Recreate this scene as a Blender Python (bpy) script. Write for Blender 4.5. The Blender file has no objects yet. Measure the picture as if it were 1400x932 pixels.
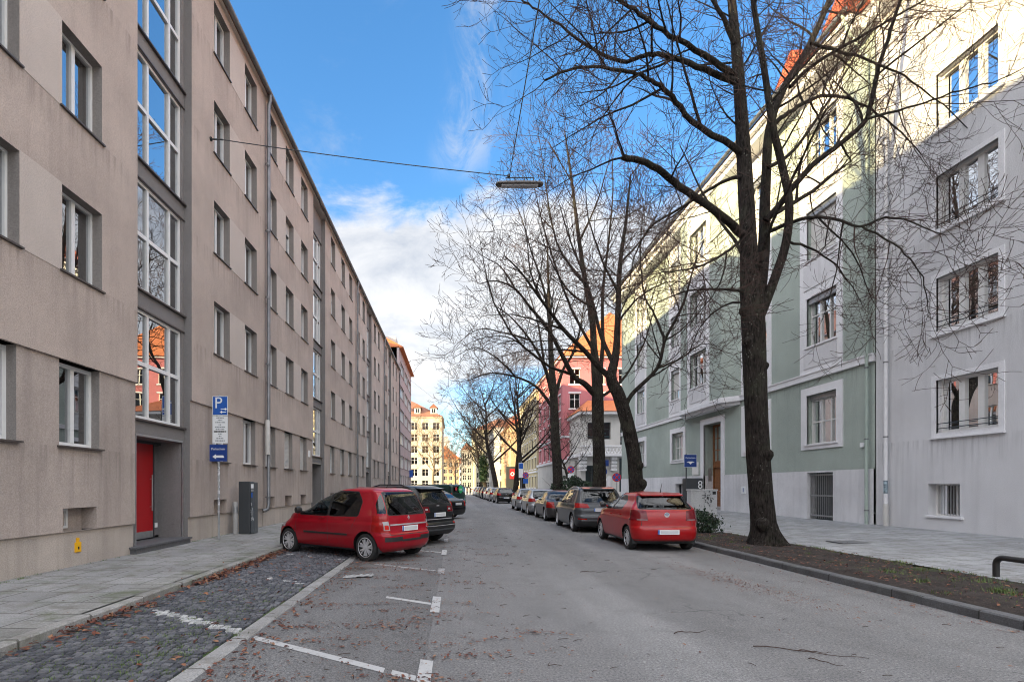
import bpy, bmesh, math, random
from mathutils import Vector, Matrix, Euler
from mathutils.bvhtree import BVHTree
R = math.radians
random.seed(7)
sc = bpy.context.scene
COL = sc.collection

# ------------------------------------------------------------------ objects
def link(o):
    COL.objects.link(o); return o

def tag(o, label=None, cat=None, group=None, kind=None):
    if label: o['label'] = label
    if cat: o['category'] = cat
    if group: o['group'] = group
    if kind: o['kind'] = kind
    return o

WLOC = {}
def empty(name, loc, label=None, cat=None, group=None, rz=0):
    o = link(bpy.data.objects.new(name, None))
    o.empty_display_size = .3
    o.location = loc; o.rotation_euler = (0, 0, rz)
    WLOC[o.name] = Vector(loc)
    return tag(o, label, cat, group)

class MB:
    """collects faces; build() links them as one mesh object (world coordinates unless local)"""
    def __init__(s): s.v = []; s.f = []; s.m = []
    def add(s, vs, fs, mi=0):
        b = len(s.v); s.v += [tuple(v) for v in vs]
        s.f += [tuple(b + i for i in f) for f in fs]; s.m += [mi] * len(fs)
    def quad(s, a, b, c, d, mi=0): s.add([a, b, c, d], [(0, 1, 2, 3)], mi)
    def box(s, x0, x1, y0, y1, z0, z1, mi=0):
        v = [(x0,y0,z0),(x1,y0,z0),(x1,y1,z0),(x0,y1,z0),(x0,y0,z1),(x1,y0,z1),(x1,y1,z1),(x0,y1,z1)]
        s.add(v, [(0,3,2,1),(4,5,6,7),(0,1,5,4),(1,2,6,5),(2,3,7,6),(3,0,4,7)], mi)
    def boxF(s, F, u0, u1, z0, z1, d0, d1, mi=0):
        P = F.P
        v = [P(u0,z0,d0),P(u1,z0,d0),P(u1,z0,d1),P(u0,z0,d1),P(u0,z1,d0),P(u1,z1,d0),P(u1,z1,d1),P(u0,z1,d1)]
        s.add(v, [(0,3,2,1),(4,5,6,7),(0,1,5,4),(1,2,6,5),(2,3,7,6),(3,0,4,7)], mi)
    def tube(s, pts, rad, n=8, mi=0, cap=True):
        pts = [Vector(p) for p in pts]
        if not hasattr(rad, '__len__'): rad = [rad] * len(pts)
        ref = None; vs = []; fs = []
        for i, p in enumerate(pts):
            t = pts[min(i+1, len(pts)-1)] - pts[max(i-1, 0)]
            if t.length < 1e-9: t = Vector((0,0,1))
            t.normalize()
            if ref is None:
                ref = Vector((1,0,0)) if abs(t.x) < .8 else Vector((0,1,0))
            a = ref - t * ref.dot(t)
            if a.length < 1e-6: a = t.orthogonal()
            a.normalize(); ref = a; b = t.cross(a)
            for k in range(n):
                an = 2*math.pi*k/n
                vs.append(p + (a*math.cos(an) + b*math.sin(an)) * rad[i])
        for i in range(len(pts)-1):
            for k in range(n):
                k2 = (k+1) % n
                fs.append((i*n+k, i*n+k2, (i+1)*n+k2, (i+1)*n+k))
        if cap:
            fs.append(tuple(range(n-1, -1, -1))); fs.append(tuple((len(pts)-1)*n + k for k in range(n)))
        s.add(vs, fs, mi)
    def lathe(s, prof, c, axis='z', n=20, mi=0, closed=False):
        vs = []; fs = []
        for (r, h) in prof:
            for k in range(n):
                an = 2*math.pi*k/n; a, b = r*math.cos(an), r*math.sin(an)
                p = (a, b, h) if axis == 'z' else ((a, h, b) if axis == 'y' else (h, a, b))
                vs.append((c[0]+p[0], c[1]+p[1], c[2]+p[2]))
        m = len(prof)
        for i in range(m if closed else m-1):
            j = (i+1) % m
            for k in range(n):
                k2 = (k+1) % n
                fs.append((i*n+k, i*n+k2, j*n+k2, j*n+k))
        s.add(vs, fs, mi)
    def disc(s, c, r, axis='y', n=20, mi=0):
        vs = []
        for k in range(n):
            an = 2*math.pi*k/n; a, b = r*math.cos(an), r*math.sin(an)
            p = (a, b, 0) if axis == 'z' else ((a, 0, b) if axis == 'y' else (0, a, b))
            vs.append((c[0]+p[0], c[1]+p[1], c[2]+p[2]))
        s.add(vs, [tuple(range(n))], mi)
    def build(s, name, mats, parent=None, local=False, smooth=False, angle=40):
        me = bpy.data.meshes.new(name)
        off = Vector((0,0,0))
        if parent is not None and not local: off = WLOC.get(parent.name, Vector((0,0,0)))
        me.from_pydata([(v[0]-off.x, v[1]-off.y, v[2]-off.z) for v in s.v], [], s.f)
        if not isinstance(mats, (list, tuple)): mats = [mats]
        for m in mats: me.materials.append(m)
        if len(mats) > 1: me.polygons.foreach_set('material_index', s.m)
        me.update()
        if smooth:
            me.shade_smooth()
            me.set_sharp_from_angle(angle=R(angle))
        o = link(bpy.data.objects.new(name, me))
        if parent is not None:
            o.parent = parent
            WLOC[o.name] = off
        else: WLOC[o.name] = Vector((0,0,0))
        return o

class Fr:
    """a facade frame: u along the wall, z up, d outwards"""
    def __init__(s, ox, oy, u, n): s.o = (ox, oy); s.u = u; s.n = n
    def P(s, u, z, d=0.0): return (s.o[0]+s.u[0]*u+s.n[0]*d, s.o[1]+s.u[1]*u+s.n[1]*d, z)

def bevel(o, w=.01, seg=2):
    m = o.modifiers.new('bevel', 'BEVEL'); m.width = w; m.segments = seg; m.limit_method = 'ANGLE'; m.angle_limit = R(40)
    return o

def copy_tree(o, parent=None):
    c = o.copy(); COL.objects.link(c)
    if parent is not None:
        c.parent = parent
    for ch in list(o.children): copy_tree(ch, c)
    return c

# ------------------------------------------------------------------ materials
class N:
    def __init__(s, mat): s.t = mat.node_tree; s.n = s.t.nodes; s.l = s.t.links
    def new(s, typ, **kw):
        nd = s.n.new(typ)
        for k, v in kw.items():
            if k == 'ins':
                for a, b in v.items(): nd.inputs[a].default_value = b
            else: setattr(nd, k, v)
        return nd
    def li(s, a, b): s.l.new(a, b)
    def noise(s, vec, scale, detail=4, rough=.55):
        nd = s.new('ShaderNodeTexNoise', ins={'Scale': scale, 'Detail': detail, 'Roughness': rough})
        if vec is not None: s.li(vec, nd.inputs['Vector'])
        return nd.outputs['Fac']
    def ramp(s, fac, stops):
        nd = s.new('ShaderNodeValToRGB'); e = nd.color_ramp.elements
        while len(e) < len(stops): e.new(.5)
        for i, (p, c) in enumerate(stops):
            e[i].position = p; e[i].color = c if len(c) == 4 else (*c, 1)
        s.li(fac, nd.inputs[0]); return nd.outputs[0]
    def mix(s, fac, a, b, typ='MIX'):
        nd = s.new('ShaderNodeMix', data_type='RGBA', blend_type=typ)
        for sock, v in ((nd.inputs[0], fac), (nd.inputs[6], a), (nd.inputs[7], b)):
            if hasattr(v, 'links') or hasattr(v, 'is_linked'): s.li(v, sock)
            elif isinstance(v, tuple): sock.default_value = v if len(v) == 4 else (*v, 1)
            else: sock.default_value = v
        return nd.outputs[2]
    def math(s, op, a, b=None, c=None):
        nd = s.new('ShaderNodeMath', operation=op)
        for i, v in enumerate((a, b, c)):
            if v is None: continue
            if hasattr(v, 'is_linked'): s.li(v, nd.inputs[i])
            else: nd.inputs[i].default_value = v
        return nd.outputs[0]
    def bump(s, h, strength=.3, dist=.01):
        nd = s.new('ShaderNodeBump', ins={'Strength': strength, 'Distance': dist}); s.li(h, nd.inputs['Height'])
        return nd.outputs[0]
    def pos(s, scale=(1,1,1)):
        g = s.new('ShaderNodeNewGeometry')
        m = s.new('ShaderNodeMapping'); m.inputs['Scale'].default_value = scale
        s.li(g.outputs['Position'], m.inputs[0]); return m.outputs[0]
    def island(s):
        return s.new('ShaderNodeNewGeometry').outputs['Random Per Island']

def newmat(name):
    m = bpy.data.materials.new(name); m.use_nodes = True
    n = N(m); b = m.node_tree.nodes['Principled BSDF']
    return m, n, b

def plain(name, col, rough=.6, metal=0, spec=.5, coat=0, var=.0, vscale=6, bump=0, bscale=60):
    m, n, b = newmat(name)
    b.inputs['Base Color'].default_value = (*col, 1); b.inputs['Roughness'].default_value = rough
    b.inputs['Metallic'].default_value = metal; b.inputs['Specular IOR Level'].default_value = spec
    b.inputs['Coat Weight'].default_value = coat; b.inputs['Coat Roughness'].default_value = .04
    if var or bump: p = n.pos()
    if var:
        f = n.noise(p, vscale, 5)
        lo = tuple(c*(1-var) for c in col); hi = tuple(min(1, c*(1+var)) for c in col)
        n.li(n.ramp(f, [(.3, lo), (.7, hi)]), b.inputs['Base Color'])
    if bump:
        n.li(n.bump(n.noise(p, bscale, 3), bump, .01), b.inputs['Normal'])
    return m

def plaster(name, col, var=.12, streak=.12, bump=.4, bscale=48, rough=.9, drip=None):
    """rendered wall: blotches, vertical rain streaks, grain"""
    m, n, b = newmat(name); p = n.pos()
    big = n.noise(p, .55, 5, .6); mid = n.noise(p, 7, 5, .65)
    st = n.noise(n.pos((3.2, 3.2, .16)), 1.3, 5, .6)
    fine = n.noise(p, bscale, 2, .6)
    lo = tuple(c*(1-var) for c in col); hi = tuple(min(1, c*(1+var*.8)) for c in col)
    c = n.ramp(big, [(.3, lo), (.7, hi)])
    c = n.mix(n.math('MULTIPLY', n.ramp(st, [(.5, (0,0,0)), (.75, (1,1,1))]), streak*1.7), c, tuple(x*.62 for x in col))
    c = n.mix(n.math('MULTIPLY', n.ramp(mid, [(.45, (0,0,0)), (.8, (1,1,1))]), .25), c, tuple(x*.8 for x in col))
    c = n.mix(.36, c, n.mix(1.0, c, n.ramp(fine, [(.28, (.5,.5,.5)), (.72, (1.45,1.45,1.45))]), 'MULTIPLY'))
    if drip:      # rain marks running down from the sill and ledge lines
        sx = n.new('ShaderNodeSeparateXYZ'); n.li(p, sx.inputs[0])
        t = n.math('FRACT', n.math('DIVIDE', n.math('SUBTRACT', sx.outputs['Z'], drip[0]), drip[1]))
        below = n.math('MULTIPLY', n.math('SUBTRACT', 1.0, t), drip[1])            # metres under the line
        fall = n.math('MULTIPLY', n.noise(n.pos((1.7,1.7,.01)), 1.0, 2), drip[2]*2)
        mk = n.math('MAXIMUM', n.math('SUBTRACT', 1.0, n.math('DIVIDE', below, fall)), 0.0)
        dr = n.math('MULTIPLY', mk, n.ramp(n.noise(n.pos((9,9,.35)), 1.0, 4, .65), [(.46, (0,0,0)), (.66, (1,1,1))]))
        c = n.mix(n.math('MULTIPLY', dr, .55), c, tuple(x*.45 for x in col))
    n.li(c, b.inputs['Base Color']); b.inputs['Roughness'].default_value = rough
    b.inputs['Specular IOR Level'].default_value = .2
    n.li(n.bump(fine, bump, .012), b.inputs['Normal'])
    return m

def glassmat(name, tint=(.35,.38,.4), refl=1.0, ior=1.75, rough=.0):
    """thin pane: Fresnel mirror over a tinted see-through sheet"""
    m, n, b = newmat(name); n.n.remove(b)
    out = n.n['Material Output']
    tr = n.new('ShaderNodeBsdfTransparent'); tr.inputs[0].default_value = (*tint, 1)
    gl = n.new('ShaderNodeBsdfGlossy'); gl.inputs['Roughness'].default_value = rough; gl.inputs[0].default_value = (.97,.98,1,1)
    fr = n.new('ShaderNodeFresnel'); fr.inputs[0].default_value = ior
    w = n.noise(n.pos(), .9, 2)
    n.li(n.bump(w, .06, .02), gl.inputs['Normal'])
    mx = n.new('ShaderNodeMixShader')
    n.li(n.math('MINIMUM', n.math('MULTIPLY', fr.outputs[0], refl), .94), mx.inputs[0])
    n.li(tr.outputs[0], mx.inputs[1]); n.li(gl.outputs[0], mx.inputs[2]); n.li(mx.outputs[0], out.inputs[0])
    return m

def carpaint(name, col, coat=.6, rough=.35, metal=.0):
    m, n, b = newmat(name); p = n.pos()
    g = n.new('ShaderNodeNewGeometry')
    dirt = n.ramp(n.noise(p, 4, 5), [(.45, (0,0,0)), (.8, (1,1,1))])
    c = n.mix(n.math('MULTIPLY', dirt, .05), (*col, 1), (.16,.15,.14,1))
    c = n.mix(g.outputs['Backfacing'], c, (.025,.025,.027,1))
    n.li(c, b.inputs['Base Color'])
    b.inputs['Roughness'].default_value = rough; b.inputs['Metallic'].default_value = metal
    b.inputs['Specular IOR Level'].default_value = .15
    b.inputs['Coat Weight'].default_value = coat; b.inputs['Coat Roughness'].default_value = .03
    return m

M = {}
M['left_wall'] = plaster('beige_grey_render', (.49,.405,.355), .17, .18, drip=(5.42, 2.876, .75))
M['left_base'] = plaster('beige_grey_render_lower', (.435,.366,.325), .18, .36, drip=(2.32, 40, .9))
M['left_reveal'] = plaster('shaded_grey_reveal_render', (.27,.245,.23), .08, .05)  # grey reveal render with recess shade put into the colour
M['left_plinth'] = plaster('plinth_render', (.46,.40,.35), .24, .36)
M['left_panel'] = plaster('light_grey_render', (.56,.485,.435), .08, .06)
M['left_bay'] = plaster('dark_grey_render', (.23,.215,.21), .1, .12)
M['pink_grey'] = plaster('pinkish_grey_render', (.45,.39,.39), .1, .1)
M['grey_wall'] = plaster('pale_lavender_grey_render', (.66,.652,.66), .11, .18, .4, 45, drip=(3.0, 2.95, .8))
M['green_wall'] = plaster('sage_green_render', (.385,.435,.39), .15, .14, .9, 24, drip=(5.78, 60, .7))
M['white_trim'] = plaster('white_trim_render', (.78,.77,.78), .06, .1, .1, 60)
M['white_plinth'] = plaster('white_plinth_render', (.69,.68,.69), .14, .24, .35, 45)
M['cream'] = plaster('cream_render', (.56,.50,.395), .08, .1)
M['yellow'] = plaster('yellow_render', (.52,.45,.29), .1, .1)
M['pale_yellow'] = plaster('pale_yellow_render', (.50,.46,.35), .1, .1)
M['pink'] = plaster('magenta_pink_render', (.50,.185,.20), .14, .12)
M['orange'] = plaster('orange_render', (.50,.335,.215), .1, .1)
M['offwhite'] = plaster('offwhite_render', (.58,.56,.53), .1, .15)
M['stone'] = plaster('grey_stone', (.36,.35,.34), .15, .2)
M['white_pvc'] = plain('white_window_frame', (.78,.78,.77), .35, var=.03)
M['white_wood'] = plain('white_painted_wood', (.72,.71,.69), .45, var=.05)
M['sill'] = plain('dark_metal_sill', (.10,.085,.08), .45, .4)
M['zinc'] = plain('zinc_sheet', (.20,.205,.215), .5, .6, var=.2, vscale=3)
M['lightpipe'] = plain('pale_painted_pipe', (.52,.50,.47), .5, var=.08)
M['whitepipe'] = plain('white_painted_pipe', (.74,.73,.74), .45, var=.06)
M['greenpipe'] = plain('grey_green_pipe', (.36,.43,.38), .5, var=.06)
M['steel'] = plain('galvanised_steel', (.42,.43,.44), .4, .7, var=.12, vscale=9)
M['darkmetal'] = plain('dark_painted_metal', (.045,.05,.055), .4)
M['black'] = plain('black_plastic', (.018,.018,.019), .5)
M['rubber'] = plain('tyre_rubber', (.022,.022,.022), .85, bump=.2, bscale=80)
M['chrome'] = plain('chrome', (.80,.80,.82), .22, .6)
M['alloy'] = plain('alloy_wheel', (.62,.62,.64), .32, .35)
M['glass'] = glassmat('window_glass', (.34,.37,.39), 1.7, 2.0)
M['glass_bay'] = glassmat('stairwell_glass', (.36,.40,.44), 2.8, 2.0)
M['glass_left'] = glassmat('coated_window_glass', (.32,.35,.38), 2.8, 2.0)
M['carglass'] = glassmat('car_glass', (.55,.72,.76), 1.1, 1.6)
M['carglass_dark'] = glassmat('tinted_car_glass', (.05,.06,.07), 1.0, 1.6)
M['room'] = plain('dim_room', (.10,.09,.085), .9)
M['curtain'] = plain('white_net_curtain', (.72,.70,.67), .9, var=.05)
M['blind'] = plain('pale_roller_shutter', (.62,.60,.57), .6)
M['red_door'] = plain('red_painted_door', (.40,.008,.012), .4)
M['brown_wood'] = plain('brown_varnished_wood', (.22,.085,.03), .4, var=.3, vscale=8)
M['dark_glazing'] = glassmat('dark_door_glass', (.10,.14,.17), 1.1, 1.6)
M['step'] = plain('dark_stone_step', (.10,.10,.105), .7, var=.2, vscale=20)
M['yellow_tag'] = plain('yellow_enamel', (.80,.42,.01), .4)
M['sign_blue'] = plain('traffic_blue', (.015,.10,.42), .35)
M['sign_navy'] = plain('dark_blue_sign', (.015,.05,.23), .35)
M['sign_white'] = plain('white_sign_face', (.80,.81,.82), .4)
M['sign_grey'] = plain('grey_lettering', (.18,.19,.2), .5)
M['sign_red'] = plain('traffic_red', (.55,.02,.025), .4)
M['roof_tile'] = None

def tiles(name, col, col2):
    m, n, b = newmat(name); p = n.pos((1,1,1))
    br = n.new('ShaderNodeTexWave', wave_type='BANDS', bands_direction='Z', ins={'Scale': 1.9, 'Distortion': .6, 'Detail': 2})
    n.li(p, br.inputs['Vector'])
    c = n.ramp(n.noise(p, 3, 6, .7), [(.3, col), (.7, col2)])
    c = n.mix(n.math('MULTIPLY', n.ramp(br.outputs['Fac'], [(.0,(1,1,1)),(.3,(0,0,0))]), .6), c, tuple(x*.4 for x in col))
    n.li(c, b.inputs['Base Color']); b.inputs['Roughness'].default_value = .85
    n.li(n.bump(br.outputs['Fac'], .6, .04), b.inputs['Normal'])
    return m
M['roof_tile'] = tiles('orange_clay_tiles', (.42,.12,.04), (.60,.20,.07))
M['roof_red'] = tiles('red_clay_tiles', (.38,.07,.035), (.55,.14,.07))
M['roof_brown'] = tiles('brown_clay_tiles', (.22,.09,.05), (.34,.15,.09))
# ------------------------------------------------------------------ building kit
def wall_mb(F, u0, u1, z0, z1, holes, depth, d=0.0, mb=None, rmi=0):
    """wall sheet with rectangular holes and their reveals"""
    mb = mb or MB()
    us = sorted(set([u0, u1] + [a for h in holes for a in h[:2] if u0 < a < u1]))
    zs = sorted(set([z0, z1] + [a for h in holes for a in h[2:4] if z0 < a < z1]))
    # limit slivers
    for i in range(len(us)-1):
        for j in range(len(zs)-1):
            cu, cz = (us[i]+us[i+1])/2, (zs[j]+zs[j+1])/2
            if any(h[0] < cu < h[1] and h[2] < cz < h[3] for h in holes): continue
            mb.quad(F.P(us[i], zs[j], d), F.P(us[i+1], zs[j], d), F.P(us[i+1], zs[j+1], d), F.P(us[i], zs[j+1], d))
    for h in holes:
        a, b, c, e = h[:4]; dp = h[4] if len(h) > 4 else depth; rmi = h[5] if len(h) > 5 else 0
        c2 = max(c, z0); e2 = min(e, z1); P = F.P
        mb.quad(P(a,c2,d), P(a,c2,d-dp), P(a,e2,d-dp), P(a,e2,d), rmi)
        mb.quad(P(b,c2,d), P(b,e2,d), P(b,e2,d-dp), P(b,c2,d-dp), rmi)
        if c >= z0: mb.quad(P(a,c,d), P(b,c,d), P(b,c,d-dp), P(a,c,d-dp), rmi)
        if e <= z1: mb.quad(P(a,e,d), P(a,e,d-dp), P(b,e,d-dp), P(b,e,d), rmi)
    return mb

def splits(a, b, weights):
    t = sum(weights); r = [a]
    for w in weights: r.append(r[-1] + (b-a)*w/t)
    return r

def window(par, F, u0, u1, z0, z1, d, cols=(1,1), rows=(1,), fw=.06, mw=.09, rw=.05, fm='white_pvc', gm='glass',
           sill=None, curtain=0, blind=0, name='window', dep=.07):
    f = MB()
    f.boxF(F, u0, u1, z0, z0+fw, d-dep, d); f.boxF(F, u0, u1, z1-fw, z1, d-dep, d)
    f.boxF(F, u0, u0+fw, z0+fw, z1-fw, d-dep, d); f.boxF(F, u1-fw, u1, z0+fw, z1-fw, d-dep, d)
    us = splits(u0+fw, u1-fw, cols); zs = splits(z0+fw, z1-fw, rows)
    for u in us[1:-1]: f.boxF(F, u-mw/2, u+mw/2, z0+fw, z1-fw, d-dep+.004, d+.006)
    for z in zs[1:-1]:
        for i in range(len(us)-1):
            f.boxF(F, us[i]+(mw/2 if i else 0), us[i+1]-(mw/2 if i < len(us)-2 else 0), z-rw/2, z+rw/2, d-dep+.008, d+.002)
    o = f.build(name, M[fm], par)
    if blind < 1:
        p = MB(); p.quad(F.P(u0+fw*.5, z0+fw*.5, d-.045), F.P(u1-fw*.5, z0+fw*.5, d-.045), F.P(u1-fw*.5, z1-fw*.5, d-.045), F.P(u0+fw*.5, z1-fw*.5, d-.045))
        p.build('pane', M[gm], o)
    if sill:
        s = MB(); s.boxF(F, u0-.05, u1+.05, z0-.035, z0-.005, d+.01, sill)
        s.build('sill', M['sill'] if sill > 0 and fm == 'white_pvc' else M['white_trim'], o)
    if blind:
        s = MB(); zb = z1 - (z1-z0)*blind; k = 0
        z = z1-.02
        while z - .055 > zb:
            s.boxF(F, u0+.03, u1-.03, z-.05, z-.004, d-.02, d+.012 if k % 1 == 0 else d); z -= .055; k += 1
        s.build('roller_shutter', M['blind'], o)
    if curtain:
        c = MB(); n = 26; w = (u1-u0)-2*fw
        spans = [(0, .32), (.68, 1)] if curtain == 1 else ([(0, 1)] if curtain == 2 else [(0, .35)])
        zlo = z0 + (z1-z0)*.02 if curtain != 2 else z0 + .05
        for (a, b) in spans:
            k = max(6, int(n*(b-a)))
            pts = [(u0+fw+w*(a+(b-a)*i/k), d-.16+.025*math.sin(i*1.7)) for i in range(k+1)]
            for i in range(k):
                (ua, da), (ub, db) = pts[i], pts[i+1]
                c.quad(F.P(ua, zlo, da), F.P(ub, zlo, db), F.P(ub, z1-.02, db), F.P(ua, z1-.02, da))
        c.build('curtain', M['curtain'], o, smooth=True)
    return o

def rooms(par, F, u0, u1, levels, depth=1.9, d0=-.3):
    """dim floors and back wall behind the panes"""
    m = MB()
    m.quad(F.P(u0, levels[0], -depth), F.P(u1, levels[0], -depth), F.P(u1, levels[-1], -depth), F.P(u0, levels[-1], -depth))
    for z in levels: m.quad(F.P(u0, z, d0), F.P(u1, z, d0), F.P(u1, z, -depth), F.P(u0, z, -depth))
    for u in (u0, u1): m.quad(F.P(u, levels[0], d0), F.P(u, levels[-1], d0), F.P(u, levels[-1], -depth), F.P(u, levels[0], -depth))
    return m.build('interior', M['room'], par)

def roofslab(par, F, u0, u1, z0, zr, over, back, mat, name='roof', t=.12, hip0=0, hip1=0):
    """pitched roof: front slope up to the ridge, back slope down again, closed gables or hips"""
    P = F.P; m = MB()
    a0, a1 = P(u0, z0, over), P(u1, z0, over)
    r0, r1 = P(u0+hip0, zr, -back/2), P(u1-hip1, zr, -back/2)
    b0, b1 = P(u0, z0, -back-over), P(u1, z0, -back-over)
    m.quad(a0, a1, r1, r0); m.quad(b1, b0, r0, r1)
    m.add([a0, b0, r0], [(0,2,1)]); m.add([a1, b1, r1], [(0,1,2)])
    lo = lambda p: (p[0], p[1], p[2]-t)
    m.quad(lo(a0), lo(a1), a1, a0); m.quad(lo(a0), lo(b0), lo(b1), lo(a1)); m.quad(lo(a0), a0, b0, lo(b0)); m.quad(a1, lo(a1), lo(b1), b1); m.quad(b0, b1, lo(b1), lo(b0))
    return m.build(name, mat, par)

def shellbox(par, F, u0, u1, z0, z1, depth, mat, name='side_wall', ends=(True, True)):
    m = MB(); P = F.P; e = -.02
    if ends[0]: m.quad(P(u0,z0,e), P(u0,z1,e), P(u0,z1,-depth), P(u0,z0,-depth))
    if ends[1]: m.quad(P(u1,z0,e), P(u1,z0,-depth), P(u1,z1,-depth), P(u1,z1,e))
    m.quad(P(u0,z0,-depth), P(u0,z1,-depth), P(u1,z1,-depth), P(u1,z0,-depth))
    return m.build(name, mat, par)

def pipe(name, label, pts, r, mat, brackets=True, group=None, lower=None):
    o = empty(name, pts[0], label, 'downpipe', group)
    m = MB(); m.tube(pts, r, 10); m.build('pipe', mat, o, smooth=True)
    z = pts[0][2]+.5
    xs = pts[1]
    if brackets:
        zt = max(p[2] for p in pts) - 1
        while z < zt:
            b = MB(); b.lathe([(r+.002, -.02), (r+.014, -.02), (r+.014, .02), (r+.002, .02)], (xs[0], xs[1], z), 'z', 10, closed=True); z += 2.4
            b.build('bracket', M['zinc'], o, smooth=True)
    if lower:
        l = MB(); l.lathe([(r+.02, 0), (r+.02, lower[1]-lower[0]), (r, lower[1]-lower[0]+.05)], (xs[0], xs[1], lower[0]), 'z', 12)
        l.build('sleeve', M['lightpipe'], o, smooth=True)
    return o

# ------------------------------------------------------------------ lettering
def text_mesh(name, body, size, mat, parent, loc, rot, ext=.002, align='CENTER'):
    cu = bpy.data.curves.new(name, 'FONT'); cu.body = body; cu.size = size; cu.extrude = ext
    cu.align_x = align; cu.align_y = 'CENTER'; cu.resolution_u = 3
    t = bpy.data.objects.new(name + '_src', cu); COL.objects.link(t)
    dg = bpy.context.evaluated_depsgraph_get()
    me = bpy.data.meshes.new_from_object(t.evaluated_get(dg)); me.name = name
    bpy.data.objects.remove(t); bpy.data.curves.remove(cu)
    me.materials.clear(); me.materials.append(mat)
    off = WLOC.get(parent.name, Vector((0,0,0)))
    mt = Matrix.Translation(Vector(loc)-off) @ Euler(rot).to_matrix().to_4x4()
    me.transform(mt)
    o = link(bpy.data.objects.new(name, me)); o.parent = parent; WLOC[o.name] = off
    return o

# ================================================================== LEFT ROW OF HOUSES
LX = -6.9
FL = Fr(LX, 0, (0,1), (1,0))
SILLS = [5.42, 8.30, 11.17, 14.02]; WH = 1.5; GS = (2.34, 3.84)
EAVE = 15.78
HOUSES = [  # u0, u1, window centres, bay centre, door kind
    (-16, 18.6, [7.60, 9.50, 15.18, 17.32], 12.28, 'long beige grey apartment house in the left foreground with red entrance door'),
    (18.62, 35.6, [19.30, 21.38, 23.48, 29.0, 31.6, 33.9], 26.10, 'beige grey apartment house with white roller shutters, behind the parking meter on the left'),
    (35.62, 49.3, [36.6, 38.7, 44.2, 46.4], 41.2, 'beige grey apartment house on the left between the second and third downpipes'),
    (49.32, 63.0, [51.3, 57.3, 60.1], 54.2, 'farthest house of the low beige row, beside the taller pinkish one'),
]
rw = random.Random(3)
for hi, (u0, u1, wins, bay, lab) in enumerate(HOUSES):
    B = empty('apartment_building', (LX, max(u0, 0), .1), lab, 'building', 'row of beige grey apartment houses on the left')
    b0, b1 = bay-1.15, bay+1.14
    hw = .51
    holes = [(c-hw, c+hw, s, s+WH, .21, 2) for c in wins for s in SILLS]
    bayhole = (b0, b1, -1, 99, .21, 1)  # returns use the dark bay render, so their shadow sits in the colour
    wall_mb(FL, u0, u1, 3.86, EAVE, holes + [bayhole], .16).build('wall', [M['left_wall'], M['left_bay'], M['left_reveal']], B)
    # overhang underside
    lw = MB()
    for (a, b) in ((u0, b0), (b1, u1)):
        lw.quad(FL.P(a,3.86,0), FL.P(a,3.86,-.06), FL.P(b,3.86,-.06), FL.P(b,3.86,0))
        lw.quad(FL.P(a,.80,-.05), FL.P(a,.80,-.11), FL.P(b,.80,-.11), FL.P(b,.80,-.05))
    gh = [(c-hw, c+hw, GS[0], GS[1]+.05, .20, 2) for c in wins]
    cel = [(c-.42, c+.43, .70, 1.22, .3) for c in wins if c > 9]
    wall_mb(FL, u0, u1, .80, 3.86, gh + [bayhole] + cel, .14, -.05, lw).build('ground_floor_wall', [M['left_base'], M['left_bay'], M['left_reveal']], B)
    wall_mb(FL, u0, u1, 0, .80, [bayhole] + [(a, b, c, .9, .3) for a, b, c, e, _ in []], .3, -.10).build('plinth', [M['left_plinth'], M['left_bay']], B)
    # lighter panels between windows of a pair
    for a, b in zip(wins, wins[1:]):
        if b - a < 3.2 and not (a < bay < b):
            for s in SILLS:
                pm = MB(); pm.boxF(FL, a+hw+.004, b-hw-.004, s-.02, s+WH+.02, -.03, .006); pm.build('light_panel', M['left_panel'], B)
    for c in wins:
        shut = hi == 1 and c < 24
        for k, s in enumerate(SILLS):
            cu = rw.choice([0, 0, 0, 2, 3, 1])
            window(B, FL, c-hw, c+hw, s, s+WH, -.19, sill=.045, fw=.05, mw=.085, blind=.35 if hi == 1 and rw.random() < .12 else 0, gm='glass_left', curtain=cu if u0 < 30 else 0)
        window(B, FL, c-hw, c+hw, GS[0], GS[1], -.21, sill=.03, gm='glass_left', fw=.075, curtain=0 if shut else rw.choice([0, 1, 3]) if u0 < 30 else 0, blind=1 if shut else 0)
        if c > 9 and u0 < 30:
            window(B, FL, c-.40, c+.02, .84, 1.20, -.30, cols=(1,), fw=.04, name='cellar_window', gm='dark_glazing')
            q = MB(); q.boxF(FL, c-.42, c+.43, .70, 1.22, -.36, -.34); q.build('cellar_reveal', M['left_base'], B)
    # recessed stairwell bay
    bz = [3.14 + 2.92*k for k in range(4)]
    gu0, gu1 = bay-.90, bay+1.02
    bholes = [(gu0, gu1, z, z+2.47, .1) for z in bz] + [(gu0, gu1, .1, 2.74, .60)]
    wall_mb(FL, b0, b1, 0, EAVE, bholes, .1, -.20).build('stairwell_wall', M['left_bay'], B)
    for z in bz:
        w = window(B, FL, gu0, gu1, z, z+2.47, -.245, cols=(.5, 1, .48), rows=(1.05, 1), fw=.07, mw=.08, rw=.09, gm='glass_bay', name='stairwell_window')
        s = MB(); s.boxF(FL, b0+.02, b1-.01, z-.05, z-.01, -.22, -.13); s.build('sill', M['sill'], w)
        s = MB(); s.boxF(FL, b0+.01, b1-.01, z+2.472, min(z+2.50, EAVE-.05), -.21, -.17)
        s.build('lintel_sheet', M['sill'], w)
    # entrance
    dl = MB(); dd = -.76
    dl.boxF(FL, gu0+.05, bay+.70, .36, 2.66, dd-.05, dd)
    D = dl.build('door', M['red_door'] if hi == 0 else M['darkmetal'], B)
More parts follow.
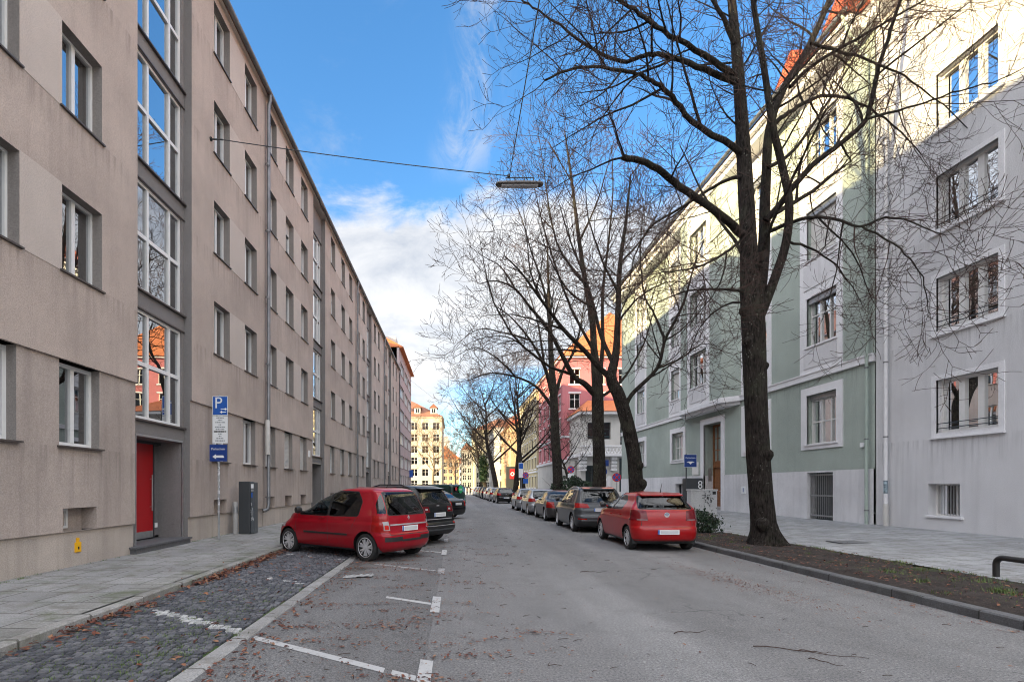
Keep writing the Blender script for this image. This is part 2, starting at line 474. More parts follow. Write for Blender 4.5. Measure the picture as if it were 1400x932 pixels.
    k = MB(); k.boxF(FL, gu0+.06, bay+.69, .33, .50, dd, dd+.008); k.build('kick_plate', M['steel'], D)
    g = MB(); g.boxF(FL, bay+.74, bay+1.03, .36, 2.64, dd-.04, dd-.02); g.build('side_glass', M['dark_glazing'], D)
    g = MB()
    for a in (bay+.70, bay+1.03): g.boxF(FL, a, a+.04, .30, 2.66, dd-.05, dd+.02)
    g.boxF(FL, gu0, gu1, 2.66, 2.73, dd-.05, dd+.02); g.build('door_frame', M['darkmetal'], D)
    g = MB(); g.tube([FL.P(bay+.58, 1.0, dd+.06), FL.P(bay+.58, 1.9, dd+.06)], .016, 8)
    for zz in (1.1, 1.8): g.tube([FL.P(bay+.58, zz, dd+.06), FL.P(bay+.58, zz, dd)], .01, 6)
    g.build('handle', M['steel'], D)
    e = MB()
    e.boxF(FL, gu0-.03, gu1+.03, 2.742, 2.79, -.21, -.175)
    for a in (gu0-.04, gu1): e.boxF(FL, a, a+.035, .28, 2.74, -.21, -.175)
    e.build('entrance_surround', M['steel'], B)
    q = MB(); q.boxF(FL, gu0, gu1, .1, .296, -.9, -.15); q.build('threshold', M['step'], B)
    st = MB(); st.boxF(FL, b0-.1, b1-.14, .12, .26, -.26, .04); st.boxF(FL, b0-.14, b1-.10, .26, .30, -.28, .07)
    st.build('doorstep', M['step'], B)
    if hi < 2:
        q = MB(); q.boxF(FL, bay+.82, bay+.93, .56, .68, dd-.018, dd-.012); q.build('door_notice', M['sign_white'], D)
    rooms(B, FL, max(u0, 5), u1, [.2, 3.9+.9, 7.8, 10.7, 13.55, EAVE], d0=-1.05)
    # eaves, gutter, roof
    g = MB(); g.boxF(FL, u0, u1, EAVE-.02, EAVE+.06, -.5, .10); g.build('eaves_board', M['left_panel'], B)
    g = MB(); g.tube([FL.P(u0, EAVE+.08, .19), FL.P(u1, EAVE+.08, .19)], .085, 10); g.build('gutter', M['zinc'], B, smooth=True)
    roofslab(B, FL, u0, u1, EAVE+.16, 20.6, .20, 11.5, M['roof_brown'], hip0=28 if hi == 0 else 0)  # near house's unseen hip is shaped to slant its shadow across the street
    shellbox(B, FL, u0, u1, 0, EAVE, 11.5, M['left_wall'], ends=(hi == 0, hi == 3))
    if hi == 0:
        g = MB()
        for uu, zz in ((bay+3.9, 0), ): pass
# house numbers / small plates beside the second stairwell
hp = empty('house_number_plate', (LX+.02, 24.35, 3.2), 'small white house number plate on the beige wall beside the second stairwell bay', 'sign')
g = MB(); g.boxF(FL, 24.25, 24.5, 3.0, 3.3, -.05, -.02); g.build('plate', M['sign_white'], hp)

for (y, lab, low) in ((18.6, 'grey zinc downpipe with a pale lower sleeve, above the parking meter', (2.75, 3.95)),
                      (35.6, 'grey zinc downpipe on the left wall, second from the camera', None),
                      (49.3, 'thin zinc downpipe on the left wall, third from the camera', None),
                      (63.0, 'farthest zinc downpipe on the left, where the low beige row ends', None)):
    x = LX + .13
    pipe('downpipe', lab, [(x-.12, y-.22 if low else y, .72), (x, y-.10 if low else y, .78), (x, y, .95), (x, y, EAVE-.5), (x+.01, y, EAVE-.35), (x+.06, y, EAVE-.18), (x+.06, y, EAVE+.05)], .065,
         M['zinc'], group='downpipes on the left facades', lower=low)

# taller pinkish house at the end of the left row
B = empty('apartment_building', (LX, 63, .1), 'taller pinkish grey house with window ribbons ending the left row', 'building')
F5 = Fr(LX+.05, 0, (0,1), (1,0)); T5 = 18.7
h5 = [(a, a+4.6, 3.9+2.95*k, 5.5+2.95*k, .15) for k in range(5) for a in (64.3, 69.7, 75.0)]
h5g = [(64.3+2.6*i, 66.1+2.6*i, .9, 3.0, .15) for i in range(6)]
wall_mb(F5, 63.02, 80, 0, T5, h5+h5g, .15).build('wall', M['pink_grey'], B)
for h in h5: window(B, F5, h[0], h[1], h[2], h[3], -.13, cols=(1,1,1,1), sill=.05)
for h in h5g: window(B, F5, h[0], h[1], h[2], h[3], -.13, cols=(1,1))
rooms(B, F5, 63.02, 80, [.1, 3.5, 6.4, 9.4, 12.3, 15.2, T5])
shellbox(B, F5, 63.02, 80, 0, T5, 11.5, M['pink_grey'])
roofslab(B, F5, 63.02, 80, T5+.05, 22.5, .5, 11.5, M['roof_tile'], hip1=5, hip0=2)
g = MB(); g.boxF(F5, 66, 68.5, T5+.6, T5+2.2, -3.5, -.8); g.build('dormer', M['offwhite'], B)

# small things on the left wall
t = empty('gas_marker', (LX-.1+.02, 9.5, .5), 'small yellow gas marker tag low on the left plinth', 'marker')
g = MB(); g.boxF(FL, 9.42, 9.56, .40, .58, -.1, -.075); g.boxF(FL, 9.46, 9.52, .58, .66, -.1, -.08); g.build('plate', M['yellow_tag'], t)
g = MB(); g.boxF(FL, 9.475, 9.505, .45, .5, -.075, -.07); g.build('keyhole', M['black'], t)
# ================================================================== RIGHT SIDE
RX = 14.0
FRt = Fr(RX, 0, (0,1), (-1,0))
TOPR = 17.3
# ---- pale grey house nearest on the right
B = empty('apartment_building', (RX, 12, .3), 'pale lavender grey house at the right edge with triple windows and low window rails', 'building')
gz = [3.15, 6.10, 9.05, 12.0]
gh = [(13.17, 14.89, z, z+1.53, .2) for z in gz] + [(14.2, 15.15, .76, 1.68, .3)]
wall_mb(FRt, 2, 17.02, 0, TOPR, gh, .2).build('wall', M['grey_wall'], B)
for i, z in enumerate(gz):
    w = window(B, FRt, 13.17, 14.89, z, z+1.53, -.16, cols=(1,1,1), fw=.08, mw=.17, fm='white_wood', curtain=(3, 0, 0, 3)[i])
    s = MB()
    for (a, b, c, e) in ((13.03, 13.17, z-.13, z+1.67), (14.89, 15.03, z-.13, z+1.67), (13.17, 14.89, z+1.53, z+1.67), (13.17, 14.89, z-.13, z)):
        s.boxF(FRt, a, b, c, e, -.05, .025)
    s.boxF(FRt, 13.0, 15.06, z-.17, z-.133, -.05, .08)
    s.build('surround', M['white_trim'], w)
    if i < 3:
        s = MB()
        for zz in (z+.13, z+.27): s.tube([FRt.P(13.17, zz, -.03), FRt.P(14.89, zz, -.03)], .014, 6)
        s.build('window_rail', M['darkmetal'], w)
w = window(B, FRt, 14.2, 15.15, .76, 1.68, -.24, cols=(1, 2.2), fw=.05, mw=.06, name='cellar_window', fm='white_wood')
s = MB()
for i in range(9): s.tube([FRt.P(14.24+.085*i, .78, -.19), FRt.P(14.24+.085*i, 1.66, -.19)], .009, 5)
s.build('bars', M['steel'], w)
s = MB(); s.boxF(FRt, 14.1, 15.2, .70, .757, -.2, .06); s.build('sill', M['white_trim'], w)
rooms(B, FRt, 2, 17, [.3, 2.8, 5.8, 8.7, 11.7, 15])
shellbox(B, FRt, 2, 17.02, 0, TOPR, 11, M['grey_wall'])
g = MB(); g.boxF(FRt, 2, 17.02, TOPR-.35, TOPR, -.3, .35); g.boxF(FRt, 2, 17.02, TOPR, TOPR+.12, -.3, .5); g.build('cornice', M['white_trim'], B)
roofslab(B, FRt, 2, 17.02, TOPR+.14, 22.5, .55, 11, M['roof_red'])
g = MB(); g.tube([FRt.P(2, TOPR+.2, .6), FRt.P(17.02, TOPR+.2, .6)], .08, 8); g.build('gutter', M['zinc'], B, smooth=True)

# ---- sage green house with white pilaster strips, bay and brown door
B = empty('apartment_building', (RX, 30, .3), 'sage green house with white window strips, shallow bay and brown front door', 'building')
gu = [(18.75, 20.35), (22.95, 24.65), (31.9, 33.1), (37.7, 39.3)]
strip = [(18.46, 20.73), (22.63, 25.0), (31.6, 33.45), (37.4, 39.75)]
rows = [7.1, 10.5, 13.9]; rh = 1.9
o0, o1, f0, f1, OD = 25.05, 31.2, 25.75, 30.4, .6     # oriel plan
holes = [(a, b, z, z+rh, .22) for (a, b) in gu for z in rows]
gro = [(18.75, 20.35, 3.25, 5.18, .3), (22.95, 24.65, 3.25, 5.18, .3), (31.35, 32.95, 3.25, 4.95, .3), (37.7, 39.3, 3.25, 4.95, .3)]
door = (26.85, 28.75, .3, 5.02, .55)
orl = (o0, o1, 5.72, TOPR+1, .01)
wall_mb(FRt, 17.06, 43, 2.2, TOPR, holes + gro + [door, orl], .22).build('wall', M['green_wall'], B)
pl = [(18.9, 20.3, -1, 2.14, .35), (31.4, 32.4, 1.0, 1.75, .3), door]
wall_mb(FRt, 17.06, 43, 0, 2.2, pl, .3, .05).build('plinth', M['white_plinth'], B)
# vertical strips with panels
for (a, b), (c, e) in zip(strip, gu):
    s = MB()
    for k, z in enumerate(rows):
        zt = rows[k+1] - .0 if k < 2 else TOPR-.4
        s.boxF(FRt, a, c, z, z+rh, -.05, .04); s.boxF(FRt, e, b, z, z+rh, -.05, .04)
        s.boxF(FRt, a, b, z+rh, zt, -.05, .04)
        if k < 2:
            pn = MB(); pn.boxF(FRt, a+.25, b-.25, z+rh+.35, zt-.2, .03, .065); pn.build('parapet_panel', M['white_plinth'], B)
    s.boxF(FRt, a, b, 6.055, 7.1, -.05, .04); s.build('pilaster_strip', M['white_trim'], B)
    pn = MB(); pn.boxF(FRt, a+.25, b-.25, 6.25, 6.95, .03, .065); pn.build('parapet_panel', M['white_plinth'], B)
for ua, ub in ((17.06, o0), (o1, 43)):
    sc_ = MB(); sc_.boxF(FRt, ua, ub, 5.78, 6.0, -.05, .09); sc_.boxF(FRt, ua, ub, 6.0, 6.05, -.05, .12); sc_.build('string_course', M['white_trim'], B)
for (a, b) in gu:
    for k, z in enumerate(rows):
        bl = 1 if (a == 18.75 and k == 1) else (.72 if (a == 31.9 and k == 0) else (.9 if (a == 37.7 and k == 1) else 0))
        w = window(B, FRt, a, b, z, z+rh, -.16, cols=(1,1,1), rows=(1.7, 1), fm='white_wood', mw=.08, curtain=0 if bl else (2, 1, 3)[k], blind=bl)
        q = MB(); q.boxF(FRt, a-.06, b+.06, z-.07, z-.004, -.1, .10); q.build('sill', M['white_trim'], w)
        q = MB(); q.boxF(FRt, a, b, z+rh-.22, z+rh-.002, -.14, -.04); q.build('blind_box', M['steel'], w)
for i, (a, b, c, e, _) in enumerate(gro):
    w = window(B, FRt, a, b, c, e-.18, -.2, cols=(1,1,1), rows=(1, 1), fm='white_wood', mw=.08, curtain=(2, 3, 2, 2)[i])
    q = MB(); q.boxF(FRt, a, b, e-.18, e, -.24, -.12); q.build('blind_box', M['steel'], w)
    q = MB(); t_ = .3
    q.boxF(FRt, a-t_, a, c-.2, e+t_, -.05, .05); q.boxF(FRt, b, b+t_, c-.2, e+t_, -.05, .05)
    q.boxF(FRt, a, b, e, e+t_, -.05, .05); q.boxF(FRt, a, b, c-.2, c, -.05, .05); q.boxF(FRt, a-.1, b+.1, c-.05, c+.01, .0, .10)
    q.build('surround', M['white_trim'], w)
# oriel: trapezoid bay on a white canopy
P = FRt.P
om = MB()
zo0, zo1 = 5.95, TOPR
Ff = Fr(RX-OD, 0, (0,1), (-1,0))
ow = [(27.25, 29.15, z, z+rh, .2) for z in rows]
wall_mb(Ff, f0, f1, zo0, zo1, ow, .2, 0, om)
om.quad(P(o0,zo0,0), P(f0,zo0,OD), P(f0,zo1,OD), P(o0,zo1,0)); om.quad(P(f1,zo0,OD), P(o1,zo0,0), P(o1,zo1,0), P(f1,zo1,OD))
om.build('bay', M['green_wall'], B)
cn = MB()
def trap(mb, z0, z1, g):
    pts = [(o0-g, 0), (f0-g*.6, OD+g), (f1+g*.6, OD+g), (o1+g, 0)]
    v = [P(u, z0, d) for u, d in pts] + [P(u, z1, d) for u, d in pts]
    mb.add(v, [(0,1,2,3), (7,6,5,4), (0,4,5,1), (1,5,6,2), (2,6,7,3), (3,7,4,0)])
trap(cn, 5.62, 5.78, -.06); trap(cn, 5.78, 5.97, .12); trap(cn, 5.97, 6.05, .06)
cn.build('bay_base', M['white_trim'], B)
s = MB()
for k, z in enumerate(rows):
    zt = rows[k+1] if k < 2 else TOPR-.4
    s.boxF(Ff, 26.95, 27.25, z, z+rh, -.05, .04); s.boxF(Ff, 29.15, 29.45, z, z+rh, -.05, .04); s.boxF(Ff, 26.95, 29.45, z+rh, zt, -.05, .04)
    if k < 2:
        pn = MB(); pn.boxF(Ff, 27.25, 29.15, z+rh+.35, zt-.2, .03, .065); pn.build('parapet_panel', M['white_plinth'], B)
    w = window(B, Ff, 27.25, 29.15, z, z+rh, -.15, cols=(1,1,1), rows=(1.7,1), fm='white_wood', mw=.08, curtain=(1,2,2)[k])
    q = MB(); q.boxF(Ff, 27.2, 29.2, z-.07, z-.004, -.1, .10); q.build('sill', M['white_trim'], w)
s.boxF(Ff, 26.95, 29.45, 6.05, 7.1, -.05, .04); pn = MB(); pn.boxF(Ff, 27.25, 29.15, 6.25, 6.95, .03, .065)
s.build('bay_strip', M['white_trim'], B); pn.build('parapet_panel', M['white_plinth'], B)
# front door
a, b, c, e = door[:4]
fr = MB()
fr.boxF(FRt, a-.32, a, c, e+.32, -.05, .07); fr.boxF(FRt, b, b+.32, c, e+.32, -.05, .07); fr.boxF(FRt, a, b, e, e+.32, -.05, .07)
fr.build('door_surround', M['white_trim'], B)
d = MB(); dd = -.48
for (x0, x1) in ((a, a+.13), (b-.13, b), ((a+b)/2-.09, (a+b)/2+.09)): d.boxF(FRt, x0, x1, c+.2, e, dd-.06, dd)
for (z0, z1) in ((c+.2, c+.42), (2.75, 3.0), (e-.14, e)): d.boxF(FRt, a+.13, b-.13, z0, z1, dd-.058, dd-.002)
d.boxF(FRt, a+.1, b-.1, 2.62, 2.78, dd-.05, dd+.05)
for (x0, x1) in ((a+.13, (a+b)/2-.09), ((a+b)/2+.09, b-.13)):
    d.boxF(FRt, x0, x1, c+.42, 2.75, dd-.06, dd-.035)
    for (z0, z1) in ((c+.55, 1.35), (1.5, 2.55)):
        d.boxF(FRt, x0+.1, x1-.1, z0, z1, dd-.04, dd-.012)
    d.boxF(FRt, (x0+x1)/2-.025, (x0+x1)/2+.025, 3.0, e-.14, dd-.05, dd-.005)
    for zz in (3.6, 4.25): d.boxF(FRt, x0, x1, zz-.025, zz+.025, dd-.05, dd-.008)
D = d.build('door', M['brown_wood'], B); bevel(D, .012)
g = MB(); g.quad(P(a+.1,3.0,dd-.03), P(b-.1,3.0,dd-.03), P(b-.1,e-.1,dd-.03), P(a+.1,e-.1,dd-.03)); g.build('pane', M['glass'], D)
g = MB(); g.tube([P((a+b)/2+.02, 1.35, dd+.0), P((a+b)/2+.02, 1.35, dd+.07), P((a+b)/2+.14, 1.35, dd+.07)], .018, 8); g.build('handle', M['steel'], D)
g = MB(); g.boxF(FRt, a-.02, b+.02, .1, .50, -.6, -.02); g.build('threshold', M['stone'], B)
g = MB(); g.boxF(FRt, b-.02-.0, b-.005, 1.9, 2.6, -.40, -.22); g.build('intercom', M['steel'], B)
# barred gate in the plinth, cellar opening, eaves
G = MB()
for i in range(13): G.tube([P(18.95+.108*i, .38, -.08), P(18.95+.108*i, 2.12, -.08)], .014, 6)
for zz in (.48, 1.25, 2.05): G.boxF(FRt, 18.9, 20.3, zz-.025, zz+.025, -.095, -.065)
g_ = G.build('barred_gate', M['steel'], B)
G = MB(); G.boxF(FRt, 18.9, 20.3, .1, 2.14, -.36, -.34); G.build('gate_back', M['darkmetal'], g_)
w = window(B, FRt, 31.4, 32.4, 1.0, 1.75, -.2, cols=(1,), fw=.08, name='cellar_window', fm='darkmetal', gm='dark_glazing')
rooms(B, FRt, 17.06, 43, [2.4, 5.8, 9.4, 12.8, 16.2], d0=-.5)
shellbox(B, FRt, 17.06, 43, 0, TOPR, 11, M['green_wall'])
g = MB(); g.boxF(FRt, 17.06, 43, TOPR-.4, TOPR-.1, -.3, .70); g.boxF(FRt, 17.06, 43, TOPR-.1, TOPR+.12, -.3, .9); g.build('cornice', M['white_trim'], B)
g = MB(); g.tube([P(17.06, TOPR+.22, .98), P(43, TOPR+.22, .98)], .085, 8); g.build('gutter', M['zinc'], B, smooth=True)
roofslab(B, FRt, 17.06, 43, TOPR+.16, 23.0, .9, 11, M['roof_red'])
for (a, b) in ((18.5, 20.0), (21.4, 23.0)):
    q = MB()
    zb, zt, dd_ = TOPR+.6, TOPR+2.3, -.9
    q.boxF(FRt, a, b, zb, zt, -4.5, dd_)
    dm = q.build('dormer', M['offwhite'], B)
    q = MB(); q.add([P(a-.3,zt,dd_+.35), P(b+.3,zt,dd_+.35), P((a+b)/2,zt+.9,dd_+.35), P(a-.3,zt,-5), P(b+.3,zt,-5), P((a+b)/2,zt+.9,-5)], [(0,1,2),(0,2,5,3),(1,4,5,2),(0,3,4,1)])
    q.build('dormer_roof', M['roof_red'], dm)
    window(dm, FRt, a+.3, b-.3, zb+.6, zt-.3, dd_+.08, cols=(1,1), name='dormer_window', fm='white_wood', gm='dark_glazing')
for uu in (19.5, 30): 
    q = MB(); q.boxF(FRt, uu, uu+.8, 20, 24.4, -6, -5.2); q.boxF(FRt, uu-.06, uu+.86, 24.4, 24.55, -6.06, -5.14); q.build('chimney', M['roof_red'], B)

pipe('downpipe', 'grey green downpipe at the seam where the green house meets the grey house', [P(17.25, .3, .14), P(17.25, 2.4, .14), P(17.25, TOPR-1.2, .12), P(17.25, TOPR-.4, .75), P(17.25, TOPR+.15, .95)], .05, M['greenpipe'], group='downpipes on the right facades')
pipe('downpipe', 'white downpipe with a sticker, on the pale grey house right of the seam', [P(16.5, .3, .12), P(16.5, 2.4, .12), P(16.5, TOPR-.9, .12), P(16.5, TOPR-.4, .45), P(16.5, TOPR+.15, .58)], .055, M['whitepipe'], group='downpipes on the right facades', lower=(.3, 1.0))
t = empty('sticker', P(16.5, 1.6, .18), 'torn black and blue sticker on the white downpipe', 'sticker')
g = MB(); g.lathe([(.057, -.22), (.057, .2)], (RX-.12, 16.5, 1.6), 'z', 12); g.build('paper', plain('weathered_sticker', (.25,.32,.36), .6, var=.9, vscale=16), t)
t = empty('notice_case', P(30.0, 2.6, .1), 'white framed notice case on the green wall left of the brown door', 'notice case')
g = MB(); g.boxF(FRt, 29.35, 30.05, 2.25, 3.0, .002, .08); g.build('frame', M['white_wood'], t)
g = MB(); g.boxF(FRt, 29.43, 29.97, 2.32, 2.93, .075, .09); g.build('paper', M['curtain'], t)
t = empty('house_number_plate', P(25.0, 1.6, .06), 'small square white house number plate on the plinth right of the brown door', 'sign')
g = MB(); g.boxF(FRt, 24.55, 24.9, 1.25, 1.6, .052, .075); g.build('plate', M['sign_white'], t)
g = MB(); g.boxF(FRt, 24.7, 24.76, 1.33, 1.52, .075, .08); g.build('digit', M['sign_navy'], t)
t = empty('wall_plate', P(17.6, 3.1, .04), 'tiny white junction box on the green wall by the seam downpipe', 'junction box')
g = MB(); g.boxF(FRt, 17.45, 17.62, 2.95, 3.1, .0, .07); g.build('cover', M['sign_white'], t)

# ---- generic house block for the far part of the street
def block(name, lab, x0, x1, y0, y1, h, wall, roof, zr, face=('S', 'W'), cols_s=4, cols_w=5, floors=5, ww=1.2, wh=1.7, base=None, first=1.2, over=.45, hip=6, group=None, frames='white_wood', dorm=0, pitch_axis='y', trim=None):
    B = empty(name, ((x0+x1)/2, y0, .1), lab, 'building', group)
    FS = Fr(0, y0, (1,0), (0,-1)); FW = Fr(x0, 0, (0,1), (-1,0)); FE = Fr(x1, 0, (0,1), (1,0))
    fh = (h - first - .4) / floors
    def side(F, a, b, n):
        hs = []
        for k in range(floors):
            for i in range(n):
                c = a + (b-a)*(i+.5)/n
                hs.append((c-ww/2, c+ww/2, first+fh*k, first+fh*k+min(wh, fh*.62), .15))
        m = MB(); wall_mb(F, a, b, 0, h, hs, .15, 0, m)
        m.build('wall', wall, B)
        for q in hs: window(B, F, q[0], q[1], q[2], q[3], -.12, cols=(1,1), rows=(1.6,1), fm=frames, gm='dark_glazing')
        if trim:
            for q in hs:
                t = MB(); t.boxF(F, q[0]-.14, q[1]+.14, q[3], q[3]+.16, -.05, .05); t.build('window_head', trim, B)
                t = MB(); t.boxF(F, q[0]-.14, q[1]+.14, q[2]-.16, q[2], -.05, .08); t.build('window_ledge', trim, B)
            t = MB(); zz = first+fh-.6; t.boxF(F, a, b, zz, zz+.25, -.05, .10); t.build('storey_band', trim, B)
    plainm = MB()
    for nm, F, a, b, n in (('S', FS, x0, x1, cols_s), ('W', FW, y0, y1, cols_w), ('E', FE, y0, y1, cols_w)):
        if nm in face: side(F, a, b, n)
        else: plainm.quad(F.P(a,0), F.P(b,0), F.P(b,h), F.P(a,h))
    plainm.quad((x0,y1,0), (x1,y1,0), (x1,y1,h), (x0,y1,h)); plainm.build('rear_wall', wall, B)
    c = MB(); o = over
    c.box(x0-o*.6, x1+o*.6, y0-o*.6, y1+o*.6, h-.22, h-.004); c.build('cornice', trim or wall, B)
    r = MB(); m = (x0+x1)/2; n = (y0+y1)/2
    A = [(x0-o,y0-o,h), (x1+o,y0-o,h), (x1+o,y1+o,h), (x0-o,y1+o,h)]
    if pitch_axis == 'y': Rg = [(m, y0+hip, zr), (m, y1-min(hip, (y1-y0)*.45), zr)]; fs = [(0,1,4),(1,2,5,4),(2,3,5),(3,0,4,5),(3,2,1,0)]
    else: Rg = [(x0+hip, n, zr), (x1-hip, n, zr)]; fs = [(0,1,5,4),(1,2,5),(2,3,4,5),(3,0,4),(3,2,1,0)]
    r.add(A+Rg, fs); r.build('roof', roof, B)
    if dorm:
        for i in range(dorm):
            cx = x0 + (x1-x0)*(i+.5)/dorm
            d = MB(); d.box(cx-.8, cx+.8, y0+.9, y0+4, h+.7, h+2.4); dm = d.build('dormer', M['offwhite'], B)
            d = MB(); d.add([(cx-1.1,y0+.6,h+2.4),(cx+1.1,y0+.6,h+2.4),(cx,y0+.6,h+3.4),(cx-1.1,y0+4.5,h+2.4),(cx+1.1,y0+4.5,h+2.4),(cx,y0+4.5,h+3.4)],[(0,2,1),(0,3,5,2),(1,2,5,4),(0,1,4,3)]); d.build('dormer_roof', roof, dm)
            window(dm, Fr(0, y0+.9, (1,0), (0,-1)), cx-.5, cx+.5, h+1.0, h+2.2, .06, name='dormer_window', gm='dark_glazing')
    return B
# pink corner house beyond the side street, with its white loggia wing
B = block('corner_house', 'magenta pink corner house with high orange hipped roof beyond the side street', 12.6, 27, 60, 77, 16.8, M['pink'], M['roof_tile'], 23.8, cols_s=5, cols_w=5, floors=4, first=5.0, wh=2.0, hip=5.5, trim=M['white_trim'])
q = MB(); q.box(12.45, 27.1, 59.85, 77.1, 0, 4.4); q.build('ground_storey', M['offwhite'], B)
q = MB(); q.box(12.3, 27.2, 59.7, 77.2, 4.4, 4.7); q.build('string_course', M['white_trim'], B)
Wg = empty('loggia_wing', (16, 55, .1), 'low white loggia wing with lattice balcony and dark arched window before the pink house', 'building')
FS = Fr(0, 54.5, (1,0), (0,-1)); FW = Fr(13.4, 0, (0,1), (-1,0))
wall_mb(FS, 13.4, 21, 0, 9.2, [(13.9, 16.0, 1.0, 3.8, .5), (17.5, 20.4, 1.0, 4.6, .5), (14.1, 16.6, 6.6, 8.4, .5), (17.6, 20.4, 6.0, 8.8, .5)], .5).build('wall', M['offwhite'], Wg)
wall_mb(FW, 54.5, 59.84, 0, 9.2, [(56.2, 57.3, 1.2, 4.4, .4)], .4).build('side_wall', M['offwhite'], Wg)
for (a,b,c,e) in ((13.9,16,1,3.8),(17.5,20.4,1,4.6),(14.1,16.6,6.6,8.4),(17.6,20.4,6,8.8)): window(Wg, FS, a, b, c, e, -.4, cols=(1,1,1), rows=(1.6,1), fm='darkmetal', gm='dark_glazing')
window(Wg, FW, 56.2, 57.3, 1.2, 4.4, -.3, cols=(1,), rows=(1,1), fm='darkmetal', gm='dark_glazing')
q = MB(); q.box(13.1, 21.2, 53.6, 60, 4.75, 5.05); q.box(13.2, 21.2, 53.7, 53.95, 5.75, 5.9)
q.build('balcony_slab', M['white_trim'], Wg)
q = MB(); n = 22
for i in range(n):
    x = 13.3 + 7.8*i/n
    q.tube([(x, 53.82, 5.05), (x+7.8/n, 53.82, 5.75)], .05, 4); q.tube([(x+7.8/n, 53.82, 5.05), (x, 53.82, 5.75)], .05, 4)
q.build('lattice_balustrade', M['white_trim'], Wg)
q = MB(); q.box(13.1, 21.3, 53.9, 60, 9.2, 9.5); q.build('eaves', M['white_trim'], Wg)
q = MB(); q.add([(13,53.8,9.5),(21.4,53.8,9.5),(21.4,60,9.5),(13,60,9.5),(15.5,59.8,11.6),(20,59.8,11.6)], [(0,1,5,4),(1,2,5),(2,3,4,5),(3,0,4)]); q.build('roof', M['roof_tile'], Wg)
for xa, xb in ((13.15, 13.9), (16.5, 17.1)):
    q = MB()
    for i in range(4): q.box(xa, xb, 53.9+.05*i, 54.49, 4.75-.38*i-.38, 4.75-.38*i-(.0 if i == 0 else .14)); 
    for i in range(3): q.box(xa+.08, xb-.08, 54.2, 54.49, 4.75-.38*i-.52, 4.75-.38*i-.38)
    q.build('corbel', M['white_trim'], Wg)

block('town_house', 'yellow town house with pale trim next to the pink corner house', 12.4, 26, 77.3, 98, 16.2, M['yellow'], M['roof_tile'], 22, face=('W', 'S'), cols_w=7, cols_s=1, floors=5, first=1.4, hip=2, trim=M['white_trim'])
block('town_house', 'pale orange house with white ground floor behind the red signboard on the right', 11.6, 26, 106, 128, 14.5, M['orange'], M['roof_red'], 20.5, face=('W','S'), cols_w=7, cols_s=4, floors=4, first=1.6, hip=5)
block('town_house', 'white house far along the right pavement, behind the ivy trunk', 10.5, 26, 134, 158, 17, M['offwhite'], M['roof_brown'], 22, face=('W','S'), cols_w=8, cols_s=4, floors=5, hip=5)
block('town_house', 'pale yellow house closing the right side far down the street', 6.5, 24, 172, 200, 20.5, M['pale_yellow'], M['roof_brown'], 25, face=('W','S'), cols_w=6, cols_s=6, floors=6, hip=5)
block('town_house', 'narrow grey house at the far bend of the street', 2.6, 6.3, 190, 212, 15, M['stone'], M['roof_brown'], 18, face=('W','S'), cols_w=5, cols_s=2, floors=5, hip=2)
# left side beyond the side street
block('apartment_building', 'tall cream house with dormers facing us across the side street on the left', -20, -3.4, 130, 156, 19.2, M['cream'], M['roof_brown'], 24.5, face=('S','E'), cols_s=6, cols_w=6, floors=6, first=1.2, ww=1.6, wh=1.8, hip=8, dorm=4)
block('apartment_building', 'orange house with tiled gable roof at the far left end of the street', -9, 1.6, 196, 215, 12.0, M['orange'], M['roof_tile'], 17, face=('S','E'), cols_s=5, cols_w=3, floors=4, hip=.2, frames='white_wood')
t = empty('tower', (-3.6, 240, 0), 'slim pale tower with flat cap far behind the orange house', 'tower')
q = MB(); q.box(-5.6, -2.6, 240, 243, 0, 22); q.build('shaft', M['offwhite'], t)
q = MB(); q.box(-6.0, -2.2, 239.6, 243.4, 22, 23); q.box(-5.2,-3,240.4,242.6,23,25); q.build('cap', M['stone'], t)
block('town_house', 'grey white house behind the far end of the street', -14, 14, 262, 280, 13, M['offwhite'], M['roof_brown'], 17, face=('S',), cols_s=9, floors=4, hip=5)
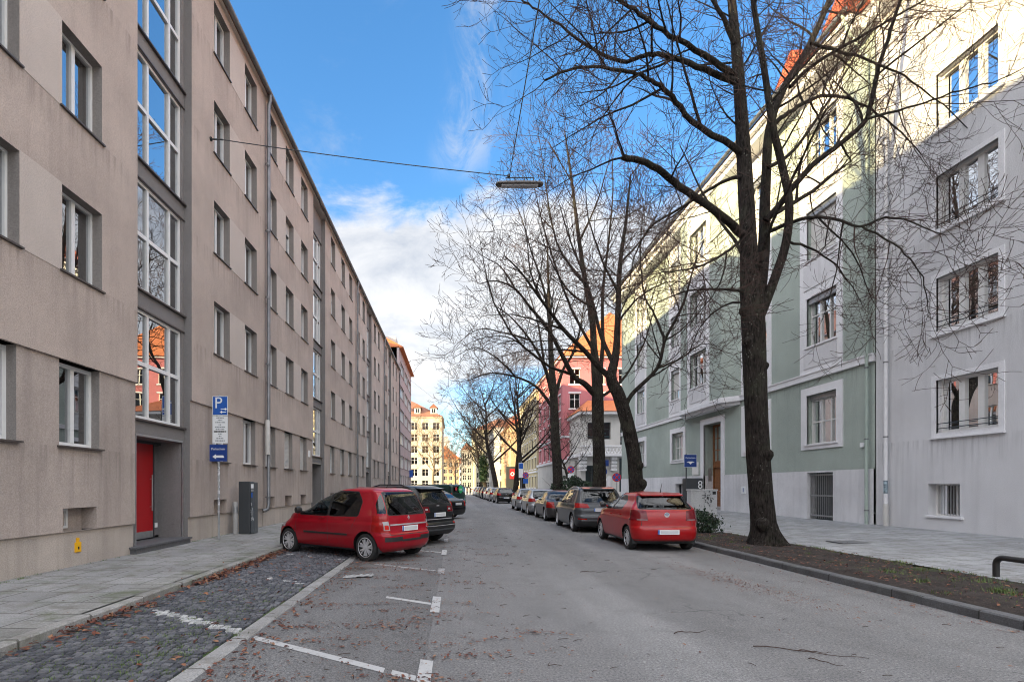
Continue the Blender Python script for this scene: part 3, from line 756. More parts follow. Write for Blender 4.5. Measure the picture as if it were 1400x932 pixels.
# ================================================================== GROUND
def asphalt(name, base=.17, patch=True):
    m, n, b = newmat(name); p = n.pos()
    big = n.noise(n.pos((.5,.12,1)), 1.0, 5, .6); med = n.noise(p, 2.2, 6, .65)
    fine = n.math('ADD', n.math('MULTIPLY', n.noise(p, 150, 2, .7), .45), n.math('MULTIPLY', n.noise(p, 46, 3, .75), .55))
    vor = n.new('ShaderNodeTexVoronoi', feature='F1', ins={'Scale': 60}); n.li(p, vor.inputs['Vector'])
    c0 = (base*.80, base*.79, base*.795); c1 = (base*1.22, base*1.2, base*1.2)
    c = n.ramp(big, [(.3, c0), (.7, c1)])
    c = n.mix(n.math('MULTIPLY', n.ramp(med, [(.5, (0,0,0)), (.72, (1,1,1))]), .45), c, tuple(x*.72 for x in c0))
    c = n.mix(n.ramp(fine, [(.40, (0,0,0)), (.60, (1,1,1))]), n.mix(1, c, (.48,.48,.48,1), 'MULTIPLY'), n.mix(1, c, (1.5,1.5,1.5,1), 'MULTIPLY'))
    c = n.mix(n.ramp(vor.outputs['Color'], [(.82, (0,0,0)), (.95, (.5,.5,.5))]), c, (base*2.1, base*2.05, base*2.0, 1))
    lane = n.noise(n.pos((.75,.018,1)), 1.0, 3, .5)
    c = n.mix(n.ramp(lane, [(.42, (.55,.55,.55)), (.60, (0,0,0))]), c, n.mix(1, c, (.70,.69,.69,1), 'MULTIPLY'))
    # tar cracks
    cr = n.new('ShaderNodeTexVoronoi', feature='DISTANCE_TO_EDGE', ins={'Scale': .55})
    wv = n.new('ShaderNodeVectorMath', operation='ADD'); n.li(p, wv.inputs[0])
    nz = n.new('ShaderNodeTexNoise', ins={'Scale': 1.6, 'Detail': 5}); n.li(p, nz.inputs['Vector']); n.li(nz.outputs['Color'], wv.inputs[1])
    n.li(wv.outputs[0], cr.inputs['Vector'])
    ck = n.math('MULTIPLY', n.ramp(cr.outputs['Distance'], [(.0, (1,1,1)), (.012, (0,0,0))]), n.ramp(n.noise(p, .35, 3), [(.52, (0,0,0)), (.6, (.8,.8,.8))]))
    c = n.mix(ck, c, (base*.3, base*.3, base*.3, 1))
    n.li(c, b.inputs['Base Color']); b.inputs['Roughness'].default_value = .82; b.inputs['Specular IOR Level'].default_value = .35
    n.li(n.bump(fine, .55, .012), b.inputs['Normal'])
    return m
M['asphalt'] = asphalt('worn_asphalt', .19)
M['asphalt_park'] = asphalt('old_asphalt', .145)

def slabs(name, col, sx, sy, moss=0.0, rot=0):
    m, n, b = newmat(name)
    g = n.new('ShaderNodeNewGeometry'); mp = n.new('ShaderNodeMapping'); n.li(g.outputs['Position'], mp.inputs[0]); mp.inputs['Rotation'].default_value = (0,0,R(rot))
    nz = n.new('ShaderNodeTexNoise', ins={'Scale': 2.5, 'Detail': 4}); n.li(g.outputs['Position'], nz.inputs['Vector'])
    vm = n.new('ShaderNodeVectorMath', operation='MULTIPLY_ADD'); n.li(nz.outputs['Color'], vm.inputs[0]); vm.inputs[1].default_value = (.03,.03,0); n.li(mp.outputs[0], vm.inputs[2])
    br = n.new('ShaderNodeTexBrick', ins={'Scale': 1, 'Mortar Size': .012, 'Mortar Smooth': .3, 'Bias': 0, 'Brick Width': sx, 'Row Height': sy, 'Color1': (.9,.9,.9,1), 'Color2': (1.07,1.07,1.07,1), 'Mortar': (.34,.33,.31,1)})
    n.li(vm.outputs[0], br.inputs['Vector'])
    p = n.pos()
    c = n.ramp(n.noise(p, .8, 5, .6), [(.3, tuple(x*.78 for x in col)), (.7, tuple(x*1.18 for x in col))])
    c = n.mix(1, c, br.outputs['Color'], 'MULTIPLY')
    fine = n.noise(p, 52, 4, .75)
    c = n.mix(.75, c, n.mix(1, c, n.ramp(fine, [(.3, (.5,.5,.5)), (.75, (1.5,1.5,1.5))]), 'MULTIPLY'))
    st = n.noise(p, 3.1, 6, .7)
    c = n.mix(n.math('MULTIPLY', n.ramp(st, [(.50, (0,0,0)), (.64, (1,1,1))]), .6), c, tuple(x*y for x, y in zip(col, (.52,.48,.42))))
    if moss:
        c = n.mix(n.math('MULTIPLY', n.ramp(n.noise(p, 2.0, 6, .7), [(.50, (0,0,0)), (.62, (1,1,1))]), moss), c, (.075,.10,.035,1))
    n.li(c, b.inputs['Base Color']); b.inputs['Roughness'].default_value = .85
    h = n.math('ADD', n.math('MULTIPLY', br.outputs['Fac'], -1.0), n.math('MULTIPLY', fine, .25))
    n.li(n.bump(h, .5, .012), b.inputs['Normal'])
    return m
M['slab_left'] = slabs('concrete_paving_left', (.29,.285,.28), .6, .6, .3)
M['slab_right'] = slabs('concrete_paving_right', (.31,.315,.325), .6, .5, .05)
M['slab_moss'] = slabs('mossy_edge_paving', (.27,.265,.25), 5, .3, .6)
M['kerb'] = slabs('kerb_concrete', (.30,.29,.275), 50, 1.0, .35)
M['kerb_dark'] = slabs('dark_kerb_granite', (.105,.105,.11), 50, 1.25, .08)
M['granite'] = slabs('granite_edging', (.28,.275,.27), 50, .9, .0)
M['soil'] = None
def soilmat():
    m, n, b = newmat('dark_soil'); p = n.pos()
    f = n.noise(p, 9, 6, .7); g = n.noise(p, 60, 3, .7)
    c = n.ramp(f, [(.3, (.012,.009,.008)), (.7, (.050,.036,.030))])
    c = n.mix(n.ramp(g, [(.62, (0,0,0)), (.75, (.9,.9,.9))]), c, (.11,.08,.062,1))
    c = n.mix(n.ramp(n.noise(p, 1.3, 5, .65), [(.60, (0,0,0)), (.7, (.6,.6,.6))]), c, (.05,.075,.025,1))
    n.li(c, b.inputs['Base Color']); b.inputs['Roughness'].default_value = .95
    n.li(n.bump(n.math('ADD', f, n.math('MULTIPLY', g, .5)), .9, .04), b.inputs['Normal']); return m
M['soil'] = soilmat()

def sheet(name, pts, mat, nx=1):
    m = MB(); m.add(pts, [tuple(range(len(pts)))]); o = m.build(name, mat); return tag(o, kind='structure')

KL, KS, KR = -4.25, -2.28, 6.38
g = MB(); g.box(-400, 400, -60, 900, -.3, -.02); tag(g.build('ground', plain('distant_ground', (.2,.19,.18), .9)), kind='structure')
sheet('road', [(KS+.09, -12, 0), (KR, -12, 0), (KR, 300, 0), (KS+.09, 300, 0)], M['asphalt'])
sheet('parking_strip', [(KS+.09, -12, .004), (-.27, -12, .004), (-.27, 62, .004), (KS+.09, 62, .004)], M['asphalt_park'])
sheet('side_road', [(KR+.3, 45.5, .004), (60, 45.5, .004), (60, 53, .004), (KR+.3, 53, .004)], M['asphalt'])
sheet('side_road', [(-60, 82, .004), (KS, 82, .004), (KS, 92, .004), (-60, 92, .004)], M['asphalt'])
sheet('pavement', [(-7.02, -12, .15), (KL-.52, -12, .125), (KL-.52, 80, .125), (-7.02, 80, .15)], M['slab_left'])
sheet('pavement_edge', [(KL-.52, -12, .125), (KL-.15, -12, .122), (KL-.15, 80, .122), (KL-.52, 80, .125)], M['slab_moss'])
sheet('pavement', [(-7.5, 92, .12), (KS-.2, 92, .12), (KS-.2, 260, .12), (-7.5, 260, .12)], M['slab_left'])
def kerbrow(name, x0, x1, y0, y1, z, mat, ln, seed, zb=-.05):
    rr = random.Random(seed); m = MB(); y = y0
    while y < y1:
        e = min(y+ln, y1); j = rr.uniform(-.006, .006); h = z + rr.uniform(-.005, .005); c = .018
        xa, xb = x0+j, x1+j
        v = [(xa,y+.004,zb),(xb,y+.004,zb),(xb,y+.004,h-c),(xb-c,y+.004,h),(xa+c,y+.004,h),(xa,y+.004,h-c)]
        w = [(a,e-.004,cc) for a,_,cc in v]
        m.add(v+w, [(0,1,2,3,4,5),(11,10,9,8,7,6)] + [(i,i+6,(i+1)%6+6,(i+1)%6) for i in range(6)]); y = e
    return tag(m.build(name, mat), kind='structure')
kerbrow('kerb', KL-.15, KL, -3, 80, .12, M['kerb'], 1.0, 1)
kerbrow('granite_edging', KS-.09, KS+.09, -3, 62, .022, M['granite'], .9, 2)
kerbrow('kerb', KR, KR+.2, -3, 45, .12, M['kerb_dark'], 1.25, 3)
kerbrow('kerb', KR, KR+.2, 53, 200, .12, M['kerb_dark'], 1.25, 4)
# right pavement rises gently to the houses
ZR = lambda x: .12 + max(0, (x-8.7))*.22/5.3
sheet('pavement', [(8.75, -12, .125), (RX+.02, -12, ZR(RX)), (RX+.02, 45, ZR(RX)), (8.75, 45, .125)], M['slab_right'])
sheet('pavement', [(KR+.2, 16.4, .113), (8.75, 16.4, .118), (8.75, 45, .118), (KR+.2, 45, .113)], M['slab_right'])
sheet('pavement', [(KR+.2, 53, .115), (30, 53, .14), (30, 200, .14), (KR+.2, 200, .115)], M['slab_right'])
# soil bed with an uneven surface
def soilbed(x0, x1, y0, y1, seed):
    rr = random.Random(seed); m = MB(); nx, ny = 22, int((y1-y0)/.1); v = []
    for j in range(ny+1):
        for i in range(nx+1):
            fx = i/nx; edge = min(fx, 1-fx)*2
            v.append((x0+(x1-x0)*fx + (rr.uniform(-.05,.07) if i == nx else 0), y0+(y1-y0)*j/ny, .10+.045*min(1, edge*4)+rr.uniform(-.016,.018)+.02*math.sin(j*.31+i*.5)))
    m.add(v, [(j*(nx+1)+i, j*(nx+1)+i+1, (j+1)*(nx+1)+i+1, (j+1)*(nx+1)+i) for j in range(ny) for i in range(nx)])
    return tag(m.build('soil_bed', M['soil'], smooth=True, angle=180), kind='structure')
soilbed(KR+.19, 8.72, -1, 16.3, 5)
for yy in (21.0, 26.6, 38.2, 63, 89):
    soilbed(KR+.5, 8.6, yy-1.1, yy+2.2, int(yy))
kerbrow('bed_edging', KR+.2, 8.8, 16.3, 16.42, .135, M['granite'], 1.2, 6)

# ---- cobbles: real stones between kerb and granite edging
def stonemat():
    m, n, b = newmat('basalt_cobbles'); p = n.pos(); r = n.island()
    c = n.ramp(r, [(0, (.05,.052,.062)), (.5, (.085,.088,.10)), (1, (.14,.14,.152))])
    f = n.noise(p, 45, 4, .7)
    c = n.mix(.5, c, n.mix(1, c, n.ramp(f, [(.3, (.5,.5,.5)), (.7, (1.5,1.5,1.5))]), 'MULTIPLY'))
    n.li(c, b.inputs['Base Color']); b.inputs['Roughness'].default_value = .6
    n.li(n.bump(f, .5, .01), b.inputs['Normal']); return m
M['cobble'] = stonemat()
def jointmat():
    m, n, b = newmat('mossy_joint_sand'); p = n.pos()
    c = n.ramp(n.noise(p, 1.1, 6, .7), [(.38, (.022,.020,.018)), (.50, (.045,.078,.016)), (.8, (.075,.13,.024))])
    n.li(c, b.inputs['Base Color']); b.inputs['Roughness'].default_value = .95
    n.li(n.bump(n.noise(p, 60, 3), .8, .02), b.inputs['Normal']); return m
M['joint'] = jointmat()
sheet('cobble_bed', [(KL, -3, .0), (KS-.09, -3, .0), (KS-.09, 62, .0), (KL, 62, .0)], M['joint'])
rc = random.Random(11); m = MB(); mw = MB()
def in_line(x, y):      # painted bay lines running on over the stones
    for k in range(0, 5):
        yl = 4.28 + 2.72*k; t = (x + .3)/-1.0
        yy = yl + (-.3-x)*.64
        if abs(y-yy) < .085 and x > -3.9 and (k in (0, 1, 2) and rc.random() < (.85, .30, .2)[k]): return True
    return False
y = 1.2
row = 0
while y < 23:
    x = KL + .01; rl = .084 + rc.uniform(-.006, .006)
    arc = lambda xx: .10*math.sin((xx-KL)/1.9*math.pi)
    while x < KS - .10:
        w = rc.uniform(.075, .105); x2 = min(x+w, KS-.095)
        if x2 - x > .04:
            gx = .0085; h = .03 + rc.uniform(-.004, .004); cx, cy = (x+x2)/2, y+rl/2
            a = arc(cx)
            q = [(x+gx, y+gx), (x2-gx, y+gx), (x2-gx, y+rl-gx), (x+gx, y+rl-gx)]
            q = [(px+rc.uniform(-.004,.004), py+a+rc.uniform(-.004,.004)) for px, py in q]
            tx, ty = rc.uniform(-.003,.003), rc.uniform(-.003,.003)
            lo = [(px, py, -.005) for px, py in q]
            mid = [(px, py, h-.009) for px, py in q]
            top = [(cx+(px-cx)*.86, cy+a+(py-cy-a)*.86, h + tx*(1 if px > cx else -1) + ty*(1 if py-a > cy else -1)) for px, py in q]
            fs = [(8,9,10,11)] + [(i, (i+1)%4, (i+1)%4+4, i+4) for i in range(4)] + [(i+4, (i+1)%4+4, (i+1)%4+8, i+8) for i in range(4)]
            (mw if in_line(cx, cy+a) else m).add(lo+mid+top, fs)
        x = x2
        if x2 >= KS-.096: break
    y += rl; row += 1
tag(m.build('cobble_paving', M['cobble']), kind='structure')
def paintmat(name, wear=.5):
    m_, n, b = newmat(name); p = n.pos()
    f = n.noise(p, 14, 6, .75); fine = n.noise(p, 120, 2, .7)
    k = n.math('ADD', n.math('MULTIPLY', f, .75), n.math('MULTIPLY', fine, .35))
    c = n.ramp(k, [(wear-.1, (.17,.165,.165)), (wear+.04, (.42,.42,.42))])
    n.li(c, b.inputs['Base Color']); b.inputs['Roughness'].default_value = .75
    n.li(n.bump(fine, .4, .01), b.inputs['Normal']); return m_
M['paint'] = paintmat('worn_road_paint', .47); M['paint_faint'] = paintmat('faint_road_paint', .58)
tag(mw.build('painted_cobbles', M['paint'], smooth=True, angle=60), kind='structure')

# ---- bay markings on the asphalt: slanted line + T bar
def marking(name, pts, mat, z=.008):
    m = MB(); m.add([(x, y, z) for x, y in pts], [tuple(range(len(pts)))]); return tag(m.build(name, mat), kind='structure')
def sline(x0, x1, yc, w=.115, sl=-.64, mat='paint', z=.008):      # slanted line through (-.3, yc)
    f = lambda x: yc + (-.3-x)*-sl
    marking('bay_line', [(x0, f(x0)-w/2), (x1, f(x1)-w/2), (x1, f(x1)+w/2), (x0, f(x0)+w/2)], M[mat], z)
YT = [4.28 + 2.72*k for k in range(18)]
for k, yt in enumerate(YT):
    mat = 'paint' if k in (0, 1, 3, 4) else 'paint_faint'
    L = .48 if k != 2 else .3
    marking('bay_mark', [(-.32, yt-L*.95), (-.20, yt-L), (-.20, yt+L*.9), (-.32, yt+L)], M[mat], .012)
    if k == 0:
        sline(-2.15, -.62, yt); sline(-.55, -.33, yt)
    elif k == 1: sline(-1.0, -.33, yt)
    else: sline(-1.7, -.33, yt, mat='paint_faint' if k < 3 else mat)

# ---- drain grate beside the edging, paper scrap
t = empty('drain_grate', (-1.95, 9.9, .0), 'rusty drain grate in the gutter beside the red car\'s rear wheel', 'drain')
g = MB()
for i in range(8): g.box(-2.16+.055*i, -2.13+.055*i, 9.80, 10.08, .005, .014)
g.box(-2.19, -1.72, 9.76, 9.80, .005, .016); g.box(-2.19, -1.72, 10.08, 10.13, .005, .016)
g.build('bars', plain('rusty_iron', (.11,.105,.10), .8, var=.3, vscale=30), t)
g = MB(); g.quad((-2.18,9.77,.0055), (-1.73,9.77,.0055), (-1.73,10.12,.0055), (-2.18,10.12,.0055)); g.build('shaft', M['black'], t)
t = empty('paper_scrap', (-1.75, 9.05, .0), 'crumpled white paper sheet lying in leaves behind the red car', 'litter')
g = MB(); rr = random.Random(4); n = 9
vv = [(-1.95+.48*i/n + rr.uniform(-.02,.02), 8.95+.22*j/n + rr.uniform(-.02,.02) + .1*i/n, .012+abs(rr.gauss(0,.016))) for j in range(n+1) for i in range(n+1)]
g.add(vv, [(j*(n+1)+i, j*(n+1)+i+1, (j+1)*(n+1)+i+1, (j+1)*(n+1)+i) for j in range(n) for i in range(n)]); g.build('sheet', plain('dirty_paper', (.30,.30,.30), .8, var=.2, vscale=20), t)
# ================================================================== TREES
def barkmat(name, a, b_, sc_=9):
    m, n, b = newmat(name)
    p = n.pos((1,1,.22)); f = n.noise(p, sc_*2.6, 6, .75); g = n.noise(n.pos(), 2, 4)
    c = n.ramp(f, [(.36, a), (.66, b_)])
    c = n.mix(n.math('MULTIPLY', n.ramp(g, [(.5, (0,0,0)), (.7, (1,1,1))]), .35), c, (.085,.09,.06,1))
    v = n.new('ShaderNodeTexVoronoi', feature='F1', ins={'Scale': 17}); n.li(n.pos((1,1,.6)), v.inputs['Vector'])
    c = n.mix(n.math('MULTIPLY', n.ramp(v.outputs['Distance'], [(.16, (1,1,1)), (.26, (0,0,0))]), n.ramp(n.noise(n.pos(), 3.3, 4), [(.50, (0,0,0)), (.62, (.75,.75,.75))])), c, (.19,.19,.16,1))   # lichen flecks
    n.li(c, b.inputs['Base Color']); b.inputs['Roughness'].default_value = .95; b.inputs['Specular IOR Level'].default_value = .15
    n.li(n.bump(f, 1.0, .09), b.inputs['Normal']); return m
M['bark'] = barkmat('furrowed_bark', (.007,.006,.0055), (.062,.051,.044))
M['twig'] = plain('dark_twigs', (.062,.040,.034), .9, spec=.15)
M['bark_pale'] = barkmat('pale_bark', (.16,.12,.085), (.34,.27,.2))
M['twig_pale'] = plain('pale_twigs', (.20,.145,.10), .9, spec=.15)

def smooth_path(pts, k=4):
    """Catmull-Rom through (x,y,z,r)"""
    out = []; n = len(pts)
    g = lambda i: pts[max(0, min(n-1, i))]
    for i in range(n-1):
        a, b, c, d = g(i-1), g(i), g(i+1), g(i+2)
        for j in range(k):
            t = j/k
            out.append(tuple(.5*((2*b[q])+(-a[q]+c[q])*t+(2*a[q]-5*b[q]+4*c[q]-d[q])*t*t+(-a[q]+3*b[q]-3*c[q]+d[q])*t**3) for q in range(4)))
    out.append(tuple(pts[-1])); return out

class TreeGen:
    def __init__(s, seed, rmin=.004, scale=1.0, dens=(3.2, 4.5, 6.0), maxlv=3, up=.12, lens=(2.4, 1.15, .55)):
        s.r = random.Random(seed); s.tw = MB(); s.lb = MB(); s.rmin = rmin; s.sc = scale; s.dens = dens; s.maxlv = maxlv; s.up = up; s.lens = lens
    def rv(s):
        r = s.r
        while 1:
            v = Vector((r.uniform(-1,1), r.uniform(-1,1), r.uniform(-1,1)))
            if .1 < v.length < 1: return v.normalized()
    def wiggly(s, p, d, L, r0, lv):
        n = {1: 7, 2: 5, 3: 3}.get(lv, 3)
        pts = [(p.x, p.y, p.z, r0)]; d = d.normalized(); q = p.copy()
        bend = s.rv()*.42 + Vector((0,0,s.up*1.6))
        for i in range(n):
            d = (d + bend*(1.0/n) + s.rv()*.16).normalized()
            q = q + d*(L/n)
            pts.append((q.x, q.y, q.z, max(s.rmin, r0*(1-.75*(i+1)/n))))
        return pts
    def spawn(s, path, lv, t0=.25, endtw=True, dmul=1.0):
        """children along a path"""
        r = s.r
        L = [0]
        for a, b in zip(path, path[1:]): L.append(L[-1] + math.dist(a[:3], b[:3]))
        tot = L[-1]
        if lv > s.maxlv or tot < .05: return
        cnt = max(1, int(tot*s.dens[lv-1]*dmul*(1-t0)*r.uniform(.8, 1.2)/s.sc))
        for i in range(cnt + (2 if endtw else 0)):
            tt = t0 + (1-t0)*((i+r.random())/cnt) if i < cnt else 1.0
            x = min(tt, 1.0)*tot
            j = 0
            while j < len(L)-2 and L[j+1] < x: j += 1
            f = (x-L[j])/max(1e-6, L[j+1]-L[j]); f = min(1, max(0, f))
            a, b = path[j], path[j+1]
            p = Vector([a[k]+(b[k]-a[k])*f for k in range(3)]); pr = a[3]+(b[3]-a[3])*f
            tan = (Vector(b[:3])-Vector(a[:3])).normalized()
            side = s.rv(); side = (side - tan*side.dot(tan))
            if side.length < .05: continue
            side.normalize()
            fwd = r.uniform(.35, 1.0) if tt < .98 else 1.6
            d = (tan*fwd + side + Vector((0,0,s.up))).normalized()
            Lc = s.lens[lv-1]*s.sc*r.uniform(.5, 1.25)*(1.15-.5*tt)
            rc = max(s.rmin, min(pr*.62, Lc*.0135))
            pts = s.wiggly(p, d, Lc, rc, lv)
            big = rc > .02
            (s.lb if big else s.tw).tube([q[:3] for q in pts], [q[3] for q in pts], 5 if big else 3, cap=False)
            s.spawn(pts, lv+1, .2)

def px2w(px, py, Y): return ((px-622)*Y/700.0, Y, 1.62-(py-664)*Y/700.0)
def limb(pts_px, Y0, dY, r0, r1, off=0.0):
    """limb traced in the photograph, given its own depth run"""
    n = len(pts_px); out = []
    tot = 0; L = [0]
    for a, b in zip(pts_px, pts_px[1:]): L.append(L[-1]+math.dist(a, b))
    for (px, py), l in zip(pts_px, L):
        t = l/L[-1]; out.append((*px2w(px, py, Y0+dY*t), r0+(r1-r0)*t**.8))
    return out

def finish(t, G, trunk_mb, bark='bark', twig='twig'):
    a = trunk_mb.build('trunk', M[bark], t, smooth=True, angle=180)
    G.tw.build('twigs', M[twig], t)
    return t

def trunkmesh(mb, path, n=16, seed=1, rough=.05, flare=None):
    """thick limb with a lumpy cross-section"""
    rr = random.Random(seed); ref = Vector((1,0,0)); vs = []; fs = []
    ph = [rr.uniform(0, 6.28) for _ in range(6)]
    for i, q in enumerate(path):
        p = Vector(q[:3]); t = Vector(path[min(i+1, len(path)-1)][:3]) - Vector(path[max(i-1, 0)][:3]); t.normalize()
        a = ref - t*ref.dot(t)
        if a.length < .1: a = t.orthogonal()
        a.normalize(); ref = a; b = t.cross(a)
        for k in range(n):
            an = 2*math.pi*k/n
            rad = q[3]*(1 + rough*math.sin(3*an+ph[0]+i*.3) + rough*.8*math.sin(5*an+ph[1]-i*.5) + rr.uniform(-rough, rough)*.5)
            if flare: rad *= 1 + flare*max(0, 1-(p.z-path[0][2])/.7)**2*(.55+.45*math.sin(4*an+ph[2]))
            vs.append(p + (a*math.cos(an)+b*math.sin(an))*rad)
    for i in range(len(path)-1):
        for k in range(n): fs.append((i*n+k, i*n+(k+1)%n, (i+1)*n+(k+1)%n, (i+1)*n+k))
    fs.append(tuple((len(path)-1)*n+k for k in range(n)))
    mb.add(vs, fs)

def build_tree(name, label, base, stems, limbs, seed, group='bare street trees along the right kerb', dens=(3.2,4.5,6), rmin=.004, scale=1, maxlv=3, lens=(2.4,1.15,.55), bark='bark', twig='twig', dm=1.0, up=.12, knobs=()):
    """stems/limbs: lists of (path, spawn_start, density)"""
    t = empty(name, base, label, 'tree', group)
    G = TreeGen(seed, rmin, scale, dens, maxlv, up, lens); tm = G.lb
    for i, (path, t0, dn) in enumerate(stems):
        sp = smooth_path(path, 5); trunkmesh(tm, sp, 18, seed+i, .045, .55 if i == 0 else None)
        if t0 < 1: G.spawn(sp, 1, t0, dmul=dn*dm)
    for i, (path, t0, dn) in enumerate(limbs):
        sp = smooth_path(path, 5)
        # slight gnarl so traced limbs are not perfectly smooth
        rr = random.Random(seed*31+i)
        sp = [(x+rr.uniform(-.012,.012), y+rr.uniform(-.03,.03), z+rr.uniform(-.012,.012), r) for x, y, z, r in sp]
        trunkmesh(tm, sp, 8, seed+50+i, .05)
        G.spawn(sp, 1, t0, dmul=dn*dm)
    if knobs:        # pruning scars bulging from the trunk
        sp = smooth_path(stems[0][0], 5)
        for (i, an, kr) in knobs:
            q = sp[i]; c = Vector(q[:3]) + Vector((math.cos(an), math.sin(an), 0))*q[3]*.92
            tm.lathe([(.001,-kr*1.5),(kr*.55,-kr*1.3),(kr,-kr*.4),(kr*.95,kr*.3),(kr*.5,kr*.8),(.001,kr*.9)], c, 'z', 10)
    return finish(t, G, tm, bark, twig)

# ---- big lime tree in the soil bed, right foreground
Y1 = 13.0
l = lambda p, dY, r0, r1, t0=.2, dn=1.0, y0=Y1: (limb(p, y0, dY, r0, r1), t0, dn)
stems = [
    ([(*px2w(1047, 748, Y1), .36), (*px2w(1043, 700, Y1), .285), (*px2w(1036, 600, Y1), .265), (*px2w(1031, 500, Y1), .262), (*px2w(1029, 425, Y1), .27), (*px2w(1024, 350, Y1), .20), (*px2w(1019, 240, Y1+.1), .175), (*px2w(1011, 120, Y1+.3), .14), (*px2w(1000, 0, Y1+.6), .10), (*px2w(992, -110, Y1+1), .05)], .62, 1.4),
    (limb([(1034, 430), (1044, 350), (1047, 250), (1052, 175), (1072, 120), (1108, 60), (1150, -40), (1180, -120)], Y1, 1.2, .16, .05), .45, 1.3),
    (limb([(1036, 440), (1058, 383), (1075, 330), (1079, 278), (1069, 225), (1056, 170), (1044, 90), (1030, 0), (1026, -80)], Y1-.05, -1.0, .12, .045), .45, 1.2),
]
limbs = [
    l([(1016, 322), (985, 295), (930, 255), (892, 226), (852, 216)], -1.6, .10, .065, .35, .6),
    l([(1012, 207), (945, 164), (914, 126), (885, 108), (858, 98), (800, 92), (745, 108)], -2.2, .085, .02, .2, 1.2),
    l([(1008, 113), (963, 95), (914, 77), (880, 76), (850, 84), (800, 60), (745, 20), (712, 0)], 1.2, .085, .02, .2, 1.2),
    l([(1006, 104), (950, 68), (896, 36), (860, 9), (815, -15), (760, -20)], -1.2, .08, .02, .25, 1.3),
    l([(1018, 240), (985, 250), (930, 285), (890, 310), (868, 350), (860, 390)], 1.6, .05, .012, .25, 1.2),
    l([(1012, 330), (985, 350), (950, 366), (905, 372)], -2.4, .04, .012, .2, 1.1),
    l([(1004, 60), (975, 0), (930, -60), (880, -110)], -.5, .06, .02, .3, 1.2),
    l([(1049, 301), (1103, 234), (1150, 195), (1184, 162), (1202, 90), (1222, 30), (1240, -30)], -1.6, .085, .03, .3, 1.2),
    l([(1184, 162), (1240, 148), (1300, 128), (1370, 108), (1420, 80)], -1.2, .03, .008, .1, 1.4, Y1-1.1),
    l([(1058, 169), (1085, 150), (1112, 135), (1140, 131), (1166, 138), (1209, 162), (1260, 210)], 1.4, .06, .012, .2, 1.2),
    l([(1049, 318), (1085, 302), (1130, 297), (1175, 310), (1220, 297), (1290, 322)], -2.2, .055, .010, .25, 1.4),
    l([(1047, 299), (1080, 280), (1112, 261), (1139, 238)], 2.0, .065, .045, .35, 1.1),
    l([(1079, 120), (1110, 90), (1160, 60), (1230, 20), (1300, -20)], -1.8, .05, .012, .25, 1.3),
    l([(1108, 60), (1150, 70), (1200, 88), (1260, 120), (1330, 180)], 1.0, .04, .01, .25, 1.2),
    l([(1180, 310), (1230, 340), (1262, 380), (1270, 430)], -1.0, .025, .007, .2, 1.3, Y1-1.3),
    l([(1075, 330), (1110, 340), (1150, 370), (1180, 420)], 2.0, .035, .008, .3, 1.2),
    l([(1020, 400), (980, 395), (930, 400), (880, 425)], -1.8, .035, .008, .15, 1.2),
    l([(1020, 412), (985, 420), (955, 450), (940, 490)], 1.4, .03, .007, .15, 1.2),
    l([(1031, 390), (1010, 340), (970, 280), (930, 200)], 3.4, .06, .015, .3, .9),
    l([(1035, 380), (1050, 320), (1085, 240), (1130, 150)], -3.2, .05, .015, .35, .9),
    l([(1050, 230), (1090, 200), (1150, 110), (1200, 20)], 3.4, .05, .015, .35, .9),
]
build_tree('street_tree', 'largest bare lime tree, in the soil bed in the right foreground', (*px2w(1047, 745, Y1)[:2], .1), stems, limbs, 5, dens=(2.8, 4.0, 4.6), rmin=.0048, knobs=((9, -1.2, .13), (15, -.4, .09), (4, -2.2, .16), (17, -2.6, .12), (20, -2.9, .13)))

# ---- leaning tree behind the red hatchback
Y2 = 21.6
l2 = lambda p, dY, r0, r1, t0=.2, dn=1.0, y0=Y2: (limb(p, y0, dY, r0, r1), t0, dn)
stems = [
    ([(*px2w(873, 712, Y2), .33), (*px2w(869, 660, Y2), .29), (*px2w(866, 620, Y2), .28), (*px2w(858, 580, Y2), .27), (*px2w(846, 540, Y2), .26), (*px2w(836, 517, Y2), .22), (*px2w(842, 480, Y2), .15), (*px2w(845, 425, Y2), .12), (*px2w(848, 360, Y2), .09), (*px2w(856, 300, Y2), .06), (*px2w(862, 240, Y2), .03)], .55, 1.3),
    (limb([(836, 517), (822, 505), (800, 480), (770, 450), (740, 410), (712, 372), (690, 350)], Y2, -2.5, .13, .02), .25, 1.4),
    (limb([(852, 566), (863, 540), (898, 504), (909, 465), (923, 438), (936, 410), (950, 360), (962, 330)], Y2, -1.5, .10, .02), .2, 1.4),
    (limb([(840, 500), (822, 460), (812, 420), (800, 380), (780, 330), (765, 280)], Y2, 1.5, .10, .02), .25, 1.3),
]
limbs = [
    l2([(898, 504), (930, 490), (960, 470), (985, 475)], 1.5, .05, .01, .1, 1.4),
    l2([(909, 465), (895, 430), (880, 400), (876, 340), (880, 280)], 1.2, .06, .012, .2, 1.3),
    l2([(845, 440), (870, 410), (900, 390), (925, 385), (960, 395)], -2, .05, .01, .2, 1.3),
    l2([(846, 400), (825, 360), (805, 300), (800, 250)], -1, .06, .01, .2, 1.3),
    l2([(800, 480), (760, 478), (715, 480), (680, 490)], 1.5, .05, .01, .2, 1.3),
    l2([(740, 410), (725, 370), (720, 320), (715, 280)], 1.5, .05, .01, .1, 1.4),
    l2([(770, 450), (740, 440), (700, 430), (660, 432)], -1, .05, .01, .1, 1.4),
    l2([(812, 420), (780, 400), (750, 350), (735, 300)], -1.5, .05, .01, .2, 1.3),
    l2([(848, 360), (875, 330), (900, 290), (920, 260)], 2, .05, .01, .2, 1.3),
]
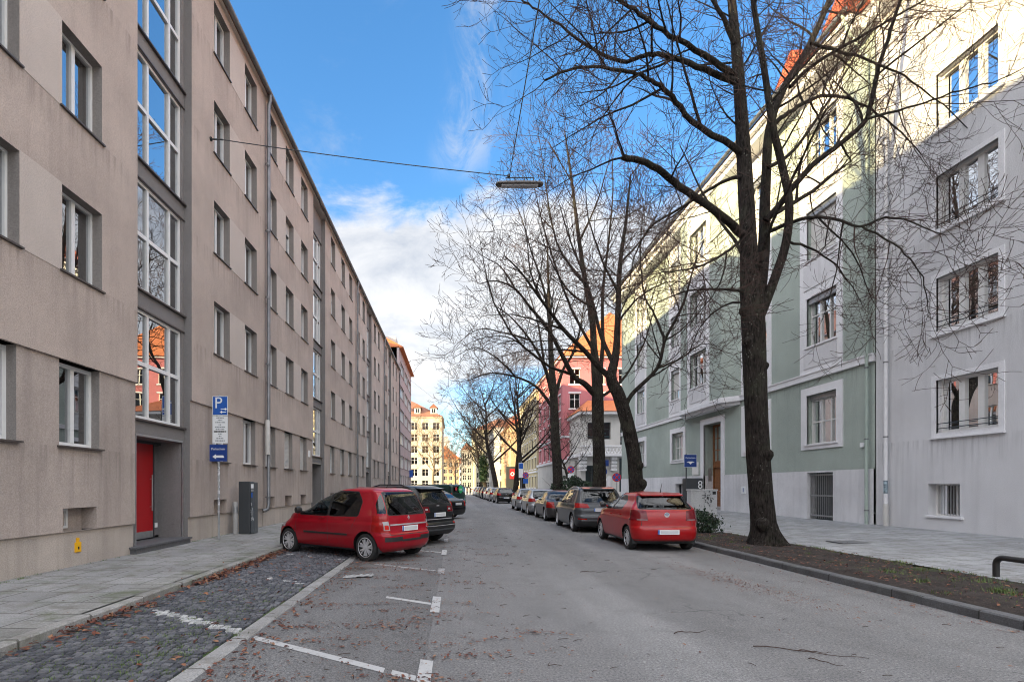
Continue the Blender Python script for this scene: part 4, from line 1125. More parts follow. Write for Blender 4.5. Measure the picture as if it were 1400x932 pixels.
build_tree('street_tree', 'bare tree with leaning trunk behind the red hatchback', (*px2w(873, 712, Y2)[:2], .1), stems, limbs, 15, dens=(2.0, 2.7, 2.8), rmin=.0068, lens=(2.3, 1.15, .6), knobs=((5, -.6, .2), (8, -1.0, .16), (12, -2.4, .14)))

# ---- upright tree behind the grey estate car
Y3 = 27.4
l3 = lambda p, dY, r0, r1, t0=.2, dn=1.0, y0=Y3: (limb(p, y0, dY, r0, r1), t0, dn)
stems = [
    ([(*px2w(819, 702, Y3), .38), (*px2w(819, 640, Y3), .33), (*px2w(818, 580, Y3), .31), (*px2w(817, 535, Y3), .30), (*px2w(812, 480, Y3), .19), (*px2w(810, 440, Y3), .16), (*px2w(801, 390, Y3), .13), (*px2w(792, 330, Y3), .10), (*px2w(782, 250, Y3), .07), (*px2w(772, 180, Y3), .03)], .5, 1.3),
    (limb([(815, 541), (800, 525), (782, 511), (752, 454), (725, 420), (704, 395), (678, 384), (656, 388)], Y3, -3, .17, .02), .25, 1.3),
    (limb([(818, 535), (824, 470), (824, 400), (832, 330), (838, 260), (836, 200)], Y3, 2, .13, .02), .35, 1.2),
]
limbs = [
    l3([(782, 511), (750, 500), (712, 470), (690, 440), (672, 405), (660, 350), (655, 320)], -1, .09, .012, .2, 1.3),
    l3([(752, 454), (745, 400), (725, 340), (710, 290), (690, 260)], 1.6, .09, .012, .2, 1.3),
    l3([(812, 480), (785, 430), (765, 380), (740, 300), (728, 240)], -2.5, .09, .012, .25, 1.3),
    l3([(801, 390), (765, 340), (750, 280), (742, 220), (735, 180)], 1, .08, .012, .2, 1.3),
    l3([(792, 330), (815, 280), (830, 230), (840, 190)], -1, .06, .012, .2, 1.3),
    l3([(704, 395), (685, 365), (660, 350), (640, 335)], 0, .05, .01, .1, 1.3),
    l3([(782, 250), (765, 220), (745, 190), (720, 185)], 1, .04, .01, .1, 1.3),
    l3([(818, 545), (850, 520), (880, 470), (895, 420), (905, 380)], 3, .09, .012, .25, 1.1),
    l3([(712, 470), (690, 460), (660, 462), (636, 472)], 0, .04, .01, .1, 1.3),
]
build_tree('street_tree', 'tall upright bare tree behind the dark grey estate car', (*px2w(819, 702, Y3)[:2], .1), stems, limbs, 25, dens=(1.6, 2.1, 2.2), rmin=.0085, lens=(2.5, 1.3, .7))

# ---- slimmer tree farther along
Y4 = 38.8
l4 = lambda p, dY, r0, r1, t0=.2, dn=1.0, y0=Y4: (limb(p, y0, dY, r0, r1), t0, dn)
stems = [
    ([(*px2w(763, 690, Y4), .40), (*px2w(762, 640, Y4), .36), (*px2w(759, 590, Y4), .33), (*px2w(757, 545, Y4), .29), (*px2w(754, 500, Y4), .22), (*px2w(752, 450, Y4), .16), (*px2w(750, 390, Y4), .09), (*px2w(748, 330, Y4), .04)], .5, 1.2),
    (limb([(757, 548), (744, 500), (725, 465), (700, 435), (680, 420)], Y4, -3, .17, .03), .2, 1.2),
    (limb([(757, 560), (735, 530), (705, 515), (670, 510), (640, 520)], Y4, 0, .14, .03), .25, 1.2),
    (limb([(758, 545), (770, 505), (785, 480), (795, 440), (800, 400)], Y4, 2, .15, .03), .25, 1.2),
]
limbs = [
    l4([(744, 500), (735, 440), (720, 390), (715, 350)], 2, .10, .015, .2, 1.2),
    l4([(725, 465), (690, 455), (655, 450), (625, 470)], 0, .08, .015, .2, 1.2),
    l4([(705, 515), (680, 490), (650, 475), (618, 490)], -3, .08, .015, .2, 1.2),
    l4([(752, 450), (765, 410), (775, 380)], -2, .08, .015, .2, 1.2),
]
build_tree('street_tree', 'slim bare tree beside the round clipped shrub', (*px2w(763, 690, Y4)[:2], .1), stems, limbs, 35, dens=(1.35, 1.7, 1.7), rmin=.0115, lens=(2.9, 1.6, .85))

# ---- far trees: one proto grown in place, copies turned and scaled
def auto_tree(name, label, x, y, h, seed, r=.34, lean=0, group='bare street trees along the right kerb', bark='bark', twig='twig', rmin=.014, fork=.28, nl=9, spread=.42, dens=(1.1, 1.6, 1.7), lens=(3.4, 1.9, 1.0)):
    rr = random.Random(seed); z0 = .1; st = []
    p = [(x, y, z0, r), (x+lean*.1, y, z0+h*.12, r*.86), (x+lean*.3, y, z0+h*fork, r*.8), (x+lean*.5+rr.uniform(-.3,.3), y, z0+h*.5, r*.5), (x+lean*.7+rr.uniform(-.5,.5), y+rr.uniform(-.5,.5), z0+h*.75, r*.28), (x+lean+rr.uniform(-.6,.6), y, z0+h, r*.08)]
    st.append((p, .4, 1.1)); lm = []
    for i in range(nl):
        f = fork + (.85-fork)*i/nl; a = i*2.4 + rr.uniform(-.4,.4); L = h*spread*(1.1-.7*f)*rr.uniform(.8,1.15)
        j = min(4, int(f*5)); bx, by = p[min(j+0,5)][0], p[min(j,5)][1]; zz = z0+h*f
        # anchor on the stem
        k = 0
        while k < 4 and p[k+1][2] < zz: k += 1
        tt = (zz-p[k][2])/(p[k+1][2]-p[k][2]); bx = p[k][0]+(p[k+1][0]-p[k][0])*tt; by = p[k][1]+(p[k+1][1]-p[k][1])*tt
        dx, dy = math.cos(a), math.sin(a); r1 = r*.42*(1.1-.6*f)
        lm.append(([(bx, by, zz, r1), (bx+dx*L*.4, by+dy*L*.4, zz+L*.35, r1*.7), (bx+dx*L*.75, by+dy*L*.75, zz+L*.75, r1*.4), (bx+dx*L, by+dy*L, zz+L*1.15, r1*.12)], .15, 1.1))
    return build_tree(name, label, (x, y, z0), st, lm, seed, group=group, dens=dens, rmin=rmin, lens=lens, bark=bark, twig=twig)
auto_tree('street_tree', 'bare tree with slightly bent trunk beside the round no-parking sign, right of its twin', 8.3, 62, 15, 41, .36, lean=-1.2)
auto_tree('street_tree', 'bare tree with bent trunk, left of its twin near the silver car', 7.5, 63.5, 16, 42, .36, lean=1.0)
auto_tree('street_tree', 'dark bare tree before the red signboard, behind the far parked cars', 7.2, 88, 19, 43, .5, lean=-3, rmin=.02, nl=11)
auto_tree('street_tree', 'ivy clad trunk tree behind the far parked cars', 6.9, 112, 17, 44, .45, lean=-4, rmin=.024, nl=9)
auto_tree('street_tree', 'farthest bare tree of the right row', 7.2, 140, 16, 45, .45, rmin=.03, nl=9)
auto_tree('street_tree', 'pale brown bare tree in front of the cream house on the left', -4.6, 108, 13.5, 46, .3, group='trees at the far end of the street', bark='bark_pale', twig='twig_pale', rmin=.02, nl=10)
auto_tree('street_tree', 'reddish brown bare tree before the far orange house', .2, 160, 12, 47, .3, group='trees at the far end of the street', bark='bark_pale', twig='twig_pale', rmin=.026, nl=10)
auto_tree('young_tree', 'small crooked bare tree beside the white loggia wing', 11.6, 50, 7.6, 48, .17, lean=-2.2, group='trees at the far end of the street', rmin=.011, nl=9, fork=.35, spread=.5, lens=(1.8,1.0,.6), dens=(1.6,2.0,2.0))

# ---- leafy shrubs
def leafmat(name, a, b_):
    m, n, b = newmat(name)
    n.li(n.ramp(n.island(), [(0, a), (1, b_)]), b.inputs['Base Color']); b.inputs['Roughness'].default_value = .45
    return m
M['shrub'] = leafmat('dark_glossy_leaves', (.012,.028,.016), (.045,.075,.035))
M['ivy'] = leafmat('ivy_leaves', (.006,.022,.007), (.016,.045,.014))
def leafball(name, label, c, rx, ry, rz, cnt, size, seed, cat='shrub', mat='shrub', spiky=.25, stems=True):
    rr = random.Random(seed); t = empty(name, (c[0], c[1], c[2]-rz), label, cat); g = MB()
    for i in range(cnt):
        th, ph = rr.uniform(0, 6.283), math.acos(rr.uniform(-.75, 1)); q = rr.uniform(.55, 1)**.5 * (1 + spiky*max(0, rr.gauss(0, .5)))
        q *= .85 + .2*math.sin(th*3+seed) * math.sin(ph*4)
        p = Vector((c[0]+rx*q*math.sin(ph)*math.cos(th), c[1]+ry*q*math.sin(ph)*math.sin(th), max(c[2]-rz*.98, c[2]+rz*q*math.cos(ph))))
        d = Vector((rr.gauss(0,1), rr.gauss(0,1), rr.gauss(0,.7)+.3)).normalized(); e = d.orthogonal(); e = (Matrix.Rotation(rr.uniform(0,6.28), 3, d) @ e).normalized(); f = d.cross(e)
        s = size*rr.uniform(.6, 1.3)
        g.add([p-e*s, p-f*s*.42+d*s*.12, p+e*s, p+f*s*.42+d*s*.12], [(0,1,2,3)])
    g.build('foliage', M[mat], t)
    if stems:
        s_ = MB()
        for i in range(26):
            th = rr.uniform(0, 6.28); k = rr.uniform(.3, 1.12); s_.tube([(c[0]+.05*math.cos(th), c[1]+.05*math.sin(th), c[2]-rz), (c[0]+rx*.5*k*math.cos(th), c[1]+ry*.5*k*math.sin(th), c[2]), (c[0]+rx*k*math.cos(th), c[1]+ry*k*math.sin(th), c[2]+rz*rr.uniform(.1,.9))], [.012,.008,.004], 4)
        s_.build('stems', M['twig'], t)
    return t
leafball('low_shrub', 'dark low spreading shrub at the kerb beside the red hatchback', (7.75, 16.4, .42), .72, .55, .42, 2600, .05, 61, spiky=.5)
leafball('round_shrub', 'round clipped dark green shrub behind the parked cars at the slim tree', (8.9, 39.5, 1.25), 2.0, 1.5, 1.2, 5200, .10, 62, spiky=.1)
leafball('ivy_growth', 'green ivy mass climbing the leaning far trunk', (6.2, 111.6, 5.0), 1.0, .8, 3.6, 1500, .28, 63, cat='ivy', mat='ivy', spiky=.3, stems=False)

# ---- fallen leaves, twigs and grass
def leafcol():
    m, n, b = newmat('dry_leaves')
    n.li(n.ramp(n.island(), [(0, (.055,.018,.012)), (.4, (.13,.036,.02)), (.7, (.19,.065,.03)), (.92, (.27,.14,.075)), (1, (.08,.04,.03))]), b.inputs['Base Color'])
    b.inputs['Roughness'].default_value = .7; return m
M['leaf'] = leafcol()
rl = random.Random(77); lf = MB()
def leaf(x, y, z, s, curl=.5):
    a = rl.uniform(0, 6.283); ca, sa = math.cos(a), math.sin(a); l = s*rl.uniform(.8, 1.5); w = s*rl.uniform(.35, .65)
    tilt = rl.uniform(-curl, curl); lift = abs(rl.gauss(0, .25))*s*curl*2
    pts = [(-l*.5, 0, 0), (-l*.1, -w*.5, lift), (l*.5, 0, lift*.4), (-l*.05, w*.5, lift*.8)]
    pts.insert(1, (-l*.35, -w*.28, lift*.5)); pts.insert(3, (l*.25, -w*.36, lift)); pts.append((-l*.3, w*.3, lift*.3))
    lf.add([(x+px*ca-py*sa, y+px*sa+py*ca, z+.004+max(0, pz+py*tilt*.5)) for px, py, pz in pts], [tuple(range(7))])
# gutter of the cobbles by the left kerb: drifts with gaps
for i in range(2600):
    y = rl.uniform(2.5, 17); dens = .25 + .75*max(0, math.sin(y*1.15+.6))**2 + (.9 if 8.2 < y < 11.5 else 0)
    if rl.random() > dens*.6: continue
    x = KL + .03 + abs(rl.gauss(0, .11)); leaf(x, y, .028+rl.random()*.045*max(0, 1-(x-KL)*3), .075)
for i in range(170): leaf(rl.uniform(KL+.1, KS-.1), rl.uniform(2.5, 13), .034, .075)
for i in range(70): leaf(rl.uniform(-6.9, KL-.1), rl.uniform(3, 20), .142, .05, .3)
# along the edging and over the parking strip
for i in range(520):
    x = KS + .12 + abs(rl.gauss(0, .22)); leaf(x, rl.uniform(3, 20), .006, .06)
cl = [(rl.uniform(-2.1, .9), 3.6+rl.random()**1.5*16) for _ in range(85)] + [(-1.2, 9.1), (-1.1, 7.0), (-.9, 5.2), (-1.6, 5.8), (.4, 8.6), (-1.5, 4.3), (-.1, 6.3), (.3, 5.4)]
for cx, cy in cl:
    ang = rl.uniform(-.3, .3)
    for k in range(rl.randint(12, 55)):
        a, b_ = rl.gauss(0, .27), rl.gauss(0, .06)
        leaf(cx+a*math.cos(ang)-b_*math.sin(ang), cy+a*math.sin(ang)+b_*math.cos(ang), .012, rl.choice([.02,.028,.035,.05]), .35)
for i in range(1700): leaf(rl.gauss(-.5, 1.0), 3.4+rl.random()**1.4*22, .012, rl.choice([.016,.022,.03]), .3)
for i in range(260): leaf(rl.uniform(1, 6.3), 3.2+rl.random()**1.3*18, .004, rl.choice([.014,.02,.026,.04]), .3)
for i in range(520):
    y = rl.uniform(3, 16); leaf(KR-.05-abs(rl.gauss(0, .32)), y, .004, rl.choice([.02,.03,.045]), .35)
for i in range(1100):
    v_ = rl.gauss(0, 1); leaf(4.75-.12*v_+rl.gauss(0, .22), 8.6+v_*1.1, .004, rl.choice([.018,.025,.035]), .35)
for i in range(2600): leaf(rl.uniform(KR+.2, 8.7), rl.uniform(2, 16), .150, rl.choice([.02,.03,.04,.055]), .5)
for i in range(60): leaf(rl.uniform(8.8, 13.6), rl.uniform(6, 26), .145+.2*rl.random(), .04, .3)
tag(lf.build('fallen_leaves', M['leaf']), kind='stuff')
tw = MB()
for i in range(330):
    if i < 290: x, y = rl.gauss(-.3, 1.1), 3.4+rl.random()**1.3*18
    else: x, y = rl.uniform(1, 6.3), 3+rl.random()**1.3*14
    z = .013; a = rl.choice([rl.uniform(-.6,.6), rl.uniform(0, 3.1)]); L = rl.choice([.04,.06,.08,.12])
    p1 = (x, y, z); p2 = (x+L*.5*math.cos(a), y+L*.5*math.sin(a)+rl.uniform(-.015,.015), z+.006); p3 = (x+L*math.cos(a), y+L*math.sin(a), z)
    tw.tube([p1, p2, p3], [.003,.0028,.0018], 4)
# a long fallen branch on the right of the carriageway
for (x, y, a, L) in ((3.0, 5.15, -.42, .95), (3.3, 4.78, -.9, .28), (3.35, 5.0, -.2, .3), (2.4, 5.6, .2, .4), (2.35, 9.6, .0, .5)):
    pts = [(x+L*t*math.cos(a), y+L*t*math.sin(a)+.03*math.sin(t*7), .012+.008*math.sin(t*9)**2) for t in [i/8 for i in range(9)]]
    tw.tube(pts, [.006-.004*i/8 for i in range(9)], 5)
tag(tw.build('fallen_twigs', M['twig']), kind='stuff')
gr = MB(); M['grass'] = leafmat('grass_blades', (.05,.10,.014), (.14,.20,.04))
def tuft(x, y, z, n, h, sp):
    for k in range(n):
        a = rl.uniform(0, 6.283); r_ = abs(rl.gauss(0, sp)); px, py = x+r_*math.cos(a), y+r_*math.sin(a); hh = h*rl.uniform(.4, 1.2); b_ = rl.uniform(0, 6.283); ln = hh*rl.uniform(.2, .9); w = .004
        gr.add([(px-w*math.sin(b_), py+w*math.cos(b_), z), (px+w*math.sin(b_), py-w*math.cos(b_), z), (px+ln*math.cos(b_), py+ln*math.sin(b_), z+hh)], [(0,1,2)])
for i in range(46): tuft(rl.uniform(KR+.35, 8.7), rl.uniform(5.5, 15.5), .13, rl.randint(15, 60), .06, .09)
for i in range(13): tuft(rl.uniform(7.2, 8.7), rl.uniform(6.0, 9.0), .13, rl.randint(40, 130), .085, .14)
for i in range(40): tuft(rl.uniform(8.5, 8.8), rl.uniform(5.5, 16), .125, rl.randint(10, 40), .05, .07)
for i in range(1000): tuft(rl.uniform(KL+.1, KS-.15), 1.8+rl.random()**1.3*6.5, .014, rl.randint(4, 14), .03, .05)
for i in range(60): tuft(-2.85+rl.gauss(0,.25), 4.6+rl.gauss(0,.8), .014, rl.randint(10, 30), .04, .06)
for i in range(60): tuft(-7.0+.05+abs(rl.gauss(0,.04)), rl.uniform(6, 22), .145, rl.randint(4, 16), .03, .05)
tag(gr.build('grass_tufts', M['grass']), kind='stuff')
# ================================================================== CARS
def pchip(pts):
    xs = [p[0] for p in pts]; ys = [p[1] for p in pts]; n = len(xs)
    h = [xs[i+1]-xs[i] for i in range(n-1)]; d = [(ys[i+1]-ys[i])/h[i] for i in range(n-1)]; m = [0]*n
    m[0], m[-1] = d[0], d[-1]
    for i in range(1, n-1):
        if d[i-1]*d[i] <= 0: m[i] = 0
        else:
            w1, w2 = 2*h[i]+h[i-1], h[i]+2*h[i-1]; m[i] = (w1+w2)/(w1/d[i-1]+w2/d[i])
    def f(x):
        if x <= xs[0]: return ys[0]
        if x >= xs[-1]: return ys[-1]
        i = 0
        while xs[i+1] < x: i += 1
        t = (x-xs[i])/h[i]
        return ys[i]*(1+2*t)*(1-t)**2 + h[i]*m[i]*t*(1-t)**2 + ys[i+1]*t*t*(3-2*t) + h[i]*m[i+1]*t*t*(t-1)
    return f

def shell(P):
    """car body as a stack of plan outlines; x forward from the rear bumper, z up"""
    fr, ff, fw = pchip(P['rear']), pchip(P['front']), pchip(P['width'])
    frr, frf = pchip(P['rr']), pchip(P['rf'])          # corner length
    zs = []; z = P['clr']; H = P['H']
    while z < H-.16: zs.append(z); z += .03
    zs += [H-.16*(1-t)**2 for t in [i/9 for i in range(10)]]
    bm = bmesh.new(); rings = []
    NR, NC, NS, NF = 7, 7, 30, 7
    for z in zs:
        w, xr, xf = max(.02, fw(z)), fr(z), ff(z); xr = min(xr, xf-.05)
        span = xf-xr; cr, cf = min(frr(z), span*.45), min(frf(z), span*.45); cy = min(w*.9, max(.05, w*.34)); cyf = min(w*.95, max(.05, w*.55))
        half = []
        bow = P.get('bow', .05)
        for i in range(NR): 
            y = (w-cy)*i/NR; half.append((xr + bow*(y/w)**2, y))
        xb = xr + bow*((w-cy)/w)**2
        for i in range(NC):
            a = math.pi/2*i/NC; half.append((xb + cr*(1-math.cos(a))**1.0, (w-cy) + cy*math.sin(a)))
        x0, x1 = xb+cr, xf-cf
        for i in range(NS+1):
            t = i/NS; half.append((x0+(x1-x0)*t, w*(1-.025*(2*t-1)**4)))
        wl = half[-1][1]; 
        for i in range(1, NF+1):
            a = math.pi/2*i/NF; half.append((x1 + cf*.86*math.sin(a), (wl-cyf) + cyf*math.cos(a)))
        yl = half[-1][1]; xl = half[-1][0]
        for i in range(1, 6): 
            t = i/5; half.append((xl + (xf-xl)*(1-(1-t)**2), yl*(1-t)))
        half[-1] = (xf, 0)
        ring = half + [(x, -y) for x, y in reversed(half[1:-1])]
        rings.append([bm.verts.new((x, y, z)) for x, y in ring])
    n = len(rings[0])
    for a, b in zip(rings, rings[1:]):
        for k in range(n): bm.faces.new((a[k], a[(k+1)%n], b[(k+1)%n], b[k]))
    bm.faces.new(list(reversed(rings[0]))); bm.faces.new(rings[-1])
    # outward winding
    bmesh.ops.recalc_face_normals(bm, faces=bm.faces)
    bm.normal_update()
    ln = bm.verts.layers.float_vector.new('nrm')
    for v in bm.verts: v[ln] = v.normal
    return bm

AX = {'side': (0, 2), 'rear': (1, 2), 'top': (0, 1)}
def inside(poly, p):
    c = False; n = len(poly); j = n-1
    for i in range(n):
        (xi, yi), (xj, yj) = poly[i], poly[j]
        if (yi > p[1]) != (yj > p[1]) and p[0] < (xj-xi)*(p[1]-yi)/(yj-yi)+xi: c = not c
        j = i
    return c
def cut(bm, poly, view, flt):
    """cut the outline of poly (seen along view) into the shell; returns the faces inside"""
    i0, i1 = AX[view]; k = 3-i0-i1
    lo = [min(p[q] for p in poly)-.02 for q in (0, 1)]; hi = [max(p[q] for p in poly)+.02 for q in (0, 1)]
    def cand():
        r = []
        for f in bm.faces:
            c = f.calc_center_median()
            if not flt(c): continue
            xs = [v.co[i0] for v in f.verts]; ys = [v.co[i1] for v in f.verts]
            if max(xs) < lo[0] or min(xs) > hi[0] or max(ys) < lo[1] or min(ys) > hi[1]: continue
            r.append(f)
        return r
    n = len(poly)
    for a in range(n):
        p, q = poly[a], poly[(a+1) % n]; dx, dy = q[0]-p[0], q[1]-p[1]
        if abs(dx)+abs(dy) < 1e-6: continue
        co = [0,0,0]; no = [0,0,0]; co[i0], co[i1] = p; no[i0], no[i1] = -dy, dx
        fs = cand(); es = {e for f in fs for e in f.edges}; vs = {v for f in fs for v in f.verts}
        bmesh.ops.bisect_plane(bm, geom=list(fs)+list(es)+list(vs), dist=1e-5, plane_co=co, plane_no=no)
    return [f for f in cand() if inside(poly, (f.calc_center_median()[i0], f.calc_center_median()[i1]))]
def grow(poly, d):
    """offset a polygon outwards by d"""
    n = len(poly); A = sum(poly[i][0]*poly[(i+1)%n][1]-poly[(i+1)%n][0]*poly[i][1] for i in range(n)); s = 1 if A > 0 else -1; out = []
    for i in range(n):
        a, b, c = Vector(poly[i-1]), Vector(poly[i]), Vector(poly[(i+1)%n])
        e1, e2 = (b-a).normalized(), (c-b).normalized(); n1, n2 = Vector((e1.y,-e1.x))*s, Vector((e2.y,-e2.x))*s
        m = n1+n2
        if m.length < .2: out.append(tuple(b+n1*d)); continue
        m.normalize(); out.append(tuple(b+m*d/max(.5, m.dot(n1))))
    return out
def rounded(poly, r=.05, k=3):
    n = len(poly); out = []
    for i in range(n):
        a, b, c = Vector(poly[i-1]), Vector(poly[i]), Vector(poly[(i+1)%n])
        ra = min(r, (a-b).length*.4, (c-b).length*.4); p, q = b+(a-b).normalized()*ra, b+(c-b).normalized()*ra
        for j in range(k+1):
            t = j/k; out.append(tuple(p*(1-t)**2 + b*2*t*(1-t) + q*t*t))
    return out
def circle(c, r, n=22): return [(c[0]+r*math.cos(2*math.pi*i/n), c[1]+r*math.sin(2*math.pi*i/n)) for i in range(n)]
def seam(a, b, w=.010):
    d = Vector((b[0]-a[0], b[1]-a[1])).normalized(); n = Vector((-d.y, d.x))*w/2
    return [(a[0]+n.x,a[1]+n.y), (b[0]+n.x,b[1]+n.y), (b[0]-n.x,b[1]-n.y), (a[0]-n.x,a[1]-n.y)]

def bm_part(bm, faces, name, mats, parent, inset=0.0, thick=0.0):
    ln = bm.verts.layers.float_vector['nrm']; tagl = bm.faces.layers.int['mat']
    vm = {}; vs = []; ns = []; fs = []; mi = []
    for f in faces:
        idx = []
        for v in f.verts:
            if v.index not in vm or vm[v.index][0] is not v:
                vm[v.index] = (v, len(vs)); nv = Vector(v[ln]); nv = nv.normalized() if nv.length > .1 else v.normal
                vs.append(v.co - nv*inset); ns.append(nv)
            idx.append(vm[v.index][1])
        fs.append(idx); mi.append(f[tagl])
    if not fs: return None
    me = bpy.data.meshes.new(name); me.from_pydata([tuple(v) for v in vs], [], fs)
    for m in mats: me.materials.append(m)
    if len(mats) > 1: me.polygons.foreach_set('material_index', mi)
    me.update(); me.shade_smooth()
    if len(me.vertices) == len(ns): me.normals_split_custom_set_from_vertices([tuple(n) for n in ns])
    o = link(bpy.data.objects.new(name, me)); o.parent = parent
    return o

def make_wheel(par, x, y, z, r, w, side, spokes, rimr=.66, style='split'):
    t = MB(); hw = w/2
    t.lathe([(r*.62,-hw*.9),(r*.80,-hw*1.0),(r*.93,-hw*.96),(r*.99,-hw*.72),(r,-hw*.4),(r,hw*.4),(r*.99,hw*.72),(r*.93,hw*.96),(r*.80,hw),(r*.62,hw*.9)], (x,y,z), 'y', 32, closed=True)
    o = t.build('wheel', M['rubber'], par, local=True, smooth=True)
    m = MB(); yo = y+side*hw*.78; yi = y+side*hw*.25; R_ = r*rimr
    m.lathe([(R_*1.0,0),(R_*1.03,side*.018),(R_*.97,side*.022),(R_*.93,side*.0),(R_*.90,-side*.05)], (x,yo,z), 'y', 32)
    m.lathe([(.001,.0+side*.012),(R_*.16,side*.012),(R_*.2,0),(R_*.2,-side*.03)], (x,yo,z), 'y', 16)
    for k in range(spokes):
        a = 2*math.pi*k/spokes+.3
        for q in ((-.13, .13) if style == 'split' else (0,)):
            w0, w1 = (R_*.07, R_*.075) if style == 'split' else (R_*.14, R_*.11)
            a1 = a+q*1.3; a0 = a+q*1.0
            c0 = (math.cos(a0)*R_*.16, math.sin(a0)*R_*.16); c1 = (math.cos(a1)*R_*.94, math.sin(a1)*R_*.94)
            nx, nz = -math.sin(a1), math.cos(a1)
            f = [(x+c0[0]+nx*w0, yo+side*.008, z+c0[1]+nz*w0), (x+c0[0]-nx*w0, yo+side*.008, z+c0[1]-nz*w0), (x+c1[0]-nx*w1, yo+side*.004, z+c1[1]-nz*w1), (x+c1[0]+nx*w1, yo+side*.004, z+c1[1]+nz*w1)]
            b = [(v[0], v[1]-side*.03, v[2]) for v in f]
            m.add(f+b, [(0,1,2,3),(0,4,5,1),(1,5,6,2),(2,6,7,3),(3,7,4,0)])
    m.build('rim', M['alloy'], o, local=True, smooth=True, angle=30)
    d = MB(); d.disc((x, yi, z), R_*.98, 'y', 24); d.build('brake_disc', M['black'], o, local=True)
    return o

